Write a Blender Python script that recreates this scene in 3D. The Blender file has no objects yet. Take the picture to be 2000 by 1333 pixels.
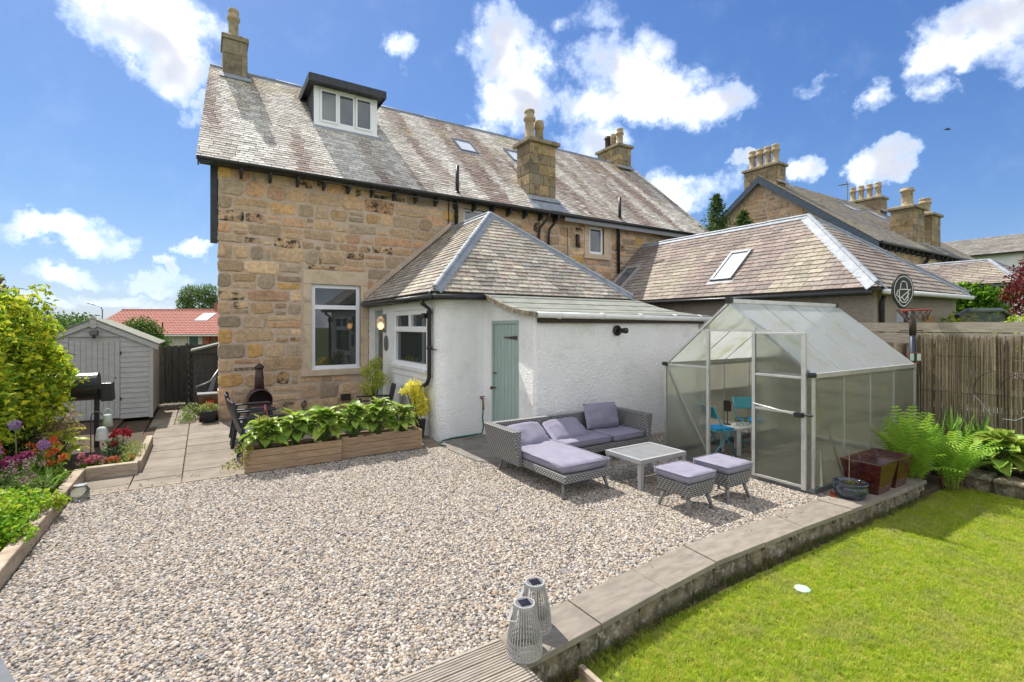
import bpy, math, random
import numpy as np
from mathutils import Vector, Matrix, noise as mn
random.seed(7); np.random.seed(7)
RA = math.radians
S = bpy.context.scene
C = S.collection
rnd = random.random
def ru(a, b): return random.uniform(a, b)

# ------------------------------------------------------------------ camera
# world axes follow the house: x along its rear wall, y into the house, z up; origin at the wall's left corner
CAM = Vector((-0.31, -13.31, 2.2))
cd = bpy.data.cameras.new('camera'); cam = bpy.data.objects.new('camera', cd); C.objects.link(cam)
cam.location = CAM; cam.rotation_euler = (RA(90), 0, RA(-32.28))
cd.sensor_width = 36; cd.lens = 955 / 2000 * 36; cd.shift_y = -28.5 / 2000
cd.clip_start = .05; cd.clip_end = 3000
S.camera = cam

# ------------------------------------------------------------------ light
SUN_EL, SUN_AZ = 54.5, -10.0          # azimuth from +y towards +x
SUN_STRENGTH, SKY_STRENGTH, EXPOSURE = 2.05, 0.05, 1.72
sd = bpy.data.lights.new('sun', 'SUN'); so = bpy.data.objects.new('sun', sd); C.objects.link(so)
sv = Vector((math.sin(RA(SUN_AZ)) * math.cos(RA(SUN_EL)), math.cos(RA(SUN_AZ)) * math.cos(RA(SUN_EL)), math.sin(RA(SUN_EL))))
so.rotation_euler = sv.to_track_quat('Z', 'Y').to_euler(); so.location = (0, 0, 30)
sd.energy = SUN_STRENGTH; sd.angle = RA(.55); sd.color = (1, .95, .87)
S.view_settings.view_transform = 'Standard'; S.view_settings.look = 'None'
S.view_settings.exposure = EXPOSURE; S.view_settings.gamma = 1

W = bpy.data.worlds.new('World'); S.world = W; W.use_nodes = True
class NT:
    """small helper for node trees"""
    def __init__(s, t): s.t = t; s.n = t.nodes; s.l = t.links
    def new(s, k, **kw):
        n = s.n.new(k)
        for a, b in kw.items(): setattr(n, a, b)
        return n
    def put(s, sock, v):
        if isinstance(v, bpy.types.NodeSocket): s.l.new(v, sock)
        else: sock.default_value = v
    def math(s, op, a, b=None, c=None, clamp=False):
        n = s.new('ShaderNodeMath', operation=op, use_clamp=clamp)
        s.put(n.inputs[0], a)
        if b is not None: s.put(n.inputs[1], b)
        if c is not None: s.put(n.inputs[2], c)
        return n.outputs[0]
    def vmath(s, op, a, b=None):
        n = s.new('ShaderNodeVectorMath', operation=op); s.put(n.inputs[0], a)
        if b is not None: s.put(n.inputs[1], b)
        return n.outputs['Value'] if op in ('LENGTH', 'DOT_PRODUCT') else n.outputs[0]
    def mix(s, f, a, b, blend='MIX'):
        n = s.new('ShaderNodeMix', data_type='RGBA', blend_type=blend)
        s.put(n.inputs[0], f); s.put(n.inputs[6], a); s.put(n.inputs[7], b); return n.outputs[2]
    def noise(s, vec, scale, detail=4, rough=.55, dist=0, out=0):
        n = s.new('ShaderNodeTexNoise'); n.inputs['Scale'].default_value = scale
        n.inputs['Detail'].default_value = detail; n.inputs['Roughness'].default_value = rough; n.inputs['Distortion'].default_value = dist
        if vec is not None: s.l.new(vec, n.inputs['Vector'])
        return n.outputs[out]
    def remap(s, v, a, b, c=0., d=1., smooth=True):
        n = s.new('ShaderNodeMapRange', interpolation_type='SMOOTHSTEP' if smooth else 'LINEAR')
        s.put(n.inputs[0], v); n.inputs[1].default_value = a; n.inputs[2].default_value = b
        n.inputs[3].default_value = c; n.inputs[4].default_value = d; return n.outputs[0]
def c4(c): return (c[0], c[1], c[2], 1)

w = NT(W.node_tree); w.n.clear()
wo = w.new('ShaderNodeOutputWorld'); bg = w.new('ShaderNodeBackground'); bg.inputs[1].default_value = 1
sky = w.new('ShaderNodeTexSky', sky_type='NISHITA', sun_disc=False)
sky.sun_elevation = RA(SUN_EL); sky.sun_rotation = RA(SUN_AZ); sky.air_density = 1.0; sky.dust_density = .5; sky.ozone_density = 3.0; sky.altitude = 300
hs = w.new('ShaderNodeHueSaturation'); hs.inputs['Saturation'].default_value = 1.12; hs.inputs['Value'].default_value = SKY_STRENGTH
w.l.new(sky.outputs[0], hs.inputs['Color'])
# soft shoulder so that the bright band near the horizon keeps its colour
tint = w.vmath('MULTIPLY', hs.outputs[0], (.51, .62, .97))
skyc = w.vmath('DIVIDE', tint, w.vmath('ADD', w.vmath('MULTIPLY', tint, (1.45, 1.5, 1.6)), (.72, .72, .72)))
gen = w.new('ShaderNodeTexCoord').outputs['Generated']
sx = w.new('ShaderNodeSeparateXYZ'); w.l.new(gen, sx.inputs[0])
az = w.math('ARCTAN2', sx.outputs[0], sx.outputs[1]); el = w.math('ARCSINE', sx.outputs[2])
cb = w.new('ShaderNodeCombineXYZ'); w.l.new(az, cb.inputs[0]); w.l.new(el, cb.inputs[1]); ae = cb.outputs[0]
warpn = w.noise(gen, 9, 5, .62, 0, 1)
warp = w.vmath('MULTIPLY', w.vmath('SUBTRACT', warpn, (.5, .5, .5)), (.17, .13, 0))
aew = w.vmath('ADD', ae, warp)
# cumulus banks: azimuth, elevation, half-width, half-height (degrees), weight
CLOUDS = [(-3.6,26.5,5.9,3.9,1.05),(-6.6,26.7,4,2.6,.95),(-2.8,23.5,3.2,2.5,.9),(-.7,20.2,1.5,1.3,.75),(20.5,28.6,1.5,1.9,.62),(30.8,29.8,4.5,4.1,1.05),(32.9,25.6,4.5,3.7,1),(29.9,22.4,3.6,1.1,.6),(34.7,28,3.6,3.3,.7),
          (45,27.9,6.3,3.2,1.05),(49.2,24.6,6,3.3,1.1),(42.4,24.3,5.8,2.9,1),(53.5,22.4,3.9,2.2,.95),(41.2,32,4.1,1.5,.6),(41.2,20.8,5.3,2.3,.7),(50.8,14.6,4.9,2.4,.95),(54,15.1,3.9,1.5,.75),(57,16.9,1.3,.9,.85),(63.2,15.6,2,1.5,1),(69,15,2.2,1.6,1.05),
          (69.2,21.1,1.8,1.7,.85),(74.3,23.8,3,2.8,1.05),(76.8,23.3,3.4,2.7,1.05),(73.6,20.4,1.7,1.4,.8),(77.4,21.3,2.1,1.7,.85),(63.1,22.6,2.7,.6,.45),(-9.4,7.8,5,1.3,1),(-6.4,7.4,2.6,1.3,.95),(-10.7,4.5,3.2,1,.8),(-4.3,4.3,2.9,1,.75),(-3.3,5.2,1,.9,.9),(-.8,6.7,1.7,.9,.85),(-12.3,2.1,2.7,.9,.6),(-5.9,2.5,4.5,.8,.55)]
acc = None
for a, e, ra_, re, wt in CLOUDS:
    ra_ *= 1.12; re *= 1.15
    n = w.new('ShaderNodeVectorMath', operation='MULTIPLY_ADD'); w.l.new(aew, n.inputs[0]); n.inputs[1].default_value = (1 / RA(ra_), 1 / RA(re), 0); n.inputs[2].default_value = (-a / ra_, -e / re, 0)
    v = w.math('MULTIPLY_ADD', w.vmath('DOT_PRODUCT', n.outputs[0], n.outputs[0]), -wt, wt)
    acc = v if acc is None else w.math('MAXIMUM', acc, v)
# denser unseen cloud outside the view, added as soft fill for the shade
fill_cloud = w.math('MULTIPLY', w.remap(w.noise(gen, 2.2, 2, .5), .34, .5), w.remap(w.math('ABSOLUTE', w.math('SUBTRACT', az, RA(33))), .95, 1.3))
acc = w.math('MAXIMUM', acc, fill_cloud)
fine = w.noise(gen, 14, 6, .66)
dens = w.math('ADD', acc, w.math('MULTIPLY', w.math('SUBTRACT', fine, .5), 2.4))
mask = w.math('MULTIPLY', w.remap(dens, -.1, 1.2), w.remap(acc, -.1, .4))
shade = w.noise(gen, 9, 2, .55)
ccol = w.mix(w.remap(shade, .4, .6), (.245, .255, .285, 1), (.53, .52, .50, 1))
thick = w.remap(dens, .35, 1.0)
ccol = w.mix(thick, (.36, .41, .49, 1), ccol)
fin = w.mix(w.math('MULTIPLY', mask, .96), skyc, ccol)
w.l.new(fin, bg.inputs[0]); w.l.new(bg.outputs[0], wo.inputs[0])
S.cycles.max_bounces = 6; S.cycles.diffuse_bounces = 3; S.cycles.glossy_bounces = 2; S.cycles.transmission_bounces = 5; S.cycles.transparent_max_bounces = 8
S.cycles.caustics_reflective = False; S.cycles.caustics_refractive = False
W.cycles.sampling_method = 'MANUAL'; W.cycles.sample_map_resolution = 512

# ------------------------------------------------------------------ materials
MATS = {}
def material(name, c1, c2=None, scale=6, rough=.75, bump=0, bscale=40, metal=0, attr=False, rand=0, stretch=(1, 1, 1),
             dark=None, dscale=3, damt=0, spec=.4, bdist=.01, sub=0, trans=0, coat=0, hue=0, det=5):
    """noise-mixed surface; attr multiplies by the mesh colour, rand varies the brightness per object"""
    m = bpy.data.materials.new(name); m.use_nodes = True; t = NT(m.node_tree)
    b = t.n['Principled BSDF']; tc = t.new('ShaderNodeTexCoord').outputs['Object']
    geo = t.new('ShaderNodeNewGeometry').outputs['Position']
    mp = t.new('ShaderNodeMapping'); t.l.new(geo, mp.inputs[0]); mp.inputs['Scale'].default_value = stretch
    vec = mp.outputs[0]
    col = c4(c1)
    if c2 is not None:
        col = t.mix(t.remap(t.noise(vec, scale, det, .6), .32, .68), c4(c1), c4(c2))
    if attr:
        at = t.new('ShaderNodeAttribute', attribute_name='col')
        col = t.mix(1, col, at.outputs['Color'], 'MULTIPLY')
        if attr == 'soot':
            n = t.noise(vec, 4.5, 6, .75)
            f = t.remap(t.math('ADD', n, t.math('MULTIPLY', at.outputs['Alpha'], .25)), .68, .84)
            col = t.mix(f, col, (.03, .026, .022, 1))
    if rand or hue:
        oi = t.new('ShaderNodeObjectInfo').outputs['Random']
        h = t.new('ShaderNodeHueSaturation')
        t.l.new(t.remap(oi, 0, 1, 1 - rand, 1 + rand, False), h.inputs['Value'])
        if hue: t.l.new(t.remap(t.math('FRACT', t.math('MULTIPLY', oi, 7.31)), 0, 1, .5 - hue, .5 + hue, False), h.inputs['Hue'])
        t.put(h.inputs['Color'], col); col = h.outputs[0]
    if damt:
        f = t.math('MULTIPLY', t.remap(t.noise(vec, dscale, 6, .65), .5, .72), damt)
        col = t.mix(f, col, c4(dark))
    t.put(b.inputs['Base Color'], col)
    b.inputs['Roughness'].default_value = rough; b.inputs['Metallic'].default_value = metal
    b.inputs['Specular IOR Level'].default_value = spec
    if coat: b.inputs['Coat Weight'].default_value = coat; b.inputs['Coat Roughness'].default_value = .08
    if bump:
        bn = t.new('ShaderNodeBump'); bn.inputs['Strength'].default_value = bump; bn.inputs['Distance'].default_value = bdist
        t.l.new(t.noise(vec, bscale, 6, .6), bn.inputs['Height']); t.l.new(bn.outputs[0], b.inputs['Normal'])
    if trans:                                             # thin leaves let some sun through
        tr = t.new('ShaderNodeBsdfTranslucent'); t.put(tr.inputs[0], col)
        ms = t.new('ShaderNodeMixShader'); ms.inputs[0].default_value = trans
        t.l.new(b.outputs[0], ms.inputs[1]); t.l.new(tr.outputs[0], ms.inputs[2])
        t.l.new(ms.outputs[0], t.n['Material Output'].inputs[0])
    MATS[name] = m
    return m

# ------------------------------------------------------------------ mesh helpers
class MB:
    def __init__(s): s.v = []; s.f = []; s.c = []; s.usec = False
    def add(s, vs, fs, col=None):
        o = len(s.v); s.v += [tuple(p) for p in vs]; s.f += [tuple(i + o for i in f) for f in fs]
        if col is not None: s.usec = True
        c = (1, 1, 1, 1) if col is None else (tuple(col) if len(col) == 4 else (col[0], col[1], col[2], 0))
        s.c += [c] * len(vs); return s
    def box(s, x0, x1, y0, y1, z0, z1, col=None):
        return s.add([(x0, y0, z0), (x1, y0, z0), (x1, y1, z0), (x0, y1, z0), (x0, y0, z1), (x1, y0, z1), (x1, y1, z1), (x0, y1, z1)],
                     [(0, 3, 2, 1), (4, 5, 6, 7), (0, 1, 5, 4), (1, 2, 6, 5), (2, 3, 7, 6), (3, 0, 4, 7)], col)
    def frus(s, b, t, z0, z1, col=None):                 # b,t: (x0,x1,y0,y1)
        return s.add([(b[0], b[2], z0), (b[1], b[2], z0), (b[1], b[3], z0), (b[0], b[3], z0), (t[0], t[2], z1), (t[1], t[2], z1), (t[1], t[3], z1), (t[0], t[3], z1)],
                     [(0, 3, 2, 1), (4, 5, 6, 7), (0, 1, 5, 4), (1, 2, 6, 5), (2, 3, 7, 6), (3, 0, 4, 7)], col)
    def bar(s, p, q, wd, th, up=(0, 0, 1), col=None):    # rectangular bar p->q
        p = Vector(p); q = Vector(q); d = (q - p).normalized(); up = Vector(up)
        if abs(d.dot(up)) > .98: up = Vector((0, 1, 0))
        a = d.cross(up).normalized() * wd / 2; b = a.cross(d).normalized() * th / 2
        vs = [p - a - b, p + a - b, p + a + b, p - a + b, q - a - b, q + a - b, q + a + b, q - a + b]
        return s.add(vs, [(0, 3, 2, 1), (4, 5, 6, 7), (0, 1, 5, 4), (1, 2, 6, 5), (2, 3, 7, 6), (3, 0, 4, 7)], col)
    def tube(s, pts, r, n=8, col=None, caps=True):
        pts = [Vector(p) for p in pts]; rs = r if isinstance(r, (list, tuple)) else [r] * len(pts)
        vs = []; fs = []; prev = None
        for i, p in enumerate(pts):
            d = (pts[min(i + 1, len(pts) - 1)] - pts[max(i - 1, 0)]).normalized()
            a = prev if prev is not None else (Vector((0, 0, 1)) if abs(d.z) < .9 else Vector((1, 0, 0)))
            a = (a - d * a.dot(d)).normalized(); prev = a; b = d.cross(a)
            for k in range(n):
                t = 2 * math.pi * k / n; vs.append(p + (a * math.cos(t) + b * math.sin(t)) * rs[i])
        for i in range(len(pts) - 1):
            for k in range(n):
                fs.append((i * n + k, i * n + (k + 1) % n, (i + 1) * n + (k + 1) % n, (i + 1) * n + k))
        if caps: fs += [tuple(range(n))[::-1], tuple(range((len(pts) - 1) * n, len(pts) * n))]
        return s.add(vs, fs, col)
    def lathe(s, c, prof, n=16, col=None, caps=True):    # prof: (r,z) upward
        vs = [(c[0] + r * math.cos(2 * math.pi * k / n), c[1] + r * math.sin(2 * math.pi * k / n), c[2] + z) for r, z in prof for k in range(n)]
        fs = [(i * n + k, i * n + (k + 1) % n, (i + 1) * n + (k + 1) % n, (i + 1) * n + k) for i in range(len(prof) - 1) for k in range(n)]
        if caps: fs += [tuple(range(n))[::-1], tuple(range((len(prof) - 1) * n, len(prof) * n))]
        return s.add(vs, fs, col)
    def ext(s, poly, vec, col=None):                     # extrude a planar polygon
        n = len(poly); vec = Vector(vec); P = [Vector(p) for p in poly]
        nn = Vector((0, 0, 0))
        for i in range(n): nn += P[i].cross(P[(i + 1) % n])
        if nn.dot(vec) > 0: P = P[::-1]
        return s.add(P + [p + vec for p in P], [tuple(range(n)), tuple(range(2 * n - 1, n - 1, -1))] + [(i, n + i, n + (i + 1) % n, (i + 1) % n) for i in range(n)], col)
def origin(o):
    v = Vector((0, 0, 0))
    while o is not None: v = v + o.location; o = o.parent
    return v
def mesh_of(mb, name, mat, smooth=False):
    me = bpy.data.meshes.new(name); me.from_pydata(mb.v, [], mb.f)
    if mb.usec:
        a = me.attributes.new('col', 'FLOAT_COLOR', 'POINT'); a.data.foreach_set('color', [x for c in mb.c for x in c])
    if smooth: me.polygons.foreach_set('use_smooth', [True] * len(me.polygons))
    me.materials.append(MATS[mat] if isinstance(mat, str) else mat); me.update()
    return me
def part(mb, name, mat, parent=None, smooth=False, bevel=0, local=False, kind=None, seg=2, label=None):
    """link the collected shapes as one mesh; shapes are in world coordinates unless local"""
    if parent is not None and not local:
        o = origin(parent); mb.v = [(p[0] - o.x, p[1] - o.y, p[2] - o.z) for p in mb.v]
    ob = bpy.data.objects.new(name, mesh_of(mb, name, mat, smooth)); C.objects.link(ob); ob.parent = parent
    if bevel:
        bv = ob.modifiers.new('bevel', 'BEVEL'); bv.width = bevel; bv.segments = seg; bv.limit_method = 'ANGLE'
    if kind: ob['kind'] = kind
    if label: ob['label'] = label
    return ob
def put(me, name, parent, loc=(0, 0, 0), rot=(0, 0, 0), sc=(1, 1, 1)):
    o = bpy.data.objects.new(name, me); C.objects.link(o); o.parent = parent
    o.location = loc; o.rotation_euler = rot; o.scale = sc; return o
def tag(o, label, cat, group=None):
    o['label'] = label; o['category'] = cat
    if group: o['group'] = group
    return o
def thing(name, label, cat, loc=(0, 0, 0), rz=0, group=None):
    o = bpy.data.objects.new(name, None); C.objects.link(o); o.location = loc; o.rotation_euler = (0, 0, rz); o.empty_display_size = .2
    return tag(o, label, cat, group)
def copy_tree(o, parent=None):
    c = o.copy(); C.objects.link(c); c.parent = parent
    for ch in list(o.children): copy_tree(ch, c)
    return c
def wall_holes(mb, ax, const, a0, a1, z0, z1, holes, depth, col=None):
    """wall slab: ax 'x' runs along x at y=const (depth to +y); ax 'y' runs along y at x=const (depth to +x)"""
    A = sorted({a0, a1} | {h[0] for h in holes} | {h[1] for h in holes}); Z = sorted({z0, z1} | {h[2] for h in holes} | {h[3] for h in holes})
    A = [a for a in A if a0 <= a <= a1]; Z = [z for z in Z if z0 <= z <= z1]
    def inh(a, z): return any(h[0] < a < h[1] and h[2] < z < h[3] for h in holes)
    def P(a, d, z): return (a, const + d, z) if ax == 'x' else (const + d, a, z)
    def q(p): mb.add(p, [(0, 1, 2, 3)], col)
    for i in range(len(A) - 1):
        for j in range(len(Z) - 1):
            if not inh((A[i] + A[i + 1]) / 2, (Z[j] + Z[j + 1]) / 2):
                for d in (0, depth): q([P(A[i], d, Z[j]), P(A[i + 1], d, Z[j]), P(A[i + 1], d, Z[j + 1]), P(A[i], d, Z[j + 1])])
    for h in list(holes) + [(a0, a1, z0, z1)]:
        for (p, r) in [((h[0], h[2]), (h[1], h[2])), ((h[1], h[2]), (h[1], h[3])), ((h[1], h[3]), (h[0], h[3])), ((h[0], h[3]), (h[0], h[2]))]:
            q([P(p[0], 0, p[1]), P(r[0], 0, r[1]), P(r[0], depth, r[1]), P(p[0], depth, p[1])])
    return mb
def clip(poly, conv):
    """Sutherland-Hodgman: clip 2-D polygon by a counter-clockwise convex polygon"""
    out = poly
    for i in range(len(conv)):
        a, b = conv[i], conv[(i + 1) % len(conv)]; inp = out; out = []
        if not inp: return []
        def side(p): return (b[0] - a[0]) * (p[1] - a[1]) - (b[1] - a[1]) * (p[0] - a[0])
        for j in range(len(inp)):
            p, q_ = inp[j], inp[(j + 1) % len(inp)]; sp, sq = side(p), side(q_)
            if sp >= 0: out.append(p)
            if (sp >= 0) != (sq >= 0):
                t = sp / (sp - sq); out.append((p[0] + (q_[0] - p[0]) * t, p[1] + (q_[1] - p[1]) * t))
    return out
def nz(*p): return mn.noise(Vector(p))
def slate_roof(parent, O, X, Y, poly, sw, ex, cfun, mat, holes=(), nind=300, th=.011, name='slate', skew=.0):
    """courses of single slates over the convex polygon (roof-plane coordinates); nearest nind are objects, the rest one part"""
    O = Vector(O); X = Vector(X).normalized(); Y = Vector(Y).normalized(); N = X.cross(Y)
    xs = [p[0] for p in poly]; ys = [p[1] for p in poly]; L = []
    y = min(ys) - .02; row = 0
    while y < max(ys):
        e = ex * ru(.93, 1.07); x = min(xs) - ru(0, sw)
        while x < max(xs):
            wd = sw * ru(.7, 1.25); cxm, cym = x + wd / 2, y + e / 2
            j1, j2 = ru(-.012, .012), ru(-.012, .012)
            r = [(x + .006, y + j1), (x + wd - .006, y + j2), (x + wd - .006 + skew, y + e * 1.6), (x + .006 + skew, y + e * 1.6)]
            if not any(h[0] < cxm < h[1] and h[2] < cym < h[3] for h in holes):
                pl = clip(r, poly)
                if len(pl) >= 3 and max(p[1] for p in pl) - min(p[1] for p in pl) > .03: L.append((pl, y, e, cxm, cym))
            x += wd
        y += e; row += 1
    L.sort(key=lambda s: ((O + X * s[3] + Y * s[4]) - CAM).length)
    rest = MB(); base = .012; org = origin(parent)
    for i, (pl, y, e, a, b) in enumerate(L):
        lf = ru(0, .005)
        top = [O + X * p[0] + Y * p[1] + N * (base + lf + th * 1.7 * (1 - (p[1] - y) / (1.6 * e))) for p in pl]
        bot = [p - N * th for p in top]; n = len(pl)
        fs = [tuple(range(n))] + [(k, n + k, n + (k + 1) % n, (k + 1) % n) for k in range(n)]
        col = cfun(a, b)
        if i < nind:
            m = MB().add(top + bot, fs, col); part(m, name, mat, parent)
        else: rest.add(top + bot, fs, col)
    if rest.v: part(rest, 'slates', mat, parent, kind='stuff')
def stone_mesh(mb, P, x0, x1, z0, z1, col, proud=.02, jit=.02, back=.03):
    """one rough stone in a wall; P(a, d, z) maps wall coordinates, d towards the viewer"""
    w_, h_ = x1 - x0, z1 - z0; c = min(w_, h_) * ru(.12, .26)
    base = [(x0 + c, z0), ((x0 + x1) / 2, z0), (x1 - c, z0), (x1, z0 + c), (x1, z1 - c), (x1 - c, z1), ((x0 + x1) / 2, z1), (x0 + c, z1), (x0, z1 - c), (x0, z0 + c)]
    jit = min(jit, min(w_, h_) * .13)
    base = [(a + ru(-jit, jit), z + ru(-jit, jit)) for a, z in base]
    cxm, czm = (x0 + x1) / 2, (z0 + z1) / 2; n = len(base)
    r1 = [P(a, -back, z) for a, z in base]
    r2 = [P(a, proud * .55 * ru(.6, 1.2), z) for a, z in base]
    k = 1 - .05 / max(min(w_, h_), .12)
    r3 = [P(cxm + (a - cxm) * k, proud * ru(.75, 1.25), czm + (z - czm) * k) for a, z in base]
    fs = [(i, (i + 1) % n, n + (i + 1) % n, n + i) for i in range(n)] + [(n + i, n + (i + 1) % n, 2 * n + (i + 1) % n, 2 * n + i) for i in range(n)]
    cen = P(cxm, proud * ru(.9, 1.4), czm)
    fs += [(2 * n + i, 2 * n + (i + 1) % n, 3 * n) for i in range(n)]
    mb.add(r1 + r2 + r3 + [cen], fs, col); return mb
STONE = [((.56, .44, .31), 6), ((.50, .41, .305), 7), ((.45, .39, .31), 5), ((.58, .42, .25), 1), ((.58, .42, .31), 4), ((.64, .53, .39), 4), ((.54, .38, .26), 2), ((.41, .37, .31), 3), ((.62, .44, .2), 1)]
SP = [c for c, k in STONE for _ in range(k)]
def stone_col():
    c = random.choice(SP); k = ru(.72, 1.18); return (c[0] * k * 1.24, c[1] * k * 1.07, c[2] * k * .89, ru(.8, 1.0) if rnd() < .1 else ru(0, .3))
def rubble(a0, a1, z0, z1, holes=(), keep=None, hs=(.2, .36), ws=(.22, .72), quoin=False):
    """rects of random-coursed rubble"""
    out = []; z = z0; row = 0
    while z < z1 - .08:
        h = min(ru(*hs), z1 - z); h = z1 - z if z1 - z - h < .12 else h
        a = a0; first = True
        while a < a1 - .06:
            wd = ru(*ws) * (1.15 if h > .28 else .9)
            if first and quoin: wd = (.52, .27)[row % 2] * ru(.9, 1.1)
            b = min(a + wd, a1); b = a1 if a1 - b < .12 else b
            g = ru(.014, .034); subs = [(a, b, z, z + h)]
            if not first and h > .25 and rnd() < .3: m = z + h * ru(.4, .6); subs = [(a, b, z, m), (a, b, m, z + h)]
            elif not first and rnd() < .16 and b - a > .4: m = a + (b - a) * ru(.6, .75); q_ = z + h * ru(.4, .6); subs = [(a, m, z, z + h), (m, b, z, q_), (m, b, q_, z + h)]
            for (p, q2, r, s_) in subs:
                dz1, dz2 = (0, 0) if first and quoin else (ru(-.02, .02), ru(-.02, .02))
                st = [p + g, q2 - g, r + g + dz1, s_ - g + dz2]
                ok = True
                for hh in holes:
                    if st[0] < hh[1] and st[1] > hh[0] and st[2] < hh[3] and st[3] > hh[2]:
                        if st[0] < hh[0] - .1: st[1] = hh[0] - .012
                        elif st[1] > hh[1] + .1: st[0] = hh[1] + .012
                        elif st[2] < hh[2] - .1: st[3] = hh[2] - .012
                        elif st[3] > hh[3] + .1: st[2] = hh[3] + .012
                        else: ok = False; break
                if ok and st[1] - st[0] > .06 and st[3] - st[2] > .06 and (keep is None or keep(st)): out.append(st)
            a = b; first = False
        z += h; row += 1
    return out
def leaf_cloud(n, centre_fn, size, aspect=.55, fold=.25, tilt=.9, cols=None, seed=1, up=.35):
    """n single leaves (two folded quads each) as one MB-like numpy mesh"""
    rs = np.random.RandomState(seed)
    P = np.array([centre_fn(rs) for _ in range(n)])
    s = size * rs.uniform(.45, 1.35, n)[:, None]
    d = rs.normal(size=(n, 3)); d[:, 2] *= tilt; d /= np.linalg.norm(d, axis=1)[:, None]
    nn = rs.normal(size=(n, 3)); nn[:, 2] = np.abs(nn[:, 2]) + up; nn -= d * (nn * d).sum(1)[:, None]; nn /= np.linalg.norm(nn, axis=1)[:, None]
    t = np.cross(nn, d) * aspect
    a = P; m = P + d * s * .5 - nn * s * .04; e = P + d * s - nn * s * .16
    l = P + d * s * .45 + t * s * .5 + nn * s * fold * aspect; r = P + d * s * .45 - t * s * .5 + nn * s * fold * aspect
    V = np.stack([a, l, e, r, m], 1).reshape(-1, 3)
    F = [(5 * i, 5 * i + 4, 5 * i + 2, 5 * i + 1) for i in range(n)] + [(5 * i, 5 * i + 3, 5 * i + 2, 5 * i + 4) for i in range(n)]
    mb = MB(); mb.v = [tuple(p) for p in V.tolist()]; mb.f = F
    if cols is not None:
        mb.usec = True; k = rs.randint(0, len(cols), n); j = rs.uniform(.75, 1.2, n)
        mb.c = [(cols[k[i]][0] * j[i], cols[k[i]][1] * j[i], cols[k[i]][2] * j[i], 1) for i in range(n) for _ in range(5)]
    else: mb.c = [(1, 1, 1, 1)] * (5 * n)
    return mb
def lumps(L, shell=.55):
    """point sampler over ellipsoids (x,y,z,rx,ry,rz), denser towards the skin"""
    wts = np.array([l[3] * l[4] + l[4] * l[5] + l[3] * l[5] for l in L]); wts = wts / wts.sum(); cum = np.cumsum(wts)
    def f(rs):
        l = L[min(int(np.searchsorted(cum, rs.rand())), len(L) - 1)]; d = rs.normal(size=3); d /= np.linalg.norm(d)
        k = rs.uniform(shell, 1.05) ** .7
        k *= 1 + .22 * nz(l[0] + d[0] * 2.1, l[1] + d[1] * 2.1, d[2] * 2.1)
        return (l[0] + d[0] * l[3] * k, l[1] + d[1] * l[4] * k, max(l[2] + d[2] * l[5] * k, .02 if l[2] > 0 else -9))
    return f
# ------------------------------------------------------------------ material list
material('mortar', (.63, .495, .38), (.52, .405, .305), 5, .95, .8, 45, bdist=.012, dark=(.25, .2, .15), dscale=1.1, damt=.4)
material('stone', (1, 1, 1), (.72, .7, .68), 14, .92, .9, 30, attr='soot', bdist=.016, dark=(.2, .16, .115), dscale=2.2, damt=.5)
material('dressed', (.68, .54, .38), (.6, .47, .325), 4, .9, .35, 60, dark=(.2, .16, .11), dscale=3, damt=.4)
material('chimney_stone', (1.0, .95, .9), (.7, .66, .62), 10, .95, .8, 30, attr=True, dark=(.1, .088, .07), dscale=3.2, damt=.9, bdist=.012)
material('pot_clay', (.5, .37, .23), (.34, .29, .19), 7, .85, .3, 40, dark=(.12, .1, .06), dscale=5, damt=.8)
material('slate', (1, 1, 1), (.66, .65, .63), 16, .85, .6, 50, attr=True, spec=.2, dark=(.35, .34, .26), dscale=9, damt=.3)
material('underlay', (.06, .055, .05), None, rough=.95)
material('lead', (.3, .325, .36), (.22, .245, .28), 6, .6, .2, 14, metal=.1, dark=(.42, .43, .44), dscale=7, damt=.4, spec=.5)
material('black_plastic', (.016, .017, .018), (.028, .028, .028), 8, .38, .1, 30)
material('dark_timber', (.035, .04, .048), (.055, .06, .07), 9, .6, .2, 30)
material('white_upvc', (.88, .89, .9), None, rough=.3, spec=.5)
material('white_harl', (.93, .925, .905), (.88, .875, .855), 2.0, .9, 1.0, 24, bdist=.035, dark=(.66, .64, .585), dscale=1.6, damt=.5)
material('white_paint', (.74, .74, .72), (.66, .66, .64), 5, .6, .1, 20)
material('sage_paint', (.36, .45, .41), (.31, .4, .365), 5, .55, .15, 60, stretch=(3, 3, .5), dark=(.2, .23, .19), dscale=3, damt=.3)
material('felt', (.27, .28, .24), (.2, .21, .18), 3, .95, .5, 200, dark=(.36, .36, .28), dscale=4, damt=.5)
material('iron', (.03, .028, .026), (.07, .04, .025), 20, .6, .3, 60)
material('rust', (.2, .1, .04), (.1, .055, .03), 20, .8, .3, 60)
material('roughcast', (.42, .36, .29), (.3, .255, .21), 30, .95, .9, 75, bdist=.02, dark=(.12, .1, .085), dscale=1.4, damt=.5)
material('gravel_bed', (.16, .14, .12), (.09, .08, .07), 60, .95, .6, 90)
material('soil', (.06, .04, .026), (.1, .07, .045), 14, .95, .8, 30, bdist=.03)
material('lawn_soil', (.28, .31, .03), (.36, .36, .06), 6, .95, .5, 80)
material('slate_grey', (.09, .1, .115), (.07, .08, .09), 12, .6, .2, 40)
material('far_grass', (.07, .11, .025), (.1, .13, .04), .8, .95)
material('paving', (.26, .22, .175), (.195, .164, .13), 3.2, .9, .35, 120, rand=.1, dark=(.13, .115, .09), dscale=2.0, damt=.5)
material('coping', (.28, .245, .2), (.205, .178, .146), 5, .88, .4, 50, rand=.1, stretch=(1, 2.5, 1), dark=(.2, .17, .13), dscale=6, damt=.4)
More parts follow.
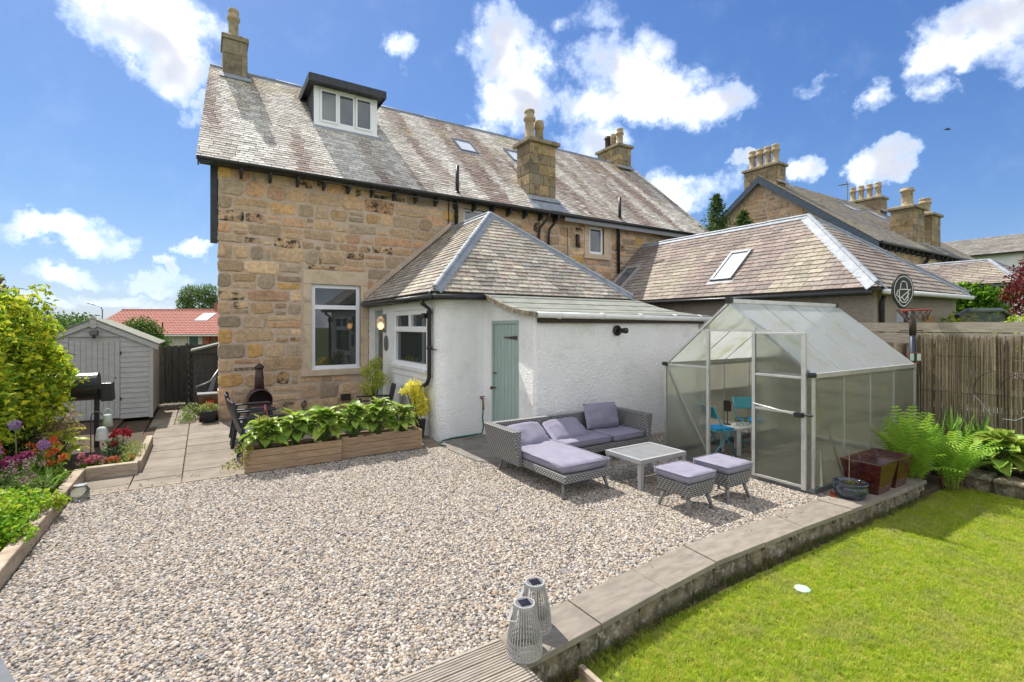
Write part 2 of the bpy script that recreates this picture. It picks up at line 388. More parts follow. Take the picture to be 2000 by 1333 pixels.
material('old_wall', (.27, .22, .15), (.1, .085, .055), 9, .95, 1, 26, bdist=.03, dark=(.5, .48, .42), dscale=17, damt=.8)
material('concrete', (.24, .22, .19), (.16, .145, .125), 6, .92, .5, 60, dark=(.08, .07, .055), dscale=2, damt=.5)
material('grey_timber', (.36, .32, .265), (.25, .22, .18), 5, .85, .4, 30, stretch=(1, 7, 7), rand=.12, dark=(.12, .1, .08), dscale=8, damt=.3)
material('fence_timber', (.4, .35, .285), (.28, .24, .195), 4, .85, .4, 30, stretch=(7, 1, 9), rand=.14, dark=(.13, .11, .085), dscale=5, damt=.35)
material('sleeper', (.46, .38, .285), (.32, .25, .18), 4, .88, .6, 26, stretch=(1.2, 1.2, 6), rand=.08, dark=(.15, .11, .08), dscale=4, damt=.4)
material('planter_wood', (.52, .37, .235), (.4, .265, .155), 4, .8, .35, 24, stretch=(1, 6, 6), dark=(.13, .08, .05), dscale=9, damt=.4)
material('shed_paint', (.46, .455, .445), (.4, .395, .385), 4, .7, .12, 30, stretch=(1, 1, 4), dark=(.24, .23, .21), dscale=3, damt=.3)
material('black_stain', (.06, .055, .05), (.095, .09, .08), 5, .8, .3, 30, stretch=(4, 4, .8), dark=(.09, .1, .06), dscale=3, damt=.5)
material('chair_black', (.022, .025, .03), (.032, .036, .042), 6, .45, .1, 80)
material('rusty_iron', (.05, .03, .028), (.09, .045, .04), 9, .6, .4, 50)
material('smoker_black', (.022, .024, .026), (.03, .032, .034), 6, .35, .1, 60)
material('alu', (.62, .62, .6), (.52, .52, .5), 6, .4, .05, 20, metal=.6)
material('red_glaze', (.085, .016, .012), (.05, .01, .01), 9, .12, .05, 20, spec=.6, coat=.6, dark=(.2, .09, .05), dscale=12, damt=.3)
material('blue_glaze', (.03, .045, .085), (.018, .022, .04), 9, .12, .05, 20, spec=.6, coat=.6, dark=(.14, .2, .2), dscale=8, damt=.5)
material('turquoise', (.1, .42, .5), (.09, .38, .46), 6, .4)
material('bright_blue', (.0, .22, .55), (.0, .26, .6), 8, .7)
material('cushion', (.255, .24, .305), (.225, .21, .27), 5, .9, .15, 220, dark=(.3, .28, .4), dscale=3, damt=.25)
material('table_grey', (.34, .345, .35), (.3, .305, .31), 5, .5)
material('lantern_grey', (.42, .41, .39), (.36, .35, .33), 9, .7)
material('solar', (.012, .014, .025), (.02, .02, .035), 30, .12)
material('brass', (.35, .2, .06), (.2, .11, .04), 20, .5, metal=.6)
material('hose', (.02, .12, .1), None, rough=.4)
material('red_tile', (.42, .165, .12), (.34, .125, .09), 5, .8, .2, 30, rand=.1)
material('brick_red', (.32, .12, .07), (.25, .09, .06), 8, .9, .3, 30)
material('cream_render', (.52, .47, .39), (.44, .4, .33), 5, .9, .3, 60)
material('red_paint', (.42, .05, .02), None, rough=.5)
material('teal_dark', (.05, .09, .08), (.03, .06, .05), 3, .2)
material('blue_board', (.04, .065, .1), (.06, .085, .12), 6, .6)
material('grey_metal', (.2, .21, .22), None, rough=.45, metal=.5)
material('hill', (.1, .14, .12), (.07, .11, .09), .02, .95)
material('reed', (1, 1, 1), (.7, .68, .62), 40, .9, .3, 60, attr=True)
material('boards_ochre', (.42, .22, .08), (.33, .17, .06), 5, .7)
material('bark', (.11, .08, .055), (.07, .05, .035), 20, .95, .8, 30)
material('leaf', (1.25, 1.25, 1.2), (1.0, 1.02, .95), 9, .5, attr=True, trans=.45, spec=.35)
material('flower', (1, 1, 1), (.85, .85, .85), 30, .7, attr=True, trans=.25)
material('stalk', (.14, .2, .05), (.1, .15, .04), 20, .6)
material('hosta', (.2, .35, .05), (.4, .5, .09), 6, .42, .25, 50, rand=.35, hue=.018, trans=.45, spec=.45)
material('hosta_gold', (.55, .54, .07), (.4, .46, .06), 9, .45, rand=.2, hue=.015, trans=.35)
material('hosta_variegated', (.46, .52, .12), (.16, .32, .04), 10, .4, rand=.2, hue=.015, trans=.33, spec=.45)
material('fern', (.26, .48, .05), (.38, .58, .07), 5, .5, rand=.2, hue=.015, trans=.35)
material('spear', (.16, .33, .05), (.24, .4, .07), 4, .45, rand=.2, trans=.3)
material('frosted', (.8, .8, .78), None, rough=.5)
material('lamp_glass', (.8, .6, .4), None, rough=.2)
_b = MATS['lamp_glass'].node_tree.nodes['Principled BSDF']; _b.inputs['Emission Color'].default_value = (1, .55, .2, 1); _b.inputs['Emission Strength'].default_value = 1.6
# glass: smooth, mirrors the garden and sky; dark except in the skylights
def glass(name, col, rough=.02):
    m = material(name, col, None, rough=rough, spec=.9); m.node_tree.nodes['Principled BSDF'].inputs['IOR'].default_value = 1.6; return m
glass('glass', (.03, .034, .036)); glass('glass_blind', (.1, .115, .135), .03); glass('sky_tinted_glass', (.7, .73, .76), .06)  # skylight panes: reflected sky painted in as a pale base colour
# woven rattan: two crossing waves as relief
def weave(name, c1, c2):
    m = material(name, c1, c2, 30, .6, spec=.3); t = NT(m.node_tree); b = t.n['Principled BSDF']
    pos = t.new('ShaderNodeNewGeometry').outputs['Position']; s = t.new('ShaderNodeSeparateXYZ'); t.l.new(pos, s.inputs[0])
    hz = t.math('ADD', s.outputs[0], s.outputs[1]); k = 2 * math.pi / .052
    a = t.math('SINE', t.math('MULTIPLY', hz, k)); sg = t.math('SIGN', t.math('SINE', t.math('MULTIPLY', s.outputs[2], math.pi / .026)))
    rowb = t.math('ABSOLUTE', t.math('SINE', t.math('MULTIPLY', s.outputs[2], math.pi / .026)))
    hgt = t.math('MULTIPLY', t.math('ADD', t.math('MULTIPLY', a, sg), 1.1), rowb)
    bn = t.new('ShaderNodeBump'); bn.inputs['Strength'].default_value = 1; bn.inputs['Distance'].default_value = .01
    t.l.new(hgt, bn.inputs['Height']); t.l.new(bn.outputs[0], b.inputs['Normal'])
    src = b.inputs['Base Color'].links[0].from_socket
    t.l.new(t.mix(t.remap(hgt, 0, .9), (.07, .07, .07, 1), src), b.inputs['Base Color'])
weave('rattan', (.44, .435, .42), (.37, .365, .35))
# twin-wall polycarbonate: part clear, part milky, ribbed
def poly(name, clear, milk, tint, ax, rfr=.35):
    m = bpy.data.materials.new(name); m.use_nodes = True; t = NT(m.node_tree); b = t.n['Principled BSDF']; out = t.n['Material Output']
    pos = t.new('ShaderNodeNewGeometry').outputs['Position']; s = t.new('ShaderNodeSeparateXYZ'); t.l.new(pos, s.inputs[0])
    rib = t.math('ABSOLUTE', t.math('SINE', t.math('MULTIPLY', s.outputs[ax], math.pi / .012)))
    dirt = t.remap(t.noise(pos, 2.2, 6, .65), .45, .75)
    col = t.mix(dirt, c4(tint), (tint[0] * .72, tint[1] * .72, tint[2] * .5, 1))
    t.put(b.inputs['Base Color'], col); b.inputs['Roughness'].default_value = .25
    tr = t.new('ShaderNodeBsdfTransparent'); tr.inputs[0].default_value = (.93, .95, .93, 1)
    tl = t.new('ShaderNodeBsdfTranslucent'); t.put(tl.inputs[0], col)
    rf = t.new('ShaderNodeBsdfRefraction'); rf.inputs['IOR'].default_value = 1.06; rf.inputs['Roughness'].default_value = .28; rf.inputs[0].default_value = (.93, .95, .92, 1)
    m1 = t.new('ShaderNodeMixShader'); m1.inputs[0].default_value = milk; t.l.new(tl.outputs[0], m1.inputs[1]); t.l.new(b.outputs[0], m1.inputs[2])
    m3 = t.new('ShaderNodeMixShader'); m3.inputs[0].default_value = rfr; t.l.new(tr.outputs[0], m3.inputs[1]); t.l.new(rf.outputs[0], m3.inputs[2])
    m2 = t.new('ShaderNodeMixShader'); t.l.new(t.math('SUBTRACT', clear, t.math('MULTIPLY', t.math('ADD', t.math('MULTIPLY', rib, .12), t.math('MULTIPLY', dirt, .18)), 1.0)), m2.inputs[0])
    t.l.new(m1.outputs[0], m2.inputs[1]); t.l.new(m3.outputs[0], m2.inputs[2]); t.l.new(m2.outputs[0], out.inputs[0])
    MATS[name] = m
poly('poly_wall', .96, .3, (.74, .74, .68), 1, .45); poly('poly_side', .92, .3, (.76, .75, .64), 0, .45); poly('poly_roof', .5, .5, (.78, .79, .78), 0, .1)

# ------------------------------------------------------------------ setting
def structure(o): o['kind'] = 'structure'; return o
# ground: flat around the plots, falling away to the left beyond the gate
m = MB(); gx = [-900, -400, -200, -120, -80, -60, -45, -35, -28, -22, -16, -11, -8, -6, -4.5] + list(range(-3, 60, 7)) + [80, 130, 220, 450, 900]
gy = [-900, -300, -120, -60, -35, -25] + list(range(-18, 24, 4)) + [28, 34, 42, 52, 70, 100, 150, 300, 600, 900]
def ground_z(x, y):
    d = max(0, min(1, (y - 5) / 12)); s = max(0, min(1, (-2 - x) / 10)); q = d * d * (3 - 2 * d) * max(s, max(0, min(1, (y - 12) / 20)))
    return -.32 - 1.15 * q
vs = [(x, y, ground_z(x, y)) for y in gy for x in gx]; nx = len(gx)
m.add(vs, [(j * nx + i, j * nx + i + 1, (j + 1) * nx + i + 1, (j + 1) * nx + i) for j in range(len(gy) - 1) for i in range(nx - 1)])
structure(part(m, 'ground', 'far_grass', smooth=True))
# distant hills
m = MB(); n = 90; vs = []
for i in range(n + 1):
    a = RA(-40 + 150 * i / n); r = 800
    h = 6 + 10 * max(0, nz(i * .13, 3.1, 0) + .45) + 2 * nz(i * .6, 1, 0)
    for rr, hh in ((r, -3), (r + 60, h * .75), (r + 140, h)): vs.append((rr * math.sin(a), rr * math.cos(a), hh))
m.add(vs, [(i * 3 + k, (i + 1) * 3 + k, (i + 1) * 3 + k + 1, i * 3 + k + 1) for i in range(n) for k in (0, 1)])
structure(part(m, 'hills', 'hill', smooth=True))
# beds, gravel base, lawn base
m = MB(); m.box(-1.70, 10.3, -10.36, -4.70, -.3, -.012); structure(part(m, 'gravel_base', 'gravel_bed'))
m = MB(); m.box(-6, -1.86, -13, 4, -.3, .06); structure(part(m, 'flower_bed_soil', 'soil'))
m = MB(); m.box(-1.86, -1.16, -4.05, -1.3, -.3, .07); structure(part(m, 'path_bed_soil', 'soil'))
m = MB(); m.box(-1.859, -1.36, -1.29, 4.2, -.3, -.01); structure(part(m, 'shed_ground', 'soil'))
m = MB(); m.box(9.25, 10.32, -12.6, -10.3, -.3, -.01).box(8.1, 9.25, -10.62, -10.2, -.3, -.1); structure(part(m, 'border_soil', 'soil'))
lawn = MB(); lx = np.linspace(1.5, 14, 40); ly = np.linspace(-17.5, -10.56, 30); nx = len(lx)
lawn.add([(x, y, -.205 + .012 * nz(x * 1.3, y * 1.3, 0)) for y in ly for x in lx], [(j * nx + i, j * nx + i + 1, (j + 1) * nx + i + 1, (j + 1) * nx + i) for j in range(len(ly) - 1) for i in range(nx - 1)])
lawn_o = structure(part(lawn, 'lawn', 'lawn_soil', smooth=True))

# paving slabs: each slab a part of the terrace
pav = MB(); pav.box(-1.86, 3.5, -5.0, 0, -.3, -.03).box(-1.35, .0, .001, 4, -.3, -.035)
terrace = structure(part(pav, 'terrace', 'soil'))
def slab(x0, x1, y0, y1, z=.0, th=.045, nm='slab', mt='paving', par=terrace, j=.006):
    t = ru(-.003, .003); m = MB(); m.frus((x0 + j, x1 - j, y0 + j, y1 - j), (x0 + j + .004, x1 - j - .004, y0 + j + .004, y1 - j - .004), z - th + t, z + t)
    return part(m, nm, mt, par)
for (cx0, cx1, off) in ((-1.84, -1.17, 0), (-1.17, -.57, .15), (-.57, .38, .32), (.38, 1.28, 0), (1.28, 2.18, .2), (2.18, 3.1, .4), (3.1, 3.49, .1)):
    y = -4.98; k = 0
    while y < -.03:
        y1 = min(y + (.28 + off if k == 0 else .62), -.01)
        if -.01 - y1 < .15: y1 = -.01
        if not (cx1 < -1.1 and y > -4.0 and cx0 < -1.2): slab(cx0, cx1, y, y1)
        y = y1; k += 1
for k in range(6):
    for (a, b) in ((-1.32, -.86), (-.86, -.38)): slab(a, b, .02 + k * .6, .62 + k * .6, z=-.005)
# timber strip between the terrace and the gravel
e = MB(); e.box(-1.7, .2, -5.03, -5.0, -.1, .012); tag(part(e, 'edging_strip', 'sleeper'), 'thin timber strip along the front edge of the grey paving slabs', 'edging')

# kerb wall with coping stones above the lawn
kerb = thing('kerb_wall', 'low mossy retaining wall with flat stone coping between gravel and lawn', 'wall', (4.5, -10.4, -.3))
OUT = [(1.40, -10.70), (2.14, -10.64), (2.92, -10.56), (3.68, -10.50), (4.45, -10.51), (5.18, -10.52), (6.21, -10.56), (6.89, -10.58), (7.67, -10.60), (8.3, -10.6)]
INN = [(1.43, -10.37), (2.13, -10.27), (2.93, -10.19), (3.71, -10.13), (4.49, -10.15), (5.25, -10.17), (6.19, -10.17), (6.83, -10.2), (7.6, -10.2), (8.3, -10.2)]
for i in range(len(OUT) - 1):
    a, b, c, d = OUT[i], OUT[i + 1], INN[i + 1], INN[i]; g = .006; t = ru(0, .008)
    q = [(a[0] + g, a[1] - .012), (b[0] - g, b[1] - .012), (c[0] - g, c[1]), (d[0] + g, d[1])]
    m = MB(); m.ext([(p[0], p[1], -.02 + t) for p in q], (0, 0, .05)); part(m, 'coping_stone', 'coping', kerb, bevel=.005)
    L = b[0] - a[0]; k = 0
    while k < .99:
        k1 = min(1, k + ru(.45, .75)); k1 = 1 if 1 - k1 < .2 else k1
        p0 = (a[0] + L * k, a[1] + (b[1] - a[1]) * k); p1 = (a[0] + L * k1, a[1] + (b[1] - a[1]) * k1)
        def P(s_, d_, z_, p0=p0, p1=p1): return (p0[0] + (p1[0] - p0[0]) * s_, p0[1] + (p1[1] - p0[1]) * s_ + .03 - d_, z_)
        m = MB(); x = MB(); stone_mesh(m, lambda A, D, Z: P(A, D, Z), .005, .995, -.33, -.025, (1, 1, 1), .02, .008, .2); part(m, 'kerb_stone', 'old_wall', kerb)
        k = k1
m = MB()
for i in range(len(OUT) - 1): m.ext([(OUT[i][0], OUT[i][1] + .06, -.4), (OUT[i + 1][0], OUT[i + 1][1] + .06, -.4), (INN[i + 1][0], INN[i + 1][1] - .01, -.4), (INN[i][0], INN[i][1] - .01, -.4)], (0, 0, .37))
part(m, 'core', 'old_wall', kerb)

# ------------------------------------------------------------------ main house
EZ, RZ, RY = 6.0, 10.27, 4.5
K = (RZ - EZ) / (RY + .35)
HX1 = 18.1
house = thing('stone_house', 'long sandstone house with slate roof, dormer and three chimneys', 'house')
def gx0(y): return .045 * y                               # the gable runs very slightly askew
win = (2.03, 3.27, 1.08, 3.29); w2 = (11.36, 12.06, 4.8, 5.8); w3 = (6.36, 7.1, 4.95, 5.78)
m = MB(); wall_holes(m, 'x', 0, 0, HX1, -.3, EZ + .05, [win, w2, w3], .45)
m.ext([(gx0(0), .451, -1.6), (gx0(0), .451, 6.0), (gx0(RY), RY, 9.9), (gx0(9), 9, 6.0), (gx0(9), 9, -1.6)], (.4, 0, 0))
m.ext([(HX1 - .4, .451, -1.6), (HX1 - .4, .451, 6.0), (HX1 - .4, RY, 9.9), (HX1 - .4, 9, 6.0), (HX1 - .4, 9, -1.6)], (.4, 0, 0))
m.box(.41, HX1 - .41, 8.6, 9, -1.6, 5.9)
part(m, 'wall', 'mortar', house)
def ext_roof_z(x): return 2.84 + (x - 3.35) * .88 if x < 5.85 else 5.04 - (x - 5.85) * .81
def keep_main(s):
    x, z = (s[0] + s[1]) / 2, (s[2] + s[3]) / 2
    if x > 3.55 and s[3] < min(ext_roof_z(min(max(s[0], 3.35), 8.5)), ext_roof_z(min(s[1], 8.5))) - .1 and s[1] < 8.6: return False
    if x > 8.5 and z < 3.7: return False
    return True
holes = [(1.79, 3.46, .92, 3.66), (11.12, 12.44, 4.6, 5.92), (6.14, 7.3, 4.8, 5.95)]
Pw = lambda a, d, z: (a, -d, z)
for s_ in rubble(0.0, HX1, 0, EZ, holes, keep_main, hs=(.21, .41), quoin=True, ws=(.28, .85)):
    m = MB(); q = s_[0] < .1
    if q: stone_mesh(m, Pw, -.015, s_[1], s_[2], s_[3], stone_col(), .026, .012, .45)
    else: stone_mesh(m, Pw, *s_, stone_col(), ru(.012, .026), .024)
    part(m, 'stone', 'stone', house)
# dressed surrounds
def surround(x0, x1, z0, z1, jw, lh, sh, sx=.05):
    m = MB(); m.box(x0 - jw, x1 + jw, -.022, .2, z1, z1 + lh); part(m, 'lintel', 'dressed', house, bevel=.008)
    m = MB(); m.box(x0 - jw - sx, x1 + jw + sx, -.075, .22, z0 - sh, z0 - .001); part(m, 'sill', 'dressed', house, bevel=.01)
    for a, b in ((x0 - jw, x0), (x1, x1 + jw)):
        z = z0
        while z < z1 - .05:
            zz = min(z + ru(.45, .75), z1); zz = z1 if z1 - zz < .3 else zz
            m = MB(); m.box(a, b, -.02 + ru(-.003, .003), .2, z + .004, zz - .004); part(m, 'jamb_stone', 'dressed', house, bevel=.008); z = zz
surround(*win, .2, .35, .15); surround(*w2, .22, .16, .18); surround(*w3, .2, .15, .14)
def window_x(par, x0, x1, y, z0, z1, fw=.065, mull=(), trans=(), gl='glass', dep=.06, name='window'):
    """window in a wall along x, facing -y: frame with its panes below it"""
    m = MB(); m.box(x0, x0 + fw, y, y + dep, z0, z1).box(x1 - fw, x1, y, y + dep, z0, z1).box(x0 + fw, x1 - fw, y + .001, y + dep, z0, z0 + fw).box(x0 + fw, x1 - fw, y + .001, y + dep, z1 - fw, z1)
    for t in trans: m.box(x0 + fw, x1 - fw, y - .004, y + dep, t - fw * .55, t + fw * .55)
    zs = [z0 + fw] + [t for t in trans] + [z1 - fw]
    for a, za, zb in mull: m.box(a - fw * .5, a + fw * .5, y - .006, y + dep, za + .001, zb - .001)
    fr = part(m, name, 'white_upvc', par, bevel=.006)
    for i in range(len(zs) - 1):
        xs = [x0 + fw] + [a for a, za, zb in mull if za < (zs[i] + zs[i + 1]) / 2 < zb] + [x1 - fw]
        for j in range(len(xs) - 1):
            g = MB(); g.box(xs[j], xs[j + 1], y + dep * .5, y + dep * .5 + .012, zs[i], zs[i + 1]); part(g, 'pane', gl, fr)
    return fr
f = window_x(house, *win[:2], .05, win[2] + .005, win[3], .1, trans=(2.7,))
m = MB(); m.box(win[0] - .0, win[1], -.01, .049, win[2] + .002, win[2] + .035); part(m, 'window_board', 'white_upvc', f)
window_x(house, *w2[:2], .05, w2[2] + .003, w2[3], .1); window_x(house, *w3[:2], .06, w3[2] + .003, w3[3], .07, gl='glass_blind')
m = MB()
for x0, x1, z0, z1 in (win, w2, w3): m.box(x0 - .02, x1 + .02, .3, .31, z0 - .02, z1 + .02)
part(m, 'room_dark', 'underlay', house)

# roof slopes
slope = math.hypot(RY + .35, RZ - EZ); Yd = Vector((0, RY + .35, RZ - EZ)).normalized(); Nd = Vector((0, -Yd.z, Yd.y))
XL0, XL1 = -.44, -.14
m = MB()
m.ext([(XL0, -.35, EZ), (HX1 + .05, -.35, EZ), (HX1 + .05, RY, RZ), (XL1, RY, RZ)], (0, .045, -.06))
m.ext([(HX1 + .05, 2 * RY + .35, EZ), (XL0 + .55, 2 * RY + .35, EZ), (XL1, RY + .001, RZ), (HX1 + .05, RY + .001, RZ)], (0, -.045, -.06))
roof = part(m, 'roof', 'underlay', house)
def main_slate_col(a, b):
    st = nz(a * 1.25 + .12 * b, b * .16, 1.7) + .6 * nz(a * 3.1, b * .3, 4.2)
    base = np.array((.6, .55, .485)); purple = np.array((.345, .265, .225)); pale = np.array((.76, .73, .67)); moss = np.array((.5, .44, .28))
    k = ru(.68, 1.2)
    c = base + (pale - base) * max(0, min(1, st * 1.2 + .25 - .02 * a))
    c = c + (purple - c) * max(0, min(1, -st * 1.9 - .12 + .03 * a))
    ms = nz(a * .9, b * .8, 9.1) + (b - 5.2) * .12
    c = c + (moss - c) * max(0, min(.65, ms * .9))
    if rnd() < .012: c = np.array((.62, .61, .6))
    return tuple(c * k) + (0,)
slate_roof(roof, (0, -.35, EZ), (1, 0, 0), Yd, [(XL0, 0), (HX1 + .05, 0), (HX1 + .05, slope), (XL1, slope)],   .24, .13, main_slate_col, 'slate', th=.0105, holes=[(.22, .88, 5.77, 6.5), (2.5, 4.4, 3.45, 4.75)])
m = MB(); m.ext([(XL0 + .6, 2 * RY + .35, EZ + .02), (HX1, 2 * RY + .35, EZ + .02), (HX1, RY, RZ + .02), (XL1, RY, RZ + .02)], (0, .01, .015), (.3, .29, .27)); part(m, 'rear_slope', 'slate', roof)
# ridge: lengths of zinc
x = XL1
while x < HX1:
    x1 = min(x + ru(1.6, 2.1), HX1 + .06)
    m = MB(); m.tube([(x + .004, RY, RZ + .02), (x1 - .004, RY, RZ + .02)], .06, 10).add([(x, RY - .15, RZ - .1), (x1, RY - .15, RZ - .1), (x1, RY, RZ + .045), (x, RY, RZ + .045)], [(0, 1, 2, 3)])
    part(m, 'ridge_piece', 'lead', roof, smooth=True); x = x1
# gable boards, eaves, rafter ends, gutter
m = MB(); m.ext([(XL0 + .02, -.36, EZ - .02), (XL1 + .02, RY, RZ - .03), (XL1 + .02, RY, RZ - .25), (XL0 + .02, -.36, EZ - .2)], (.03, 0, 0)); m.ext([(XL1 + .02, RY + .001, RZ - .03), (XL0 + .6, 9.36, EZ - .02), (XL0 + .6, 9.36, EZ - .24), (XL1 + .02, RY + .001, RZ - .25)], (.03, 0, 0))
m.box(-.17, -.03, .05, .13, 4.15, 5.97)
part(m, 'bargeboard', 'dark_timber', house)
m = MB(); m.box(XL0 + .06, HX1, -.3, -.02, EZ - .075, EZ - .06); part(m, 'soffit', 'dark_timber', house)
for i in range(24):
    x = .42 + i * .62
    if x > 9.8: break
    m = MB(); m.ext([(x, -.005, EZ - .08), (x, -.30, EZ - .08), (x, -.30, EZ - .17), (x, -.22, EZ - .24), (x, -.005, EZ - .30)], (.06, 0, 0)); part(m, 'rafter_end', 'dark_timber', house)
m = MB(); m.box(10.0, HX1, -.34, -.31, EZ - .24, EZ - .03); part(m, 'fascia', 'grey_metal', house)
m = MB(); m.tube([(XL0 + .05, -.39, EZ - .03), (9.3, -.39, EZ - .06), (HX1, -.39, EZ - .03)], .052, 8); part(m, 'gutter', 'black_plastic', house, smooth=True)
for xx, zb, ztop in ((6.08, 4.7, 6.05), (12.72, 4.5, 6.0)):
    m = MB(); m.tube([(xx, -.09, zb - 1.6), (xx, -.09, ztop - .2), (xx, -.2, ztop - .08)], .055, 10)
    for zz in (zb, zb + .75): m.lathe((xx, -.09, zz), [(.068, 0), (.068, .06)], 10)
    part(m, 'downpipe', 'black_plastic', house, smooth=True)
    m = MB(); m.tube([(xx, -.15, EZ + .12), (xx, -.15, EZ + .98)], .055, 10); m.lathe((xx, -.15, EZ + .1), [(.11, 0), (.08, .1)], 10); part(m, 'soil_vent', 'black_plastic', house, smooth=True)
for xx in (9.3, 9.7):
    m = MB(); m.tube([(xx, -.39, EZ - .06), (xx, -.37, EZ - .2), (xx - .2, -.12, EZ - .55), (xx - .2, -.09, EZ - .75), (xx - .2, -.09, 3.5)], .042, 10); part(m, 'downpipe', 'black_plastic', house, smooth=True)
m = MB(); m.tube([(5.85, -.03, 5.92), (5.86, -.03, 5.5), (5.84, -.03, 4.9)], .018, 6).tube([(10.35, -.03, 5.6), (10.36, -.03, 4.2)], .008, 5); part(m, 'cable', 'black_plastic', house)
m = MB(); m.tube([(2.2, -.30, EZ - .12), (6.1, -.28, EZ - .2), (6.5, -.2, EZ - .3)], .008, 5); part(m, 'overhead_wire', 'grey_metal', house)
m = MB(); m.box(10.72, 10.82, -.12, -.03, 5.0, 5.42).lathe((10.77, -.14, 4.95), [(.05, 0), (.05, .12)], 8); part(m, 'outside_light', 'iron', house)
# skylights in the main roof
def skylight(par, O, X, Y, x0, x1, y0, y1, fr='grey_metal', h=.07, gl='sky_tinted_glass'):
    X = Vector(X).normalized(); Y = Vector(Y).normalized(); N = X.cross(Y); O = Vector(O)
    def bx(mb, a0, a1, b0, b1, n0, n1):
        P = [O + X * a + Y * b + N * n for n in (n0, n1) for a, b in ((a0, b0), (a1, b0), (a1, b1), (a0, b1))]
        mb.add(P, [(0, 3, 2, 1), (4, 5, 6, 7), (0, 1, 5, 4), (1, 2, 6, 5), (2, 3, 7, 6), (3, 0, 4, 7)])
    w_ = .075; m = MB(); bx(m, x0, x0 + w_, y0, y1, 0, h); bx(m, x1 - w_, x1, y0, y1, 0, h); bx(m, x0 + w_, x1 - w_, y0, y0 + w_, 0, h * .9); bx(m, x0 + w_, x1 - w_, y1 - w_ * 1.4, y1, 0, h * 1.1)
    o = part(m, 'skylight', fr, par); g = MB(); bx(g, x0 + w_, x1 - w_, y0 + w_, y1 - w_ * 1.4, .02, h * .7); part(g, 'pane', gl, o)
    g = MB(); bx(g, x0 - .08, x1 + .08, y0 - .16, y0 - .005, .02, .036); part(g, 'apron', 'lead', o); return o
skylight(house, (0, -.35, EZ), (1, 0, 0), Yd, 7.45, 8.2, 3.75, 4.75); skylight(house, (0, -.35, EZ), (1, 0, 0), Yd, 9.74, 10.4, 3.85, 4.85)
# dormer
dor = thing; DY = 2.2; d0, d1, dz0, dz1 = 2.49, 4.39, 8.27, 9.42
m = MB(); m.box(d0, d0 + .16, DY, 3.6, dz0 - .1, dz1).box(d1 - .16, d1, DY, 3.6, dz0 - .1, dz1).box(d0 + .16, d1 - .16, DY + .001, DY + .2, dz0 - .1, dz0 + .1).box(d0 + .16, d1 - .16, DY + .001, DY + .2, dz1 - .06, dz1)
dormer = part(m, 'dormer', 'white_upvc', house)
fw = .06; xs = [d0 + .16, d0 + .16 + .53, d0 + .16 + 1.05, d1 - .16]
for i in range(3):
    y = DY - (.03 if i != 1 else 0); m = MB(); a, b = xs[i] + .005, xs[i + 1] - .005; z0, z1 = dz0 + .1, dz1 - .06
    m.box(a, a + fw, y, y + .07, z0, z1).box(b - fw, b, y, y + .07, z0, z1).box(a + fw, b - fw, y + .001, y + .07, z0, z0 + fw).box(a + fw, b - fw, y + .001, y + .07, z1 - fw, z1)
    part(m, 'casement', 'white_upvc', dormer, bevel=.005)
    g = MB(); g.box(a + fw, b - fw, y + .035, y + .045, z0 + fw, z1 - fw); part(g, 'pane', 'glass_blind', dormer)
m = MB(); m.box(d0 - .03, d1 + .03, DY - .08, DY, dz0 - .06, dz0 - .02); part(m, 'dormer_sill', 'white_upvc', dormer)
m = MB(); m.ext([(d0 - .17, DY - .3, dz1 + .0), (d1 + .17, DY - .3, dz1 + .0), (d1 + .17, 3.9, dz1 + .12), (d0 - .17, 3.9, dz1 + .12)], (0, 0, .05)); m.box(d0 - .17, d1 + .17, DY - .33, DY - .3, dz1 - .03, dz1 + .2).box(d0 - .2, d0 - .171, DY - .33, 3.8, dz1 - .03, dz1 + .2).box(d1 + .171, d1 + .2, DY - .33, 3.8, dz1 - .03, dz1 + .2)
part(m, 'dormer_roof', 'dark_timber', dormer, bevel=.008)
m = MB(); m.ext([(d0 - .1, DY - .06, dz0 - .05), (d1 + .1, DY - .06, dz0 - .05), (d1 + .1, DY - .2, dz0 - .175), (d0 - .1, DY - .2, dz0 - .175)], Nd * .012); part(m, 'lead_apron', 'lead', dormer)
for a, b in ((d0 - .012, d0 - .001), (d1 + .001, d1 + .012)): m = MB(); m.box(a, b, DY + .05, 3.5, dz0 - .05, dz1); part(m, 'dormer_cheek', 'dark_timber', dormer)

# chimneys
def chim_pot(par, x, y, z, h, r=.13, kind=0, mt='pot_clay', squash=1):
    if kind == 0: pr = [(r * 1.15, 0), (r * 1.15, .1), (r * .95, .14), (r * .9, h * .62), (r * 1.2, h * .66), (r * 1.25, h * .74), (r, h * .8), (r * .95, h * .9), (r * 1.05, h * .93), (r * 1.05, h), (r * .8, h), (r * .8, h - .1)]
    elif kind == 1: pr = [(r, 0), (r * .9, h * .6), (r * 1.15, h * .64), (r * 1.05, h * .97), (r * 1.0, h), (r * .8, h), (r * .8, h - .1)]
    else: pr = [(r * 1.2, 0), (r, .08), (r * .92, h * .8), (r * 1.25, h * .84), (r * 1.25, h * .9), (r, h * .92), (r * 1.15, h), (r * .85, h), (r * .85, h - .1)]
    m = MB(); m.lathe((x, y, z), pr, 14); return part(m, 'chimney_pot', mt, par, smooth=True)
CH = [(.42, .33, .2), (.36, .29, .19), (.3, .26, .19), (.46, .35, .19)]
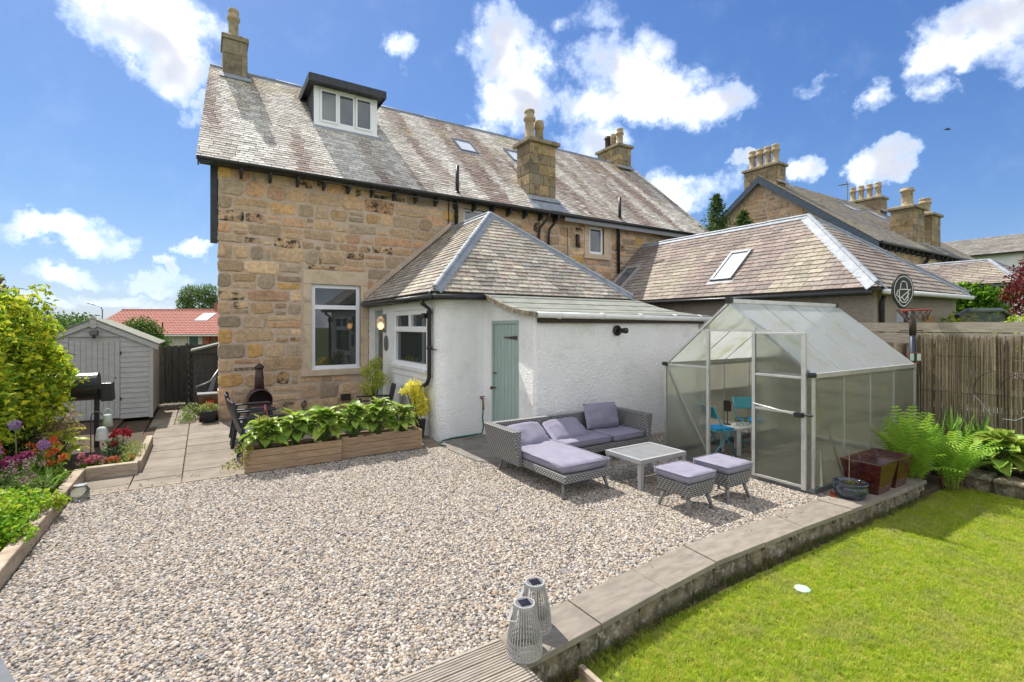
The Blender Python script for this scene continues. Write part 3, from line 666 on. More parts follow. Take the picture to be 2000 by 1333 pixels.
def chimney(par, x0, x1, y0, y1, zb, zt, pots, cap=.09, blocks=True, capz=.2, ch=.31, nind=True):
    m = MB(); m.box(x0 + .02, x1 - .02, y0 + .02, y1 - .02, zb - .6, zt); c = part(m, 'chimney', 'mortar', par)
    z = zb - .5; k = 0; allb = MB()
    while z < zt - .02:
        z1 = min(z + ch * ru(.9, 1.1), zt); z1 = zt if zt - z1 < .12 else z1
        def row(a0, a1, face):
            a = a0
            while a < a1 - .01:
                b = min(a + ru(.28, .6), a1); b = a1 if a1 - b < .15 else b
                cc = random.choice(CH); q = ru(.75, 1.1); col = tuple(v * q for v in cc) if blocks else (.33 * q, .29 * q, .21 * q)
                mm = MB() if nind else allb; g = .006; dd = ru(0, .008)
                if face == 'f': mm.box(a + g, b - g, y0 - dd, y0 + .03, z + g, z1 - g, col)
                elif face == 'l': mm.box(x0 - dd, x0 + .03, a + g, b - g, z + g, z1 - g, col)
                else: mm.box(x1 - .03, x1 + dd, a + g, b - g, z + g, z1 - g, col)
                if nind: part(mm, 'block', 'chimney_stone', c, bevel=.01, seg=1)
                a = b
        row(x0, x1, 'f'); row(y0 + .031, y1, 'l'); row(y0 + .031, y1, 'r'); z = z1; k += 1
    if not nind: part(allb, 'blocks', 'chimney_stone', c, kind='stuff')
    m = MB(); m.box(x0 - cap, x1 + cap, y0 - cap, y1 + cap, zt, zt + capz * .6, (.34, .3, .21)).frus((x0 - cap, x1 + cap, y0 - cap, y1 + cap), (x0 + .08, x1 - .08, y0 + .08, y1 - .08), zt + capz * .6 + .001, zt + capz, (.3, .27, .18))
    part(m, 'cap', 'chimney_stone', c, bevel=.015)
    for p in pots: chim_pot(c, *p)
    m = MB(); m.ext([(x0 - .1, y0 - .14, zb - .02), (x1 + .1, y0 - .14, zb - .02), (x1 + .1, y0 - .002, zb + .14), (x0 - .1, y0 - .002, zb + .14)], Nd * .03); part(m, 'flashing', 'lead', c)
    return c
chimney(house, .2, .86, 4.0, 5.0, 9.78, 11.02, [(.5, 4.4, 11.2, .95, .15, 0)], cap=.04, ch=1.3, blocks=False, capz=.22)
chimney(house, 8.9, 9.97, .14, .95, 6.42, 8.38, [(9.12, .5, 8.55, 1.02, .17, 0), (9.58, .58, 8.55, .78, .155, 1)], cap=.12, ch=.36)
chimney(house, 16.75, 17.6, 4.0, 5.5, 9.9, 10.98, [(17.18, 5.2, 11.15, .72, .15, 2, 'iron'), (17.18, 4.8, 11.15, .72, .14, 1), (17.18, 4.35, 11.15, .85, .16, 0)], cap=.1, ch=.3)
m = MB(); m.ext([(8.7, -.33, EZ + .03), (10.25, -.33, EZ + .03), (10.15, .1, EZ + .42), (8.8, .1, EZ + .42)], Nd * .03); part(m, 'lead_skirt', 'lead', house)
# ------------------------------------------------------------------ white rear extension with lean-to
extn = thing('white_extension', 'white harled rear extension with pyramid slate roof and low lean-to', 'building', (3.5, 0, 0))
def arc(cx, cy, r, a0, a1, n=5): return [(cx + r * math.cos(RA(a0 + (a1 - a0) * i / n)), cy + r * math.sin(RA(a0 + (a1 - a0) * i / n))) for i in range(n + 1)]
def harl_wall(path, z0, ztop, holes, name='wall', mat='white_harl', parent=extn, depth=.14, flare=.0):
    """vertical shell along a plan path; holes given as (path index segment, fraction-free distance s0,s1,z0,z1)"""
    P = [Vector((p[0], p[1], 0)) for p in path]; S_ = [0]
    for i in range(1, len(P)): S_.append(S_[-1] + (P[i] - P[i - 1]).length)
    def at(s):
        for i in range(1, len(P)):
            if s <= S_[i] + 1e-6:
                t = (s - S_[i - 1]) / max(S_[i] - S_[i - 1], 1e-6); d = (P[i] - P[i - 1]).normalized(); return P[i - 1].lerp(P[i], t), Vector((-d.y, d.x, 0))
        d = (P[-1] - P[-2]).normalized(); return P[-1], Vector((-d.y, d.x, 0))
    ss = sorted(set(S_) | {h[0] for h in holes} | {h[1] for h in holes}); m = MB()
    for i in range(len(ss) - 1):
        a, b = ss[i], ss[i + 1]; mid = (a + b) / 2
        if b - a < 1e-5: continue
        pa, na = at(a + 1e-5); pb, nb = at(b - 1e-5); hz = [h for h in holes if h[0] < mid < h[1]]
        zs = [z0] + [z for h in hz for z in (h[2], h[3])] + [None]
        for j in range(0, len(zs), 2):
            za, zb = zs[j], zs[j + 1]; ta = ztop(a) if zb is None else zb; tb = ztop(b) if zb is None else zb
            if ta - za > 1e-4: m.add([(pa.x, pa.y, za), (pb.x, pb.y, za), (pb.x, pb.y, tb), (pa.x, pa.y, ta)], [(0, 1, 2, 3)])
    for h in holes:                                        # reveals
        pa, na = at(h[0] + 1e-4); pb, nb = at(h[1] - 1e-4); qa, qb = pa + na * depth, pb + nb * depth
        for (p, q, za, zb) in ((pa, qa, h[2], h[3]), (pb, qb, h[2], h[3])): m.add([(p.x, p.y, za), (q.x, q.y, za), (q.x, q.y, zb), (p.x, p.y, zb)], [(0, 1, 2, 3)])
        for z in (h[2], h[3]): m.add([(pa.x, pa.y, z), (pb.x, pb.y, z), (qb.x, qb.y, z), (qa.x, qa.y, z)], [(0, 1, 2, 3)])
    return part(m, name, mat, parent)
XW, YF, XD, YL, XE = 3.5, -4.66, 4.52, -6.4, 8.95
r = .22
path = [(XW, .0)] + arc(XW + r, YF + r, r, 180, 270) + [(XD - .18, YF)] + [(XD - .06, YF - .03), (XD, YF - .12)] + arc(XD + .06, YL + .06, .06, 180, 270) + arc(XE - .06, YL + .06, .06, 270, 360) + [(XE, -3.0)]
S_ = [0]
for i in range(1, len(path)): S_.append(S_[-1] + math.dist(path[i], path[i - 1]))
def s_of(i): return S_[i]
iD = 1 + 6 + 1 + 1                                         # index of (XD, YF-.12)
sD = S_[iD]; sDe = S_[iD + 1]
def ztop(s):
    if s < S_[8]: return 2.9
    if s <= sD: return 2.80
    if s <= sDe: t = (s - sD) / (sDe - sD); return 2.80 - .37 * (t ** .75)
    return 2.42
hole_win = (2.0, 4.05, 1.32, 2.55); hole_door = (.42, 1.22, .02, 2.68)
sdoor0 = sD + (-4.9 - (YF - .12)) * -1; sdoor1 = sD + (-5.9 - (YF - .12)) * -1
harl_wall(path, -.25, ztop, [hole_win, hole_door, (sdoor0, sdoor1, .05, 2.31)])
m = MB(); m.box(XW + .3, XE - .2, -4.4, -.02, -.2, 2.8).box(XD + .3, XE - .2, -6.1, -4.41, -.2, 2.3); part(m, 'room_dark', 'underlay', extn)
# window in the left wall (faces -x)
def frame_y(x, y0, y1, z0, z1, fw, dep, mb):              # y0<y1
    mb.box(x, x + dep, y0, y0 + fw, z0, z1).box(x, x + dep, y1 - fw, y1, z0, z1).box(x + .001, x + dep, y0 + fw, y1 - fw, z0, z0 + fw).box(x + .001, x + dep, y0 + fw, y1 - fw, z1 - fw, z1); return mb
y0, y1, z0, z1 = -4.05, -2.0, 1.32, 2.55
m = MB(); frame_y(XW + .03, y0, y1, z0, z1, .1, .09, m); m.box(XW + .025, XW + .12, y0 + .1, y1 - .1, 2.08, 2.2).box(XW + .023, XW + .12, -3.09, -2.96, 2.2, z1 - .1)
fr = part(m, 'window', 'white_upvc', extn, bevel=.006)
for (a, b, c, d) in ((y0 + .08, y1 - .08, z0 + .08, 2.08), (y0 + .08, -3.08, 2.2, z1 - .08), (-2.97, y1 - .08, 2.2, z1 - .08)):
    g = MB(); g.box(XW + .09, XW + .1, a, b, c, d); part(g, 'pane', 'glass', fr)
m = MB(); m.box(XW - .07, XW + .06, y0 - .1, y1 + .1, z0 - .07, z0 - .001); part(m, 'sill', 'white_paint', extn, bevel=.01)
m = MB(); m.box(XW - .03, XW + .05, y0 - .06, y1 + .06, z0 - .2, z0 - .071); part(m, 'sill_stone', 'white_harl', extn)
# back door in its porch
m = MB(); frame_y(XW + .02, -1.22, -.42, .02, 2.68, .07, .1, m); part(m, 'door_frame', 'white_paint', extn)
m = MB(); m.box(XW + .1, XW + .14, -1.15, -.49, .03, 2.6); dr = part(m, 'back_door', 'sage_paint', extn)
g = MB(); g.box(XW + .085, XW + .1, -1.05, -.6, 1.1, 2.45); part(g, 'door_pane', 'glass', dr)
# store door of upright boards (faces -x)
m = MB(); frame_y(XD + .005, -5.9, -4.9, .05, 2.31, .06, .09, m); sdo = part(m, 'store_door', 'sage_paint', extn, bevel=.005)
n = 7
for i in range(n):
    a = -5.84 + i * (.88 / n); m = MB(); m.box(XD + .03, XD + .06, a + .005, a + .88 / n - .005, .06, 2.25); part(m, 'board', 'sage_paint', sdo, bevel=.006, seg=1)
m = MB(); m.box(XD + .012, XD + .028, -5.88, -5.84, 1.86, 2.12).ext([(XD + .014, -5.84, 2.03), (XD + .014, -5.84, 1.95), (XD + .014, -5.32, 1.985), (XD + .014, -5.32, 1.995)], (.012, 0, 0)); part(m, 'hinge', 'iron', sdo)
m = MB(); m.tube([(XD + .03, -5.02, 1.0), (XD - .05, -5.02, 1.0)], .012, 8).lathe((XD - .06, -5.02, .97), [(.01, 0), (.035, .01), (.035, .05), (.01, .06)], 10).box(XD - .02, XD + .02, -5.06, -4.98, 1.28, 1.3); part(m, 'door_knob', 'rust', sdo, smooth=True)
m = MB(); m.box(XD - .05, XD + .1, -5.95, -4.85, -.02, .048); part(m, 'door_step', 'concrete', extn)
# extension roof: ridge from the house, two hips, three slated faces
EE, AX, AY, AZ = 2.84, 5.9, -2.42, 5.04
ex0, ex1, ey = 3.33, 8.55, -4.83
def face(O, A, B, poly_pts):
    """roof plane through O with axes A (along eave), B (up): returns 2-D coordinates of 3-D points"""
    A = Vector(A).normalized(); O = Vector(O); return A, [((Vector(p) - O).dot(A), (Vector(p) - O).dot(Vector(B).normalized())) for p in poly_pts]
pL = [(ex0, 0, EE), (ex0, ey, EE), (AX, AY, AZ), (AX, 0, AZ)]
pF = [(ex0, ey, EE), (ex1, ey, EE), (AX, AY, AZ)]
pR = [(ex1, ey, EE), (ex1, 0, EE), (AX, 0, AZ), (AX, AY, AZ)]
m = MB()
for q in (pL, pF, pR): m.ext(q, (0, 0, -.05))
eroof = part(m, 'roof', 'underlay', extn)
def ext_col(seed, warm=0):
    def f(a, b):
        st = nz(a * 1.1, b * .5, seed) + .5 * nz(a * 2.7, b * .9, seed + 4); k = ru(.74, 1.15)
        c = np.array((.48, .44, .375)); pk = np.array((.46, .375, .31)); dk = np.array((.3, .27, .235)); ok = np.array((.57, .515, .41))
        r_ = rnd()
        if r_ < .16 + warm: c = pk
        elif r_ < .3 + warm: c = ok
        elif r_ < .42 + warm: c = np.array((.36, .345, .315))
        c = c + (dk - c) * max(0, min(.8, -st * 1.3)); return tuple(c * k) + (0,)
    return f
def do_face(par, O, A, B, pts, cf, sw, ex_, nind, skew=0, mat='slate', holes=()):
    A_, p2 = face(O, A, B, pts)
    if sum(p2[i][0] * p2[(i + 1) % len(p2)][1] - p2[(i + 1) % len(p2)][0] * p2[i][1] for i in range(len(p2))) < 0: p2 = p2[::-1]
    slate_roof(par, O, A, B, p2, sw, ex_, cf, mat, nind=nind, skew=skew, holes=holes, th=.017)
do_face(eroof, (ex0, 0, EE), (0, -1, 0), (AX - ex0, 0, AZ - EE), pL, ext_col(3), .25, .14, 150)
do_face(eroof, (ex0, ey, EE), (1, 0, 0), (0, AY - ey, AZ - EE), pF, ext_col(6, .0), .25, .14, 150)
def lead_run(par, p, q, seg=.85, r_=.085, wd=.2, n1=None, n2=None, name='lead_piece'):
    p = Vector(p); q = Vector(q); L = (q - p).length; d = (q - p) / L; k = 0; side = d.cross(Vector((0, 0, 1))).normalized()
    while k < L - .05:
        k1 = min(k + seg * ru(.9, 1.1), L); a = p + d * k; b = p + d * (k1 - .004)
        m = MB(); m.tube([a + Vector((0, 0, .035)), b + Vector((0, 0, .045))], r_ * .62, 9)
        for s_ in (-1, 1):
            o1 = side * s_ * wd; dn = Vector((0, 0, -.5 * wd + .01))
            m.add([a + Vector((0, 0, .055)), b + Vector((0, 0, .06)), b + o1 + dn, a + o1 + dn, a + Vector((0, 0, .03)), b + Vector((0, 0, .035)), b + o1 + dn - Vector((0, 0, .02)), a + o1 + dn - Vector((0, 0, .02))],
                  [(0, 1, 2, 3), (7, 6, 5, 4), (3, 2, 6, 7), (0, 3, 7, 4), (1, 5, 6, 2)])
        part(m, name, 'lead', par, smooth=False); k = k1
lead_run(eroof, (AX, AY, AZ + .02), (ex0 + .02, ey + .02, EE + .05), wd=.13); lead_run(eroof, (AX, AY, AZ + .02), (ex1 - .02, ey + .02, EE + .05), wd=.12); lead_run(eroof, (AX, AY - .02, AZ + .03), (AX, -.02, AZ + .03), wd=.1)
m = MB(); m.ext([(3.36, -.02, 2.93), (AX, -.02, AZ + .1), (AX, -.02, AZ + .26), (3.36, -.02, 3.09)], (0, -.09, 0)); part(m, 'mortar_fillet', 'mortar', eroof)
# gutters and downpipe
m = MB(); m.tube([(ex0 - .05, -.12, EE - .06), (ex0 - .05, ey - .03, EE - .09)], .055, 10).tube([(ex0 - .05, ey - .05, EE - .09), (4.46, ey - .05, EE - .07)], .055, 10); part(m, 'gutter', 'black_plastic', extn, smooth=True)
for yy in (-.8, -1.9, -3.0, -4.0):
    m = MB(); m.box(ex0 - .02, XW + .02, yy - .015, yy + .015, EE - .13, EE - .1); part(m, 'gutter_bracket', 'black_plastic', extn)
m = MB(); yy = -4.36; m.tube([(ex0 - .05, yy, EE - .1), (ex0 - .04, yy, EE - .2), (XW - .07, yy, EE - .3), (XW - .07, yy, 1.2), (XW - .08, yy + .08, 1.08), (XW - .1, -3.6, .82), (XW - .1, -3.5, .72), (XW - .1, -3.5, 0)], .042, 10)
for zz in (1.75, 2.45): m.lathe((XW - .07, yy, zz), [(.056, 0), (.056, .06)], 10)
m.tube([(XW - .03, yy - .02, 1.75), (XW - .02, yy - .22, 1.75)], .01, 6)
part(m, 'downpipe', 'black_plastic', extn, smooth=True)
m = MB(); m.box(XW - .16, XW - .06, -4.27, -4.15, 2.36, 2.46).box(XW - .06, XW + .01, -4.23, -4.19, 2.38, 2.42); part(m, 'camera', 'black_plastic', extn, bevel=.01)
m = MB(); m.box(4.9, 5.1, -.7, -.6, 4.2, 4.3); 
# eaves board
m = MB(); m.box(ex0, XW + .05, ey + .05, 0, EE - .12, EE - .06).box(ex0 + .001, 4.46, ey, YF + .05, EE - .12, EE - .061); part(m, 'eaves_board', 'dark_timber', extn)
# lean-to roof: felt strips with a curling verge
rows = [(-4.74, 2.86), (-5.0, 2.78), (-5.35, 2.66), (-5.8, 2.54), (-6.2, 2.47), (-6.55, 2.43)]
for i in range(len(rows) - 1):
    (ya, za), (yb, zb) = rows[i], rows[i + 1]; m = MB(); o = .012 * (len(rows) - i) * 0
    def xr(y): return 8.62 + (y + 4.74) / (-6.55 + 4.74) * .45
    t = .03
    m.add([(4.42, ya, za), (xr(ya), ya, za), (xr(yb), yb - .03, zb + .006), (4.42, yb - .03, zb + .006), (4.42, ya, za - t), (xr(ya), ya, za - t), (xr(yb), yb - .03, zb - t), (4.42, yb - .03, zb - t)], [(0, 3, 2, 1), (4, 5, 6, 7), (0, 4, 7, 3), (3, 7, 6, 2), (2, 6, 5, 1), (1, 5, 4, 0)])
    part(m, 'felt_strip', 'felt', extn)
m = MB(); pts = [(4.40, y, z) for y, z in rows]
for i in range(len(pts) - 1): m.bar((4.41, rows[i][0], rows[i][1] - .03), (4.41, rows[i + 1][0] - (.04 if i == len(pts) - 2 else 0), rows[i + 1][1] - .03), .05, .085)
part(m, 'verge_board', 'old_wall', extn)
m = MB(); m.box(4.56, 9.02, -6.47, -6.42, 2.26, 2.375); part(m, 'fascia', 'iron', extn)
m = MB(); m.tube([(4.46, -6.55, 2.40), (9.15, -6.55, 2.36)], .052, 10)
for x in (4.9, 5.9, 6.9, 7.9, 8.7): m.tube([(x, -6.55, 2.392), (x + .07, -6.55, 2.391)], .06, 10)
part(m, 'lean_to_gutter', 'white_paint', extn, smooth=True)
m = MB(); m.tube([(9.03, -6.5, 2.33), (9.03, -6.45, 2.2), (9.03, -6.45, 0)], .04, 10); part(m, 'white_downpipe', 'white_paint', extn, smooth=True)
# overflow on the white wall
m = MB(); m.tube([(6.44, -6.405, 2.12), (6.44, -6.44, 2.12)], .1, 14).tube([(6.44, -6.44, 2.12), (6.47, -6.62, 2.12)], .045, 10).tube([(6.468, -6.58, 2.12), (6.475, -6.64, 2.12)], .055, 10); part(m, 'flue', 'black_plastic', extn, smooth=True)
# lamp and plaque by the back door
wl = thing('wall_lamp', 'lit bulkhead lamp on the white wall beside the green back door', 'lamp', (XW, -1.42, 2.1))
m = MB(); m.box(XW - .04, XW + .01, -1.5, -1.34, 2.05, 2.5); part(m, 'base', 'grey_metal', wl, bevel=.015)
m = MB(); m.lathe((XW - .12, -1.42, 2.12), [(.03, 0), (.085, .05), (.1, .16), (.085, .27), (.03, .32)], 14); part(m, 'globe', 'frosted', wl, smooth=True)
MATS['frosted'].node_tree.nodes['Principled BSDF'].inputs['Transmission Weight'].default_value = .85
m = MB(); m.lathe((XW - .12, -1.42, 2.15), [(.02, 0), (.045, .04), (.045, .1), (.02, .14)], 10); part(m, 'bulb', 'lamp_glass', wl, smooth=True)
pq = MB(); pq.tube([(XW - .005, -1.52, 1.79), (XW - .03, -1.52, 1.79)], .14, 20); pq.v = [(v[0], v[1], 1.79 + (v[2] - 1.79) * 1.35) for v in pq.v]
tag(part(pq, 'wall_plaque', 'grey_metal'), 'oval dark plaque on the white wall under the lit lamp', 'plaque')
# tap and hose
tp = thing('garden_tap', 'brass garden tap on the white wall left of the green store door', 'tap', (4.4, YF, .7))
m = MB(); m.tube([(4.4, YF + .02, .76), (4.4, YF - .12, .76)], .016, 8).tube([(4.4, YF - .09, .76), (4.39, YF - .13, .72), (4.39, YF - .14, .64)], .016, 8); part(m, 'spout', 'rust', tp, smooth=True)
m = MB(); m.tube([(4.35, YF - .08, .8), (4.45, YF - .08, .8)], .01, 6).tube([(4.4, YF - .08, .76), (4.4, YF - .08, .8)], .009, 6); part(m, 'handle', 'rust', tp)
m = MB(); m.tube([(4.39, YF - .14, .66), (4.39, YF - .14, .55)], .024, 10); part(m, 'connector', 'brass', tp, smooth=True)
m = MB(); m.tube([(4.39, YF - .14, .56), (4.37, YF - .15, .4), (4.42, YF - .1, .2), (4.4, YF - .06, .06), (4.1, YF - .03, .045), (3.75, YF - .06, .045), (3.5, YF - .16, .045), (3.38, YF - .32, .03), (3.42, YF - .5, .03)], .015, 7)
tag(part(m, 'garden_hose', 'hose', smooth=True), 'green garden hose running from the tap along the foot of the wall', 'hose')
ap = MB(); pts = [(3.42, -4.9), (3.38, -5.5), (3.45, -6.3), (3.75, -6.75), (4.5, -6.9), (4.515, -4.67), (3.75, -4.67)]
ap.ext([(p[0], p[1], -.02) for p in pts], (0, 0, .045)); tag(part(ap, 'concrete_apron', 'concrete', bevel=.012), 'worn concrete apron on the ground in front of the green store door', 'slab')

# ------------------------------------------------------------------ neighbour's outbuilding (hip roof, roughcast)
nb = thing('roughcast_outbuilding', "grey roughcast outbuilding with purple slate hip roof and two skylights", 'building', (11.6, -8.7, 0))
nx0, nx1, ny, nz0, rx_, ry_, rz_ = 11.4, 16.62, -8.86, 3.0, 14.0, -6.19, 5.25
m = MB(); wall_holes(m, 'x', -8.68, 11.62, 16.4, -.3, 3.0, [(12.75, 13.75, 1.0, 2.62)], .25); m.box(11.62, 11.9, -8.429, -.05, -.3, 3.0).box(16.1, 16.4, -8.429, -.05, -.3, 3.0); part(m, 'wall', 'roughcast', nb)
fr = window_x(nb, 12.75, 13.75, -8.6, 1.0, 2.62, .07, trans=(1.9,))
m = MB(); m.box(14.2, 14.75, -8.74, -8.69, .2, 2.45); part(m, 'yellow_panel', 'boards_ochre', nb)
gA = [(nx0, -.02, nz0), (nx0, ny, nz0), (rx_, ry_, rz_), (rx_, -.02, rz_)]; gB = [(nx0, ny, nz0), (nx1, ny, nz0), (rx_, ry_, rz_)]; gC = [(nx1, ny, nz0), (nx1, -.02, nz0), (rx_, -.02, rz_), (rx_, ry_, rz_)]
m = MB()
for q in (gA, gB, gC): m.ext(q, (0, 0, -.05))
nroof = part(m, 'roof', 'underlay', nb)
def nb_col(seed):
    def f(a, b):
        st = nz(a * .8, b * .45, seed) + .4 * nz(a * 2.1, b * 1.2, seed + 3); k = ru(.8, 1.14); r_ = rnd()
        c = np.array((.36, .29, .262)) if r_ < .6 else (np.array((.41, .355, .3)) if r_ < .82 else np.array((.3, .262, .245)))
        y_ = np.array((.43, .39, .3)); c = c + (y_ - c) * max(0, min(.8, st * 1.5 - .1)); d_ = np.array((.21, .175, .155)); c = c + (d_ - c) * max(0, min(.7, -st * 1.3 - .05)); return tuple(c * k) + (0,)
    return f
do_face(nroof, (nx0, -.02, nz0), (0, -1, 0), (rx_ - nx0, 0, rz_ - nz0), gA, nb_col(11), .3, .175, 260, skew=.05)
do_face(nroof, (nx0, ny, nz0), (1, 0, 0), (0, ry_ - ny, rz_ - nz0), gB, nb_col(15), .3, .175, 40)
lead_run(nroof, (rx_, ry_, rz_ + .02), (nx0 + .05, ny + .05, nz0 + .06), seg=1.2, wd=.2); lead_run(nroof, (rx_, ry_, rz_ + .02), (nx1, ny, nz0 + .05), seg=1.2, wd=.14); lead_run(nroof, (rx_, ry_, rz_ + .02), (rx_, -.1, rz_ + .02), seg=1.3, wd=.13)
Oa, Xa, Ya = (nx0, 0, nz0), (0, -1, 0), (rx_ - nx0, 0, rz_ - nz0)
skylight(nb, Oa, Xa, Ya, 4.55, 5.2, .7, 2.05, 'grey_metal', .1); skylight(nb, Oa, Xa, Ya, .35, 1.05, .7, 2.0, 'alu', .1, 'glass_blind')
m = MB(); m.tube([(nx0 - .06, -1.5, nz0 - .06), (nx0 - .06, ny + .1, nz0 - .1)], .055, 8); part(m, 'gutter', 'black_plastic', nb, smooth=True)
m = MB(); m.tube([(nx0 + .1, ny - .06, nz0 - .08), (nx1 + .1, ny - .06, nz0 - .05)], .055, 8); part(m, 'white_gutter', 'white_paint', nb, smooth=True)
m = MB(); m.tube([(11.85, -8.78, 2.85), (11.85, -8.74, 2.7), (11.85, -8.74, 0)], .05, 8); part(m, 'downpipe', 'black_plastic', nb, smooth=True)
m = MB(); m.tube([(11.52, -5.9, 2.95), (11.55, -5.9, 2.75), (11.55, -5.9, 0)], .05, 8); part(m, 'white_downpipe', 'white_paint', nb, smooth=True)

# ------------------------------------------------------------------ neighbouring stone house beyond
nh = thing('neighbour_stone_house', 'neighbouring rubble stone house with blue gable board and many chimneys', 'house', (24.2, -3.7, 0))
gxp = 24.2; gy0, gyr, gy1, ge, gr = -3.75, 1.25, 6.25, 6.0, 9.85; NHX = 37.0
m = MB(); m.ext([(gxp, gy0, -.5), (gxp, gy0, ge), (gxp, gyr, gr), (gxp, gy1, ge), (gxp, gy1, -.5)], (.4, 0, 0)); m.box(gxp + .401, NHX, gy0, gy0 + .4, -.5, ge); part(m, 'wall', 'mortar', nh)
def keep_g(s):
    for a in s[:2]:
        if s[3] > ge + (gr - ge) * (1 - abs(a - gyr) / 5.0) - .15: return False
    return s[2] > 3.8
for s_ in rubble(gy0, gy1, 3.8, 9.7, (), keep_g, hs=(.22, .4), ws=(.25, .75)):
    m = MB(); stone_mesh(m, lambda a, d, z: (gxp - d, a, z), *s_, stone_col(), .025, .03); part(m, 'stone', 'stone', nh)
nwin = (29.95, 31.35, 3.6, 5.5)
for s_ in rubble(gxp, NHX, 4.2, 5.95, [nwin], None, hs=(.22, .36), ws=(.25, .7)):
    m = MB(); stone_mesh(m, lambda a, d, z: (a, gy0 - d, z), *s_, stone_col(), .025, .03); part(m, 'stone', 'stone', nh)
m = MB(); m.box(29.97, 31.33, gy0 - .03, gy0 - .005, 3.6, 5.5); o = part(m, 'window_surround', 'dressed', nh)
for a in (30.1, 30.75): m = MB(); m.box(a, a + .48, gy0 - .06, gy0 - .031, 3.7, 5.35); part(m, 'shutter', 'boards_ochre', nh)
oz = .5; kk = (gr - ge) / (gyr - gy0)
e0 = (gy0 - .35, ge - .35 * kk + .08)
m = MB(); m.ext([(gxp - .3, e0[0], e0[1]), (NHX, e0[0], e0[1]), (NHX, gyr, gr + .12), (gxp - .3, gyr, gr + .12)], (0, .04, -.06)); m.ext([(gxp - .3, gyr + .001, gr + .12), (NHX, gyr + .001, gr + .12), (NHX, gy1 + .35, e0[1]), (gxp - .3, gy1 + .35, e0[1])], (0, -.04, -.06)); nr = part(m, 'roof', 'underlay', nh)
Yn = Vector((0, gyr - e0[0], gr + .12 - e0[1])); Ln = Yn.length
def nh_col(a, b):
    st = nz(a * .5, b * .3, 21); c = np.array((.29, .265, .225)) + np.array((.08, .06, .0)) * st; return tuple(c * ru(.75, 1.2)) + (0,)
slate_roof(nr, (0, e0[0], e0[1]), (1, 0, 0), Yn, [(gxp - .3, 0), (NHX, 0), (NHX, Ln), (gxp - .3, Ln)], .3, .17, nh_col, 'slate', nind=0)
m = MB(); m.ext([(gxp - .33, e0[0], e0[1] - .03), (gxp - .33, gyr, gr + .09), (gxp - .33, gyr, gr - .26), (gxp - .33, e0[0], e0[1] - .32)], (.04, 0, 0)); m.ext([(gxp - .33, gyr + .001, gr + .09), (gxp - .33, gy1 + .35, e0[1] - .03), (gxp - .33, gy1 + .35, e0[1] - .32), (gxp - .33, gyr + .001, gr - .26)], (.04, 0, 0)); part(m, 'bargeboard', 'blue_board', nh)
m = MB(); m.tube([(gxp - .2, e0[0] - .06, e0[1] - .02), (NHX, e0[0] - .06, e0[1] - .02)], .06, 8); part(m, 'gutter', 'black_plastic', nh)
for i in range(20): m = MB(); x = gxp + .3 + i * .62; m.box(x, x + .07, e0[0] + .05, gy0 - .01, e0[1] - .22, e0[1] - .03); part(m, 'rafter_end', 'dark_timber', nh)
for x in (29.6, 31.65): m = MB(); m.tube([(x, e0[0] - .05, e0[1] - .05), (x, gy0 - .12, e0[1] - .5), (x, gy0 - .12, 2)], .09, 8); part(m, 'downpipe', 'black_plastic', nh)
chimney(nh, 24.28, 25.05, .45, 2.25, 9.5, 10.42, [(24.66, .75 + i * .42, 10.58, 1.0, .17, 0) for i in range(4)], cap=.1, nind=False)
chimney(nh, 36.0, 36.9, .4, 2.4, 9.5, 10.35, [(36.4, .7 + i * .48, 10.5, .95, .17, 0) for i in range(4)], cap=.1, nind=False)
chimney(nh, 29.95, 31.3, -3.3, -2.3, 6.3, 8.2, [(30.62, -2.8, 8.4, .95, .26, 2)], cap=.13, nind=False)
chimney(nh, 32.3, 33.5, -3.3, -2.3, 6.3, 8.1, [(32.95, -2.8, 8.3, .85, .25, 0)], cap=.13, nind=False)
m = MB(); m.tube([(33.2, 1.1, 9.9), (33.2, 1.1, 11.0), (33.0, 1.1, 11.05)], .025, 5).tube([(32.2, 1.1, 10.75), (33.5, 1.1, 11.0)], .015, 5)
for k in range(5): m.tube([(32.3 + k * .22, .85, 10.77 + k * .042), (32.3 + k * .22, 1.35, 10.77 + k * .042)], .012, 4)
part(m, 'television_aerial', 'grey_metal', nh)
skylight(nh, (0, e0[0], e0[1]), (1, 0, 0), Yn, 30.0, 31.3, 4.6, 5.6); skylight(nh, (0, e0[0], e0[1]), (1, 0, 0), Yn, 33.0, 34.5, 4.4, 5.6)

# small slated building with ivy, and the white house at the far right
sb = thing('ivy_outbuilding', 'small white outbuilding with purple slate hip roof and ivy on its wall', 'building', (19.2, -9.2, 0))
m = MB(); m.box(19.15, 23.2, -9.2, -2, -.5, 3.4); part(m, 'wall', 'white_harl', sb)
qa = [(18.95, -2, 3.42), (18.95, -9.35, 3.42), (21.1, -8.2, 4.3), (21.1, -2, 4.3)]; qb = [(18.95, -9.35, 3.42), (23.4, -9.35, 3.42), (21.1, -8.2, 4.3)]; qc = [(23.4, -9.35, 3.42), (23.4, -2, 3.42), (21.1, -2, 4.3), (21.1, -8.2, 4.3)]
m = MB()
for q in (qa, qb, qc): m.ext(q, (0, 0, -.05))
sr = part(m, 'roof', 'underlay', sb)
do_face(sr, qa[0], (0, -1, 0), (2.15, 0, .88), qa, nb_col(31), .3, .17, 0); do_face(sr, qb[0], (1, 0, 0), (0, 1.15, .88), qb, nb_col(33), .3, .17, 0)
lead_run(sr, (21.1, -8.2, 4.3), (18.98, -9.32, 3.45), seg=1, wd=.18); lead_run(sr, (21.1, -8.2, 4.3), (21.1, -2, 4.3), seg=1.4, wd=.15); lead_run(sr, (21.1, -8.2, 4.3), (23.4, -9.35, 3.45), seg=1.2, wd=.12)
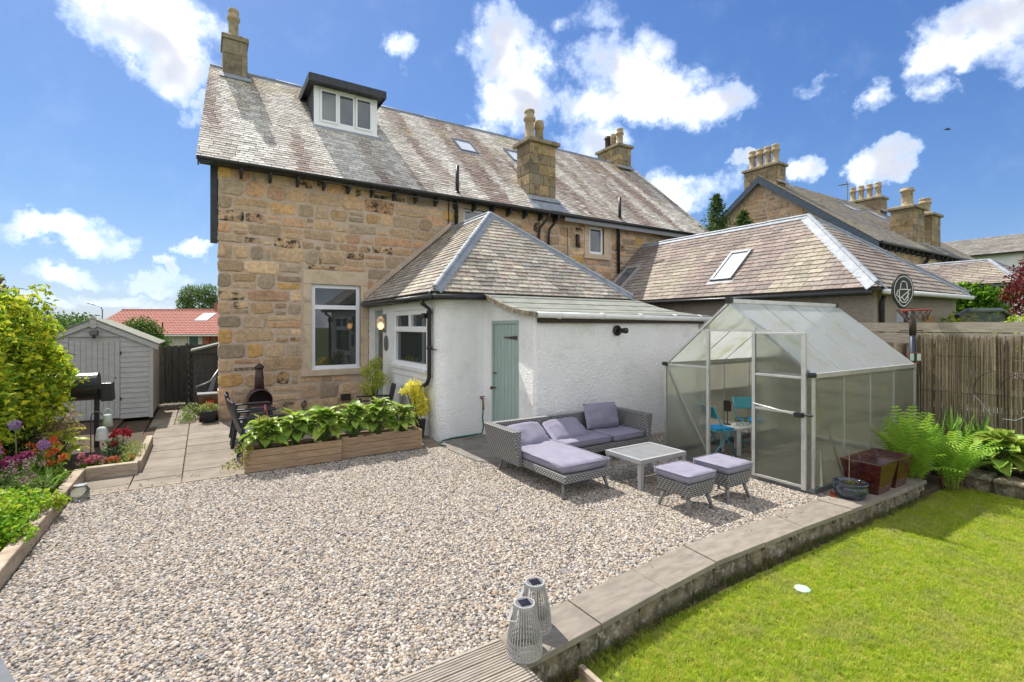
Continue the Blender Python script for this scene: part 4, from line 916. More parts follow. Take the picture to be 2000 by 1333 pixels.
m = MB(); m.tube([(18.9, -2, 3.36), (18.9, -9.35, 3.34)], .06, 8); part(m, 'gutter', 'black_plastic', sb)
wh = thing('white_house', 'white rendered house with grey slate roof at the far right', 'house', (42, -8, 0))
m = MB(); m.box(42.3, 52, -16, 2, -.5, 6.75); part(m, 'wall', 'white_harl', wh)
qa = [(42, 2, 6.8), (42, -16, 6.8), (46.2, -16, 8.42), (46.2, 2, 8.42)]
m = MB(); m.ext(qa, (0, 0, -.08)); m.ext([(46.2, 2, 8.42), (46.2, -16, 8.42), (52, -16, 6.3), (52, 2, 6.3)], (0, 0, -.08)); wr = part(m, 'roof', 'underlay', wh)
def wh_col(a, b): k = ru(.75, 1.15) + .25 * nz(a * .5, b, 41); return (.29 * k, .27 * k, .24 * k, 0)
do_face(wr, qa[0], (0, -1, 0), (4.2, 0, 1.62), qa, wh_col, .4, .25, 0)
# ------------------------------------------------------------------ rattan sofa set
def rot_box(mb, c, size, rz=0, tilt=0):                   # box about centre, tilt about local x
    M_ = Matrix.Rotation(rz, 3, 'Z') @ Matrix.Rotation(tilt, 3, 'X'); c = Vector(c); P = []
    for z in (-1, 1):
        for x, y in ((-1, -1), (1, -1), (1, 1), (-1, 1)): P.append(c + M_ @ Vector((x * size[0] / 2, y * size[1] / 2, z * size[2] / 2)))
    return mb.add(P, [(0, 3, 2, 1), (4, 5, 6, 7), (0, 1, 5, 4), (1, 2, 6, 5), (2, 3, 7, 6), (3, 0, 4, 7)])
def cushion_mesh(mb, c, sx, sy, sz, pinch=.35, n=12, rz=0, tilt=0, seed=0, box=0.0):
    """soft cushion: pillow surface, box>0 keeps upright sides"""
    M_ = Matrix.Rotation(rz, 3, 'Z') @ Matrix.Rotation(tilt, 3, 'X'); c = Vector(c); vs = []; fs = []
    for s_ in (1, -1):
        for j in range(n + 1):
            for i in range(n + 1):
                u, v = 2 * i / n - 1, 2 * j / n - 1
                h = ((1 - abs(u) ** (4 if not box else 8)) * (1 - abs(v) ** (4 if not box else 8))) ** .5
                k = 1 - .06 * (abs(u * v)) ** 2 - pinch * .1 * ((1 - u * u) * abs(v) ** 6 + (1 - v * v) * abs(u) ** 6)
                zz = sz / 2 * (box + (1 - box) * h) * s_ + .02 * nz(u * 2.3 + seed, v * 2.3, s_ * 1.3) * h + .01 * nz(u * 7 + seed, v * 5, 2)
                vs.append(c + M_ @ Vector((u * sx / 2 * k, v * sy / 2 * k, zz)))
    N1 = (n + 1) ** 2
    for j in range(n):
        for i in range(n):
            a = j * (n + 1) + i; fs.append((a, a + 1, a + n + 2, a + n + 1)); fs.append((N1 + a, N1 + a + n + 1, N1 + a + n + 2, N1 + a + 1))
    ed = [i for i in range(n + 1)] + [(j) * (n + 1) + n for j in range(1, n + 1)] + [n * (n + 1) + i for i in range(n - 1, -1, -1)] + [j * (n + 1) for j in range(n - 1, 0, -1)]
    for k in range(len(ed)): a, b = ed[k], ed[(k + 1) % len(ed)]; fs.append((a, N1 + a, N1 + b, b))
    return mb.add(vs, fs)
def piping(par, cx_, cy_, a, b, z, local=False):
    m = MB(); k = .04; P = []
    for sx_, sy_, a0 in ((1, 1, 0), (-1, 1, 90), (-1, -1, 180), (1, -1, 270)):
        for q in range(4): t = RA(a0 + 30 * q); P.append((cx_ + sx_ * (a / 2 - k) + k * math.cos(t), cy_ + sy_ * (b / 2 - k) + k * math.sin(t), z + .004 * nz(a0, q, a)))
    m.tube(P + [P[0]], .006, 5); return part(m, 'piping', 'cushion', par, smooth=True, local=local)
sofa = thing('rattan_sofa', 'grey woven corner sofa on the gravel by the white wall', 'sofa', (4.8, -7.2, 0))
sx0, sx1, sy0, sy1 = 3.42, 6.22, -7.5, -6.6
m = MB(); m.add([(sx0 + .06, sy0, .2), (sx0 + .12, sy0, .2), (sx0 + .12, sy1 - .05, .2), (sx0 + .06, sy1 - .05, .2), (sx0 - .02, sy0 + .02, .7), (sx0 + .11, sy0 + .02, .7), (sx0 + .11, sy1, .7), (sx0 - .02, sy1, .7)], [(0, 3, 2, 1), (4, 5, 6, 7), (0, 1, 5, 4), (1, 2, 6, 5), (2, 3, 7, 6), (3, 0, 4, 7)]); part(m, 'arm', 'rattan', sofa, bevel=.01)
m = MB(); m.add([(sx1 - .12, sy0, .2), (sx1 - .06, sy0, .2), (sx1 - .06, sy1 - .05, .2), (sx1 - .12, sy1 - .05, .2), (sx1 - .11, sy0 + .02, .7), (sx1 + .02, sy0 + .02, .7), (sx1 + .02, sy1, .7), (sx1 - .11, sy1, .7)], [(0, 3, 2, 1), (4, 5, 6, 7), (0, 1, 5, 4), (1, 2, 6, 5), (2, 3, 7, 6), (3, 0, 4, 7)]); part(m, 'arm', 'rattan', sofa, bevel=.01)
for a, b in ((sx0 + .121, 4.63), (4.64, sx1 - .122)):
    m = MB(); m.add([(a, sy1 - .12, .2), (b, sy1 - .12, .2), (b, sy1 - .06, .2), (a, sy1 - .06, .2), (a, sy1 - .11, .695), (b, sy1 - .11, .695), (b, sy1 - .005, .695), (a, sy1 - .005, .695)], [(0, 3, 2, 1), (4, 5, 6, 7), (0, 1, 5, 4), (1, 2, 6, 5), (2, 3, 7, 6), (3, 0, 4, 7)]); part(m, 'backrest', 'rattan', sofa, bevel=.01)
m = MB(); m.box(sx0 + .121, 4.36, -8.46, sy1 - .121, .2, .3); part(m, 'chaise_base', 'rattan', sofa, bevel=.008)
m = MB(); m.box(4.361, sx1 - .121, sy0 + .02, sy1 - .121, .2, .3); part(m, 'seat_base', 'rattan', sofa, bevel=.008)
for i, (cx_, cy_, a, b) in enumerate(((3.955, -7.6, .81, 1.68), (4.86, -7.1, .98, .72), (5.72, -7.1, .74, .74))):
    m = MB(); cushion_mesh(m, (cx_, cy_, .365), a, b, .12, .2, 14, seed=i * 5, box=.72); sc_ = part(m, 'seat_cushion', 'cushion', sofa, smooth=True); piping(sc_, cx_, cy_, a * .985, b * .985, .41)
for i, (c, rz, tl) in enumerate((((3.93, -7.02, .5), .06, RA(38)), ((4.72, -7.0, .5), .04, RA(34)), ((5.62, -6.87, .64), -.12, RA(72)))):
    m = MB(); cushion_mesh(m, c, .78 if i < 2 else .72, .5 if i < 2 else .46, .2, .6, 14, rz=rz, tilt=tl, seed=20 + i * 7); part(m, 'back_cushion', 'cushion', sofa, smooth=True)
def splay_leg(par, x, y, dx, dy, z, mt='chair_grey', r0=.026, r1=.017, local=False):
    m = MB(); m.tube([(x, y, z), (x + dx, y + dy, 0)], [r0, r1], 8); return part(m, 'leg', mt, par, smooth=True, local=local)
material('chair_grey', (.2, .2, .195), (.16, .16, .155), 9, .55)
for x, y, dx, dy in ((3.6, -6.85, -.05, .0), (3.6, -8.35, -.05, -.06), (4.28, -8.35, .05, -.06), (6.05, -7.35, .04, -.05), (6.05, -6.8, .04, .04), (4.4, -6.8, 0, .04)): splay_leg(sofa, x, y, dx, dy, .21)
# coffee table with pierced top
tb = thing('coffee_table', 'pale grey square plastic coffee table beside the corner sofa', 'table', (5.06, -8.38, 0))
tx0, tx1, ty0, ty1 = 4.6, 5.52, -8.74, -8.06
m = MB(); m.box(tx0, tx1, ty0, ty0 + .05, .36, .42).box(tx0, tx1, ty1 - .05, ty1, .36, .42).box(tx0, tx0 + .05, ty0 + .05, ty1 - .05, .36, .42).box(tx1 - .05, tx1, ty0 + .05, ty1 - .05, .36, .42).box(tx0 + .05, tx1 - .05, ty0 + .05, ty1 - .05, .395, .402); top = part(m, 'top', 'table_grey', tb, bevel=.008)
n = 26
for i in range(n):
    y = ty0 + .055 + i * (ty1 - ty0 - .11) / n; m = MB(); m.box(tx0 + .051, tx1 - .051, y, y + .012, .4022, .414); part(m, 'slat', 'table_grey', top)
for x in (tx0 + .005, tx1 - .075):
    for y in (ty0 + .005, ty1 - .075): m = MB(); m.frus((x + .006, x + .064, y + .006, y + .064), (x, x + .07, y, y + .07), 0, .359); part(m, 'leg', 'table_grey', tb, bevel=.008)
# two stools
def stool(x, y, label, rz=0):
    t = thing('rattan_stool', label, 'stool', (x, y, 0), rz, 'woven stools in front of the coffee table')
    m = MB(); m.frus((-.215, .215, -.215, .215), (-.25, .25, -.25, .25), .2, .37); part(m, 'base', 'rattan', t, bevel=.01, local=True)
    m = MB(); cushion_mesh(m, (0, .01, .425), .54, .54, .1, .2, 12, seed=x * 9, box=.72); sc_ = part(m, 'cushion', 'cushion', t, smooth=True, local=True); piping(sc_, 0, .01, .53, .53, .463, True)
    for a in (-1, 1):
        for b in (-1, 1): splay_leg(t, a * .17, b * .17, a * .05, b * .05, .21, local=True)
stool(4.66, -9.4, 'woven grey stool with lilac cushion, the one farther from the greenhouse'); stool(5.38, -9.42, 'woven grey stool with lilac cushion, the one nearer the greenhouse')

# ------------------------------------------------------------------ greenhouse
gh = thing('greenhouse', 'small aluminium greenhouse glazed with milky ribbed panels, door swung open', 'greenhouse', (8.1, -8.8, 0))
GX0, GX1, GY0, GY1, GE, GR, GM = 6.46, 9.72, -10.0, -7.58, 1.55, 2.57, -8.79
def bars(L, name='frame', wd=.035, mt='alu'):
    for p, q in L: m = MB(); m.bar(p, q, wd, wd); part(m, name, mt, gh)
for x in (GX0, GX1):
    bars([((x, GY0, 0), (x, GY0, GE)), ((x, GY1, 0), (x, GY1, GE)), ((x, GY0, GE), (x, GM, GR)), ((x, GY1, GE), (x, GM, GR))], 'frame_bar')
bars([((GX0, -8.42, 0), (GX0, -8.42, 2.14)), ((GX0, -9.18, 0), (GX0, -9.18, 2.14))], 'door_post', .045)
bars([((GX0, -8.15, 2.14), (GX0, -9.43, 2.14)), ((GX0, GY1, GE), (GX0, -8.44, GE)), ((GX0, -9.2, GE), (GX0, GY0, GE)), ((GX1, GY1, GE), (GX1, GY0, GE))], 'cross_bar', .03)
bars([((GX0, GY0, GE), (GX1, GY0, GE)), ((GX0, GY1, GE), (GX1, GY1, GE))], 'eaves_gutter', .06); bars([((GX0, GM, GR + .02), (GX1, GM, GR + .02))], 'ridge_bar', .06)
m = MB(); m.box(GX0 - .03, GX1 + .03, GY0 - .03, GY0 + .03, -.02, .07).box(GX0 - .03, GX1 + .03, GY1 - .03, GY1 + .03, -.02, .07).box(GX0 - .03, GX0 + .03, GY0 + .03, GY1 - .03, -.02, .06).box(GX1 - .03, GX1 + .03, GY0 + .03, GY1 - .03, -.02, .06); part(m, 'base_frame', 'grey_metal', gh)
nbay = 4; bw = (GX1 - GX0) / nbay
for i in range(1, nbay):
    x = GX0 + bw * i
    for y in (GY0, GY1): bars([((x, y, .07), (x, y, GE))], 'glazing_bar', .022); bars([((x, y, GE + .012), (x, GM, GR + .012))], 'glazing_bar', .022)
for y in (GY0, GY1): bars([((GX0 + .05, y + (.02 if y < GM else -.02), GE - .1), (GX0 + bw, y + (.02 if y < GM else -.02), .1))], 'brace', .02)
bars([((GX0 + .02, GY1 - .03, GE - .1), (GX0 + .02, -8.45, .1)), ((GX1 - .03, GY0 + .05, .1), (GX1 - .03, GM, GE))], 'brace', .02)
m = MB()
for y in (GY0, GY1): m.lathe((GX0 - .03, y, GE - .02), [(.045, 0), (.05, .03), (.045, .06)], 10)
m.box(GX0 - .04, GX0 + .02, GM - .05, GM + .05, GR - .02, GR + .07).box(GX1 - .02, GX1 + .03, GM - .05, GM + .05, GR - .02, GR + .07); part(m, 'corner_cap', 'black_plastic', gh)
for i in range(nbay):
    a, b = GX0 + bw * i + .012, GX0 + bw * (i + 1) - .012
    for y in (GY0, GY1):
        m = MB(); m.box(a, b, y - .003, y + .003, .07, GE - .03); part(m, 'side_panel', 'poly_side', gh)
        d = Vector((0, GM - y, GR - GE)); nn = Vector((0, -(GR - GE), abs(GM - y))).normalized() if y < GM else Vector((0, GR - GE, abs(GM - y))).normalized()
        m = MB(); p = [Vector((a, y, GE)) + d * .03, Vector((b, y, GE)) + d * .03, Vector((b, y, GE)) + d * .98, Vector((a, y, GE)) + d * .98]; m.ext(p, nn * .006); part(m, 'roof_panel', 'poly_roof', gh)
def gabp(pts, x): m = MB(); m.ext([(x, y, z) for y, z in pts], (.006, 0, 0)); part(m, 'gable_panel', 'poly_wall', gh)
def zr_(y): return GE + (GR - GE) * (1 - abs(y - GM) / (GY1 - GM))
gabp([(GY1 - .02, .06), (-8.44, .06), (-8.44, GE - .015), (GY1 - .02, GE - .015)], GX0 - .003); gabp([(GY0 + .02, .06), (-9.2, .06), (-9.2, GE - .015), (GY0 + .02, GE - .015)], GX0 - .003)
gabp([(GY1 - .03, GE + .015), (-8.44, GE + .015), (-8.44, zr_(-8.44) - .03)], GX0 - .003); gabp([(GY0 + .03, GE + .015), (-9.2, GE + .015), (-9.2, zr_(-9.2) - .03)], GX0 - .003)
gabp([(-8.2, 2.155), (-9.38, 2.155), (GM, GR - .04)], GX0 - .003)
gabp([(GY1 - .02, .06), (GY0 + .02, .06), (GY0 + .02, GE - .015), (GY1 - .02, GE - .015)], GX1 - .003); gabp([(GY1 - .03, GE + .015), (GY0 + .03, GE + .015), (GM, GR - .04)], GX1 - .003)
# open door lying back along the front
m = MB(); dx = GX0 - .06; dya, dyb = -9.2, -9.94
m.box(dx - .018, dx + .018, dya - .04, dya, .06, 2.12).box(dx - .02, dx + .02, dyb, dyb + .06, .04, 2.12)
for z in (.06, 1.02, 1.5, 2.085): m.box(dx - .016, dx + .016, dyb + .06, dya - .04, z, z + .035)
door = part(m, 'door', 'alu', gh, bevel=.004)
for z0_, z1_ in ((.095, 1.02), (1.055, 1.5), (1.535, 2.085)): m = MB(); m.box(dx - .003, dx + .003, dyb + .06, dya - .04, z0_, z1_); part(m, 'door_panel', 'poly_wall', door)
m = MB(); m.tube([(dx - .05, dya - .03, 1.1), (dx - .06, dyb + .12, 1.03)], .014, 8); part(m, 'handle_bar', 'alu', door, smooth=True)
m = MB(); m.box(dx - .09, dx - .02, dyb + .02, dyb + .12, 1.0, 1.06).tube([(dx - .05, dyb + .1, 1.03), (dx - .05, dyb - .1, 1.04)], .012, 6); part(m, 'latch', 'black_plastic', door)
# floor slabs inside
gf = structure(part(MB().box(GX0 + .04, GX1 - .04, GY0 + .04, GY1 - .04, -.05, -.03), 'greenhouse_floor', 'soil'))
for i in range(5):
    for j in range(4): slab(GX0 + .05 + i * .63, GX0 + .05 + (i + 1) * .63, GY0 + .05 + j * .58, GY0 + .05 + (j + 1) * .58, z=-.003 + .0, th=.025, par=gf)
# folding chairs, side table, ornaments inside
def folding_chair(x, y, rz, label):
    t = thing('folding_chair', label, 'chair', (x, y, 0), rz, 'turquoise folding chairs inside the greenhouse'); W_ = .2
    for s_ in (-1, 1):
        m = MB(); m.tube([(s_ * W_, .22, 0), (s_ * W_, -.02, .44), (s_ * W_, -.2, .86)], .013, 8); part(m, 'rear_leg', 'turquoise', t, smooth=True, local=True)
        m = MB(); m.tube([(s_ * (W_ - .03), -.24, 0), (s_ * (W_ - .03), .16, .45)], .012, 8); part(m, 'front_leg', 'turquoise', t, smooth=True, local=True)
    m = MB(); rot_box(m, (0, .02, .45), (.38, .38, .025)); part(m, 'seat', 'turquoise', t, bevel=.012, local=True)
    m = MB(); rot_box(m, (0, .02, .475), (.36, .36, .025)); part(m, 'seat_pad', 'bright_blue', t, bevel=.012, local=True)
    m = MB(); rot_box(m, (0, -.17, .76), (.4, .02, .22), 0, RA(22)); part(m, 'backrest', 'turquoise', t, bevel=.04, seg=4, local=True)
    m = MB(); m.tube([(-W_, -.12, .05), (W_, -.12, .05)], .01, 6); part(m, 'rung', 'turquoise', t, local=True)
folding_chair(7.12, -8.12, RA(-110), 'turquoise folding chair seen through the open greenhouse doorway, left of the white table'); folding_chair(8.25, -7.98, RA(150), 'turquoise folding chair with rounded back, behind the white greenhouse table')
wt = thing('white_side_table', 'small white side table inside the greenhouse', 'table', (7.6, -8.25, 0))
wx0, wx1, wy0, wy1 = 7.38, 7.85, -8.36, -7.98
m = MB(); m.box(wx0, wx1, wy0, wy1, .42, .46); part(m, 'top', 'white_paint', wt, bevel=.006)
for x in (wx0 + .005, wx1 - .055):
    for y in (wy0 + .005, wy1 - .055): m = MB(); m.box(x, x + .05, y, y + .05, 0, .419); part(m, 'leg', 'white_paint', wt)
cl = thing('candle_lantern', 'black patterned candle lamp on a thin stem on the white table', 'lantern', (7.55, -8.02, .46))
m = MB(); m.lathe((7.55, -8.02, .461), [(.06, 0), (.06, .012), (.008, .02), (.008, .24), (.03, .245)], 12); part(m, 'stem', 'iron', cl)
m = MB(); m.lathe((7.55, -8.02, .7), [(.062, 0), (.062, .18), (.058, .18), (.058, .001)], 14); part(m, 'shade', 'iron', cl)
for (x, y, s_) in ((7.66, -8.16, .055), (7.74, -8.25, .06)):
    t = thing('potted_succulent', 'small pale green succulent on the greenhouse table, %s' % ('nearer the lamp' if x < 7.7 else 'at the right end'), 'plant', (x, y, .461), 0, 'succulents on the greenhouse table')
    m = MB(); m.lathe((0, 0, 0), [(s_ * .7, 0), (s_, .06)], 10); part(m, 'pot', 'white_paint', t, local=True)
    m = leaf_cloud(40, lambda rs: (rs.normal() * s_ * .3, rs.normal() * s_ * .3, .06 + rs.rand() * .04), .06, .5, cols=[(.25, .36, .17), (.32, .4, .22)], seed=int(x * 100)); part(m, 'leaves', 'leaf', t, local=True)

# ------------------------------------------------------------------ pots by the greenhouse
def square_pot(x, y, label):
    t = thing('square_planter', label, 'planter', (x, y, .03), 0, 'dark red glazed pots by the greenhouse'); b, tp_, h = .17, .245, .41
    m = MB(); m.frus((-b, b, -b, b), (-tp_, tp_, -tp_, tp_), .001, h); i_ = tp_ - .035
    # hollow: rim and inner faces
    m2 = MB(); vs = []
    for (k, z) in ((b, .001), (tp_, h), (i_, h), (i_ - .03, h - .1)):
        vs += [(-k, -k, z), (k, -k, z), (k, k, z), (-k, k, z)]
    fs = [(4 * r_ + i, 4 * r_ + (i + 1) % 4, 4 * r_ + 4 + (i + 1) % 4, 4 * r_ + 4 + i) for r_ in range(3) for i in range(4)] + [(0, 3, 2, 1)]
    m2.add(vs, fs); part(m2, 'pot', 'red_glaze', t, bevel=.006, local=True)
    m3 = MB(); k = i_ - .025; m3.add([(-k, -k, h - .085), (k, -k, h - .085), (k, k, h - .085), (-k, k, h - .085)], [(0, 1, 2, 3)]); part(m3, 'compost', 'soil', t, local=True)
square_pot(7.16, -10.35, 'dark red glazed square planter, the nearer of the pair beside the blue bowl'); square_pot(7.68, -10.35, 'dark red glazed square planter, the farther of the pair beside the fern')
bp = thing('blue_bowl_planter', 'round blue glazed bowl planter on the stone coping', 'planter', (6.63, -10.36, .03))
m = MB(); m.lathe((6.63, -10.36, .031), [(.12, 0), (.165, .04), (.19, .1), (.185, .15), (.175, .175), (.195, .19), (.195, .205), (.165, .205), (.16, .15)], 26, caps=False); part(m, 'bowl', 'blue_glaze', bp, smooth=True)
m = MB(); m.lathe((6.63, -10.36, .03), [(.001, .17), (.163, .168)], 20, caps=False); part(m, 'compost', 'soil', bp)
m = leaf_cloud(45, lambda rs: (6.61 + rs.normal() * .03, -10.38 + rs.normal() * .03, .2 + rs.rand() * .03), .05, .5, cols=[(.2, .28, .06), (.3, .22, .06)], seed=5); part(m, 'seedlings', 'leaf', bp)
m = MB(); m.tube([(6.66, -10.33, .19), (6.67, -10.33, .62)], .004, 5); part(m, 'cane', 'sleeper', bp)
tr = MB(); rot_box(tr, (6.52, -10.2, .045), (.2, .05, .012), .5); tag(part(tr, 'orange_trowel', 'red_paint'), 'small orange hand tool lying beside the blue bowl planter', 'tool')

# ------------------------------------------------------------------ solar lanterns on the coping
def lantern(x, y, rz, label):
    t = thing('solar_lantern', label, 'lantern', (x, y, .036), rz, 'grey slatted solar lanterns on the coping'); n = 34; H = .325; rb, rt = .118, .066
    body = MB()
    for i in range(n):
        a = 2 * math.pi * i / n
        for sgn in (0,):
            p = [(rb * math.cos(a), rb * math.sin(a), 0), ((rb * .95) * math.cos(a), rb * .95 * math.sin(a), H * .3), (rt * math.cos(a), rt * math.sin(a), H)]
            body.tube(p, .0042, 4)
        b_ = a + 2 * math.pi * 3 / n
        body.tube([(rb * math.cos(a), rb * math.sin(a), 0), (rb * .97 * math.cos((a + b_) / 2), rb * .97 * math.sin((a + b_) / 2), H * .16), (rb * .93 * math.cos(b_), rb * .93 * math.sin(b_), H * .32)], .0035, 4)
        b_ = a - 2 * math.pi * 3 / n
        body.tube([(rb * math.cos(a), rb * math.sin(a), 0), (rb * .97 * math.cos((a + b_) / 2), rb * .97 * math.sin((a + b_) / 2), H * .16), (rb * .93 * math.cos(b_), rb * .93 * math.sin(b_), H * .32)], .0035, 4)
    body.lathe((0, 0, -.002), [(rb + .004, 0), (rb + .004, .012), (rb - .008, .012), (rb - .008, 0)], 30, caps=False); body.lathe((0, 0, H - .03), [(rt + .004, 0), (rt + .004, .03), (rt - .004, .03)], 24, caps=False)
    part(body, 'slats', 'lantern_grey', t, local=True, kind='stuff')
    m = MB(); m.lathe((0, 0, H - .02), [(rt, 0), (rt, .018)], 24); cp = part(m, 'cap', 'grey_metal', t, local=True)
    m = MB(); m.box(-.035, .035, -.035, .035, H - .001, H + .003); part(m, 'solar_panel', 'solar', t, local=True)
    m = MB(); m.tube([(rt * .9, -rt * .6, H - .02), (rt + .03, -.1, H - .05), (rt + .05, 0, H - .1)], .005, 5).tube([(rt * .9, rt * .6, H - .02), (rt + .03, .1, H - .05), (rt + .05, 0, H - .1)], .005, 5); m.bar((rt * .8, -.05, H - .02), (rt + .05, .0, H - .1), .022, .006); part(m, 'handle', 'lantern_grey', t, local=True)
lantern(1.5, -10.6, RA(170), 'grey slatted solar lantern nearest the timber deck corner'); lantern(1.71, -10.42, RA(170), 'grey slatted solar lantern standing behind its twin, farther from the deck')

# ------------------------------------------------------------------ timber deck, edging board and frisbee
deck = thing('timber_deck', 'weathered grooved timber decking at the bottom edge', 'deck', (0, -11.2, -.1))
y = -10.39; bi = 0
while y > -12.6:
    wd = .138; pr = [(y, .0)]; ng = 6
    for i in range(ng):
        a = y - wd * i / ng; b = y - wd * (i + 1) / ng
        pr += [(a - .004, .03), (b + .0055, .03), (b + .004, .022), (b + .0005, .022)] if i < ng - 1 else [(a - .004, .03), (b + .004, .03)]
    pr.append((y - wd, .0)); x0, x1 = -2.6, 1.44
    m = MB(); n = len(pr); m.add([(x0, p[0], p[1]) for p in pr] + [(x1, p[0], p[1]) for p in pr], [(i, i + 1, n + i + 1, n + i) for i in range(n - 1)] + [tuple(range(n)), tuple(range(2 * n - 1, n - 1, -1))])
    part(m, 'deck_board', 'grey_timber', deck); y -= wd + .006
m = MB(); m.box(-2.6, 1.42, -10.41, -10.392, -.15, .034); part(m, 'edge_board', 'grey_timber', deck)
m = MB(); m.box(-2.6, 1.4, -12.6, -10.42, -.2, -.03); part(m, 'joists', 'dark_timber', deck)
m = MB(); m.box(1.86, 1.9, -11.4, -10.72, -.3, -.12); tag(part(m, 'edging_board', 'sleeper', bevel=.006), 'short timber edging board between lawn and the foot of the deck', 'edging')
m = MB(); m.lathe((4.28, -10.97, -.185), [(.062, 0), (.07, .008), (.06, .016), (.02, .02)], 20); material('pale_aqua', (.5, .68, .6), None, rough=.5); tag(part(m, 'plastic_disc', 'pale_aqua', smooth=True), 'small pale aqua plastic disc lying on the lawn', 'disc')
m = MB(); m.box(1.92, 3.2, -10.62, -10.55, -.3, -.2)
# grey table edge reaching into the lower left corner
gt = thing('grey_garden_table', 'dark grey table corner at the bottom left edge', 'table', (-1.5, -10.8, 0))
m = MB(); m.ext([(-1.035, -10.40, .80), (-.90, -10.72, .80), (-.6, -11.5, .80), (-1.9, -11.5, .80), (-1.9, -10.35, .80)], (0, 0, -.04)); part(m, 'top', 'slate_grey', gt)
for x, y in ((-1.8, -10.5), (-1.8, -11.4), (-.8, -11.4), (-1.15, -10.55)): m = MB(); m.box(x - .025, x + .025, y - .025, y + .025, .033, .759); part(m, 'leg', 'slate_grey', gt)

# ------------------------------------------------------------------ hosta planters
def leaf_grid(L, Wd, nx=6, ny=4, cup=.16, droop=.5, point=1.0, wave=.03, th=0):
    """broad heart-shaped leaf along +x with a curved midrib"""
    vs = []; fs = []
    for i in range(nx + 1):
        t = i / nx; w_ = Wd * (math.sin(math.pi * min(1, (t * .93 + .07)) ** .72) ** .8) * (1 if t < .999 else 0)
        cx_ = L * (t * math.cos(droop * t * .6)); cz = -L * droop * t * t * .55 + L * .06 * math.sin(t * 3)
        for j in range(ny + 1):
            u = 2 * j / ny - 1
            back = -.16 * L * (abs(u) ** 2) * (1 - t) * 1.1
            vs.append((cx_ + back, u * w_ / 2, cz + cup * Wd * u * u + wave * Wd * math.sin(6 * t + 5 * u)))
    for i in range(nx):
        for j in range(ny): a = i * (ny + 1) + j; fs.append((a, a + ny + 1, a + ny + 2, a + 1))
    return vs, fs
LEAF = {}
def leaf_mesh(key, mat, *a, **k):
    if key not in LEAF:
        vs, fs = leaf_grid(*a, **k); m = MB(); m.add(vs, fs); LEAF[key] = mesh_of(m, key, mat, True)
    return LEAF[key]
hl = [leaf_mesh('hosta_a', 'hosta', .24, .17, droop=.55), leaf_mesh('hosta_b', 'hosta', .22, .17, droop=.85, cup=.2), leaf_mesh('hosta_c', 'hosta', .2, .13, droop=.3, cup=.12, wave=.06)]
hv = [leaf_mesh('hosta_d', 'hosta_variegated', .2, .13, droop=.5), leaf_mesh('hosta_e', 'hosta_variegated', .19, .14, droop=.8)]
hg = [leaf_mesh('hosta_f', 'hosta_gold', .22, .12, droop=.5), leaf_mesh('hosta_g', 'hosta_gold', .2, .1, droop=.8)]
def hosta(x, y, z, n, R_, H, meshes, label, size=1, group=None, loc_only=False, name='hosta_plant', sd=1):
    rs = random.Random(sd); t = thing(name, label, 'plant', (x, y, z), 0, group); st = MB()
    for i in range(n):
        k = (i + .5) / n; a = i * 2.39996 + rs.uniform(-.3, .3); r_ = R_ * (k ** .6) * rs.uniform(.75, 1.1); hh = H * (1 - .62 * k ** 1.4) * rs.uniform(.85, 1.12)
        px, py = r_ * .55 * math.cos(a), r_ * .55 * math.sin(a)
        put(meshes[rs.randrange(len(meshes))], 'leaf', t, (px, py, hh), (rs.uniform(-.35, .35), rs.uniform(-.8, -.3) + k * .8, a + rs.uniform(-.3, .3)), (size * rs.uniform(.75, 1.15),) * 3)
        st.tube([(px * .1, py * .1, 0), (px * .6, py * .6, hh * .7), (px, py, hh)], .006, 4)
    part(st, 'stems', 'stalk', t, local=True); return t
pl = [(.22, 1.62, -5.0), (1.64, 3.05, -4.93)]
for i, (a, b, yf) in enumerate(pl):
    t = thing('timber_planter', 'long grooved timber trough planter, the %s of the two' % ('one nearer the paving path' if i == 0 else 'one nearer the white wall'), 'planter', (a, yf, 0), 0, 'timber trough planters on the terrace edge'); yb = yf + .42; h = .335
    for k in range(3):
        za, zb = k * h / 3 + .004, (k + 1) * h / 3 - .004
        def board(x0, x1, y0, y1, nm='board'):
            m = MB(); m.box(x0, x1, y0 + .004, y1, za, zb)
            for q in range(5): zz = za + (q + .1) * (zb - za) / 5; m.box(x0 + .0005, x1 - .0005, y0 - .006, y0 + .0035, zz, zz + (zb - za) / 5 * .62)
            part(m, nm, 'planter_wood', t)
        board(a, b, yf, yf + .025); board(a, b, yb - .025, yb)
        for x in (a + .002, b - .027): m = MB(); m.box(x, x + .025, yf + .0255, yb - .0255, za, zb); part(m, 'end_board', 'planter_wood', t)
    m = MB(); m.box(a + .03, b - .03, yf + .03, yb - .03, .2, .28); part(m, 'compost', 'soil', t)
gname = 'hostas in the timber troughs'
HP = [(.5, 58, .4, .4, hl, 1.0, 'broad glossy green hosta at the path end of the trough'), (.95, 56, .38, .46, hl, .95, 'tall green hosta second from the path end of the trough'), (1.4, 60, .42, .48, hl, 1.1, 'large green hosta at the middle joint of the troughs'),
      (1.88, 66, .4, .52, hl, .85, 'dense green hosta just right of the trough joint'), (2.3, 66, .4, .54, hl, .85, 'tall bright green hosta second from the white wall end'), (2.72, 56, .36, .46, hv, .95, 'variegated cream edged hosta at the white wall end of the trough')]
for i, (x, n, R_, H, me, sz, lb) in enumerate(HP): hosta(x, -4.78, .28, n, R_, H, me, lb, sz, gname, sd=40 + i)
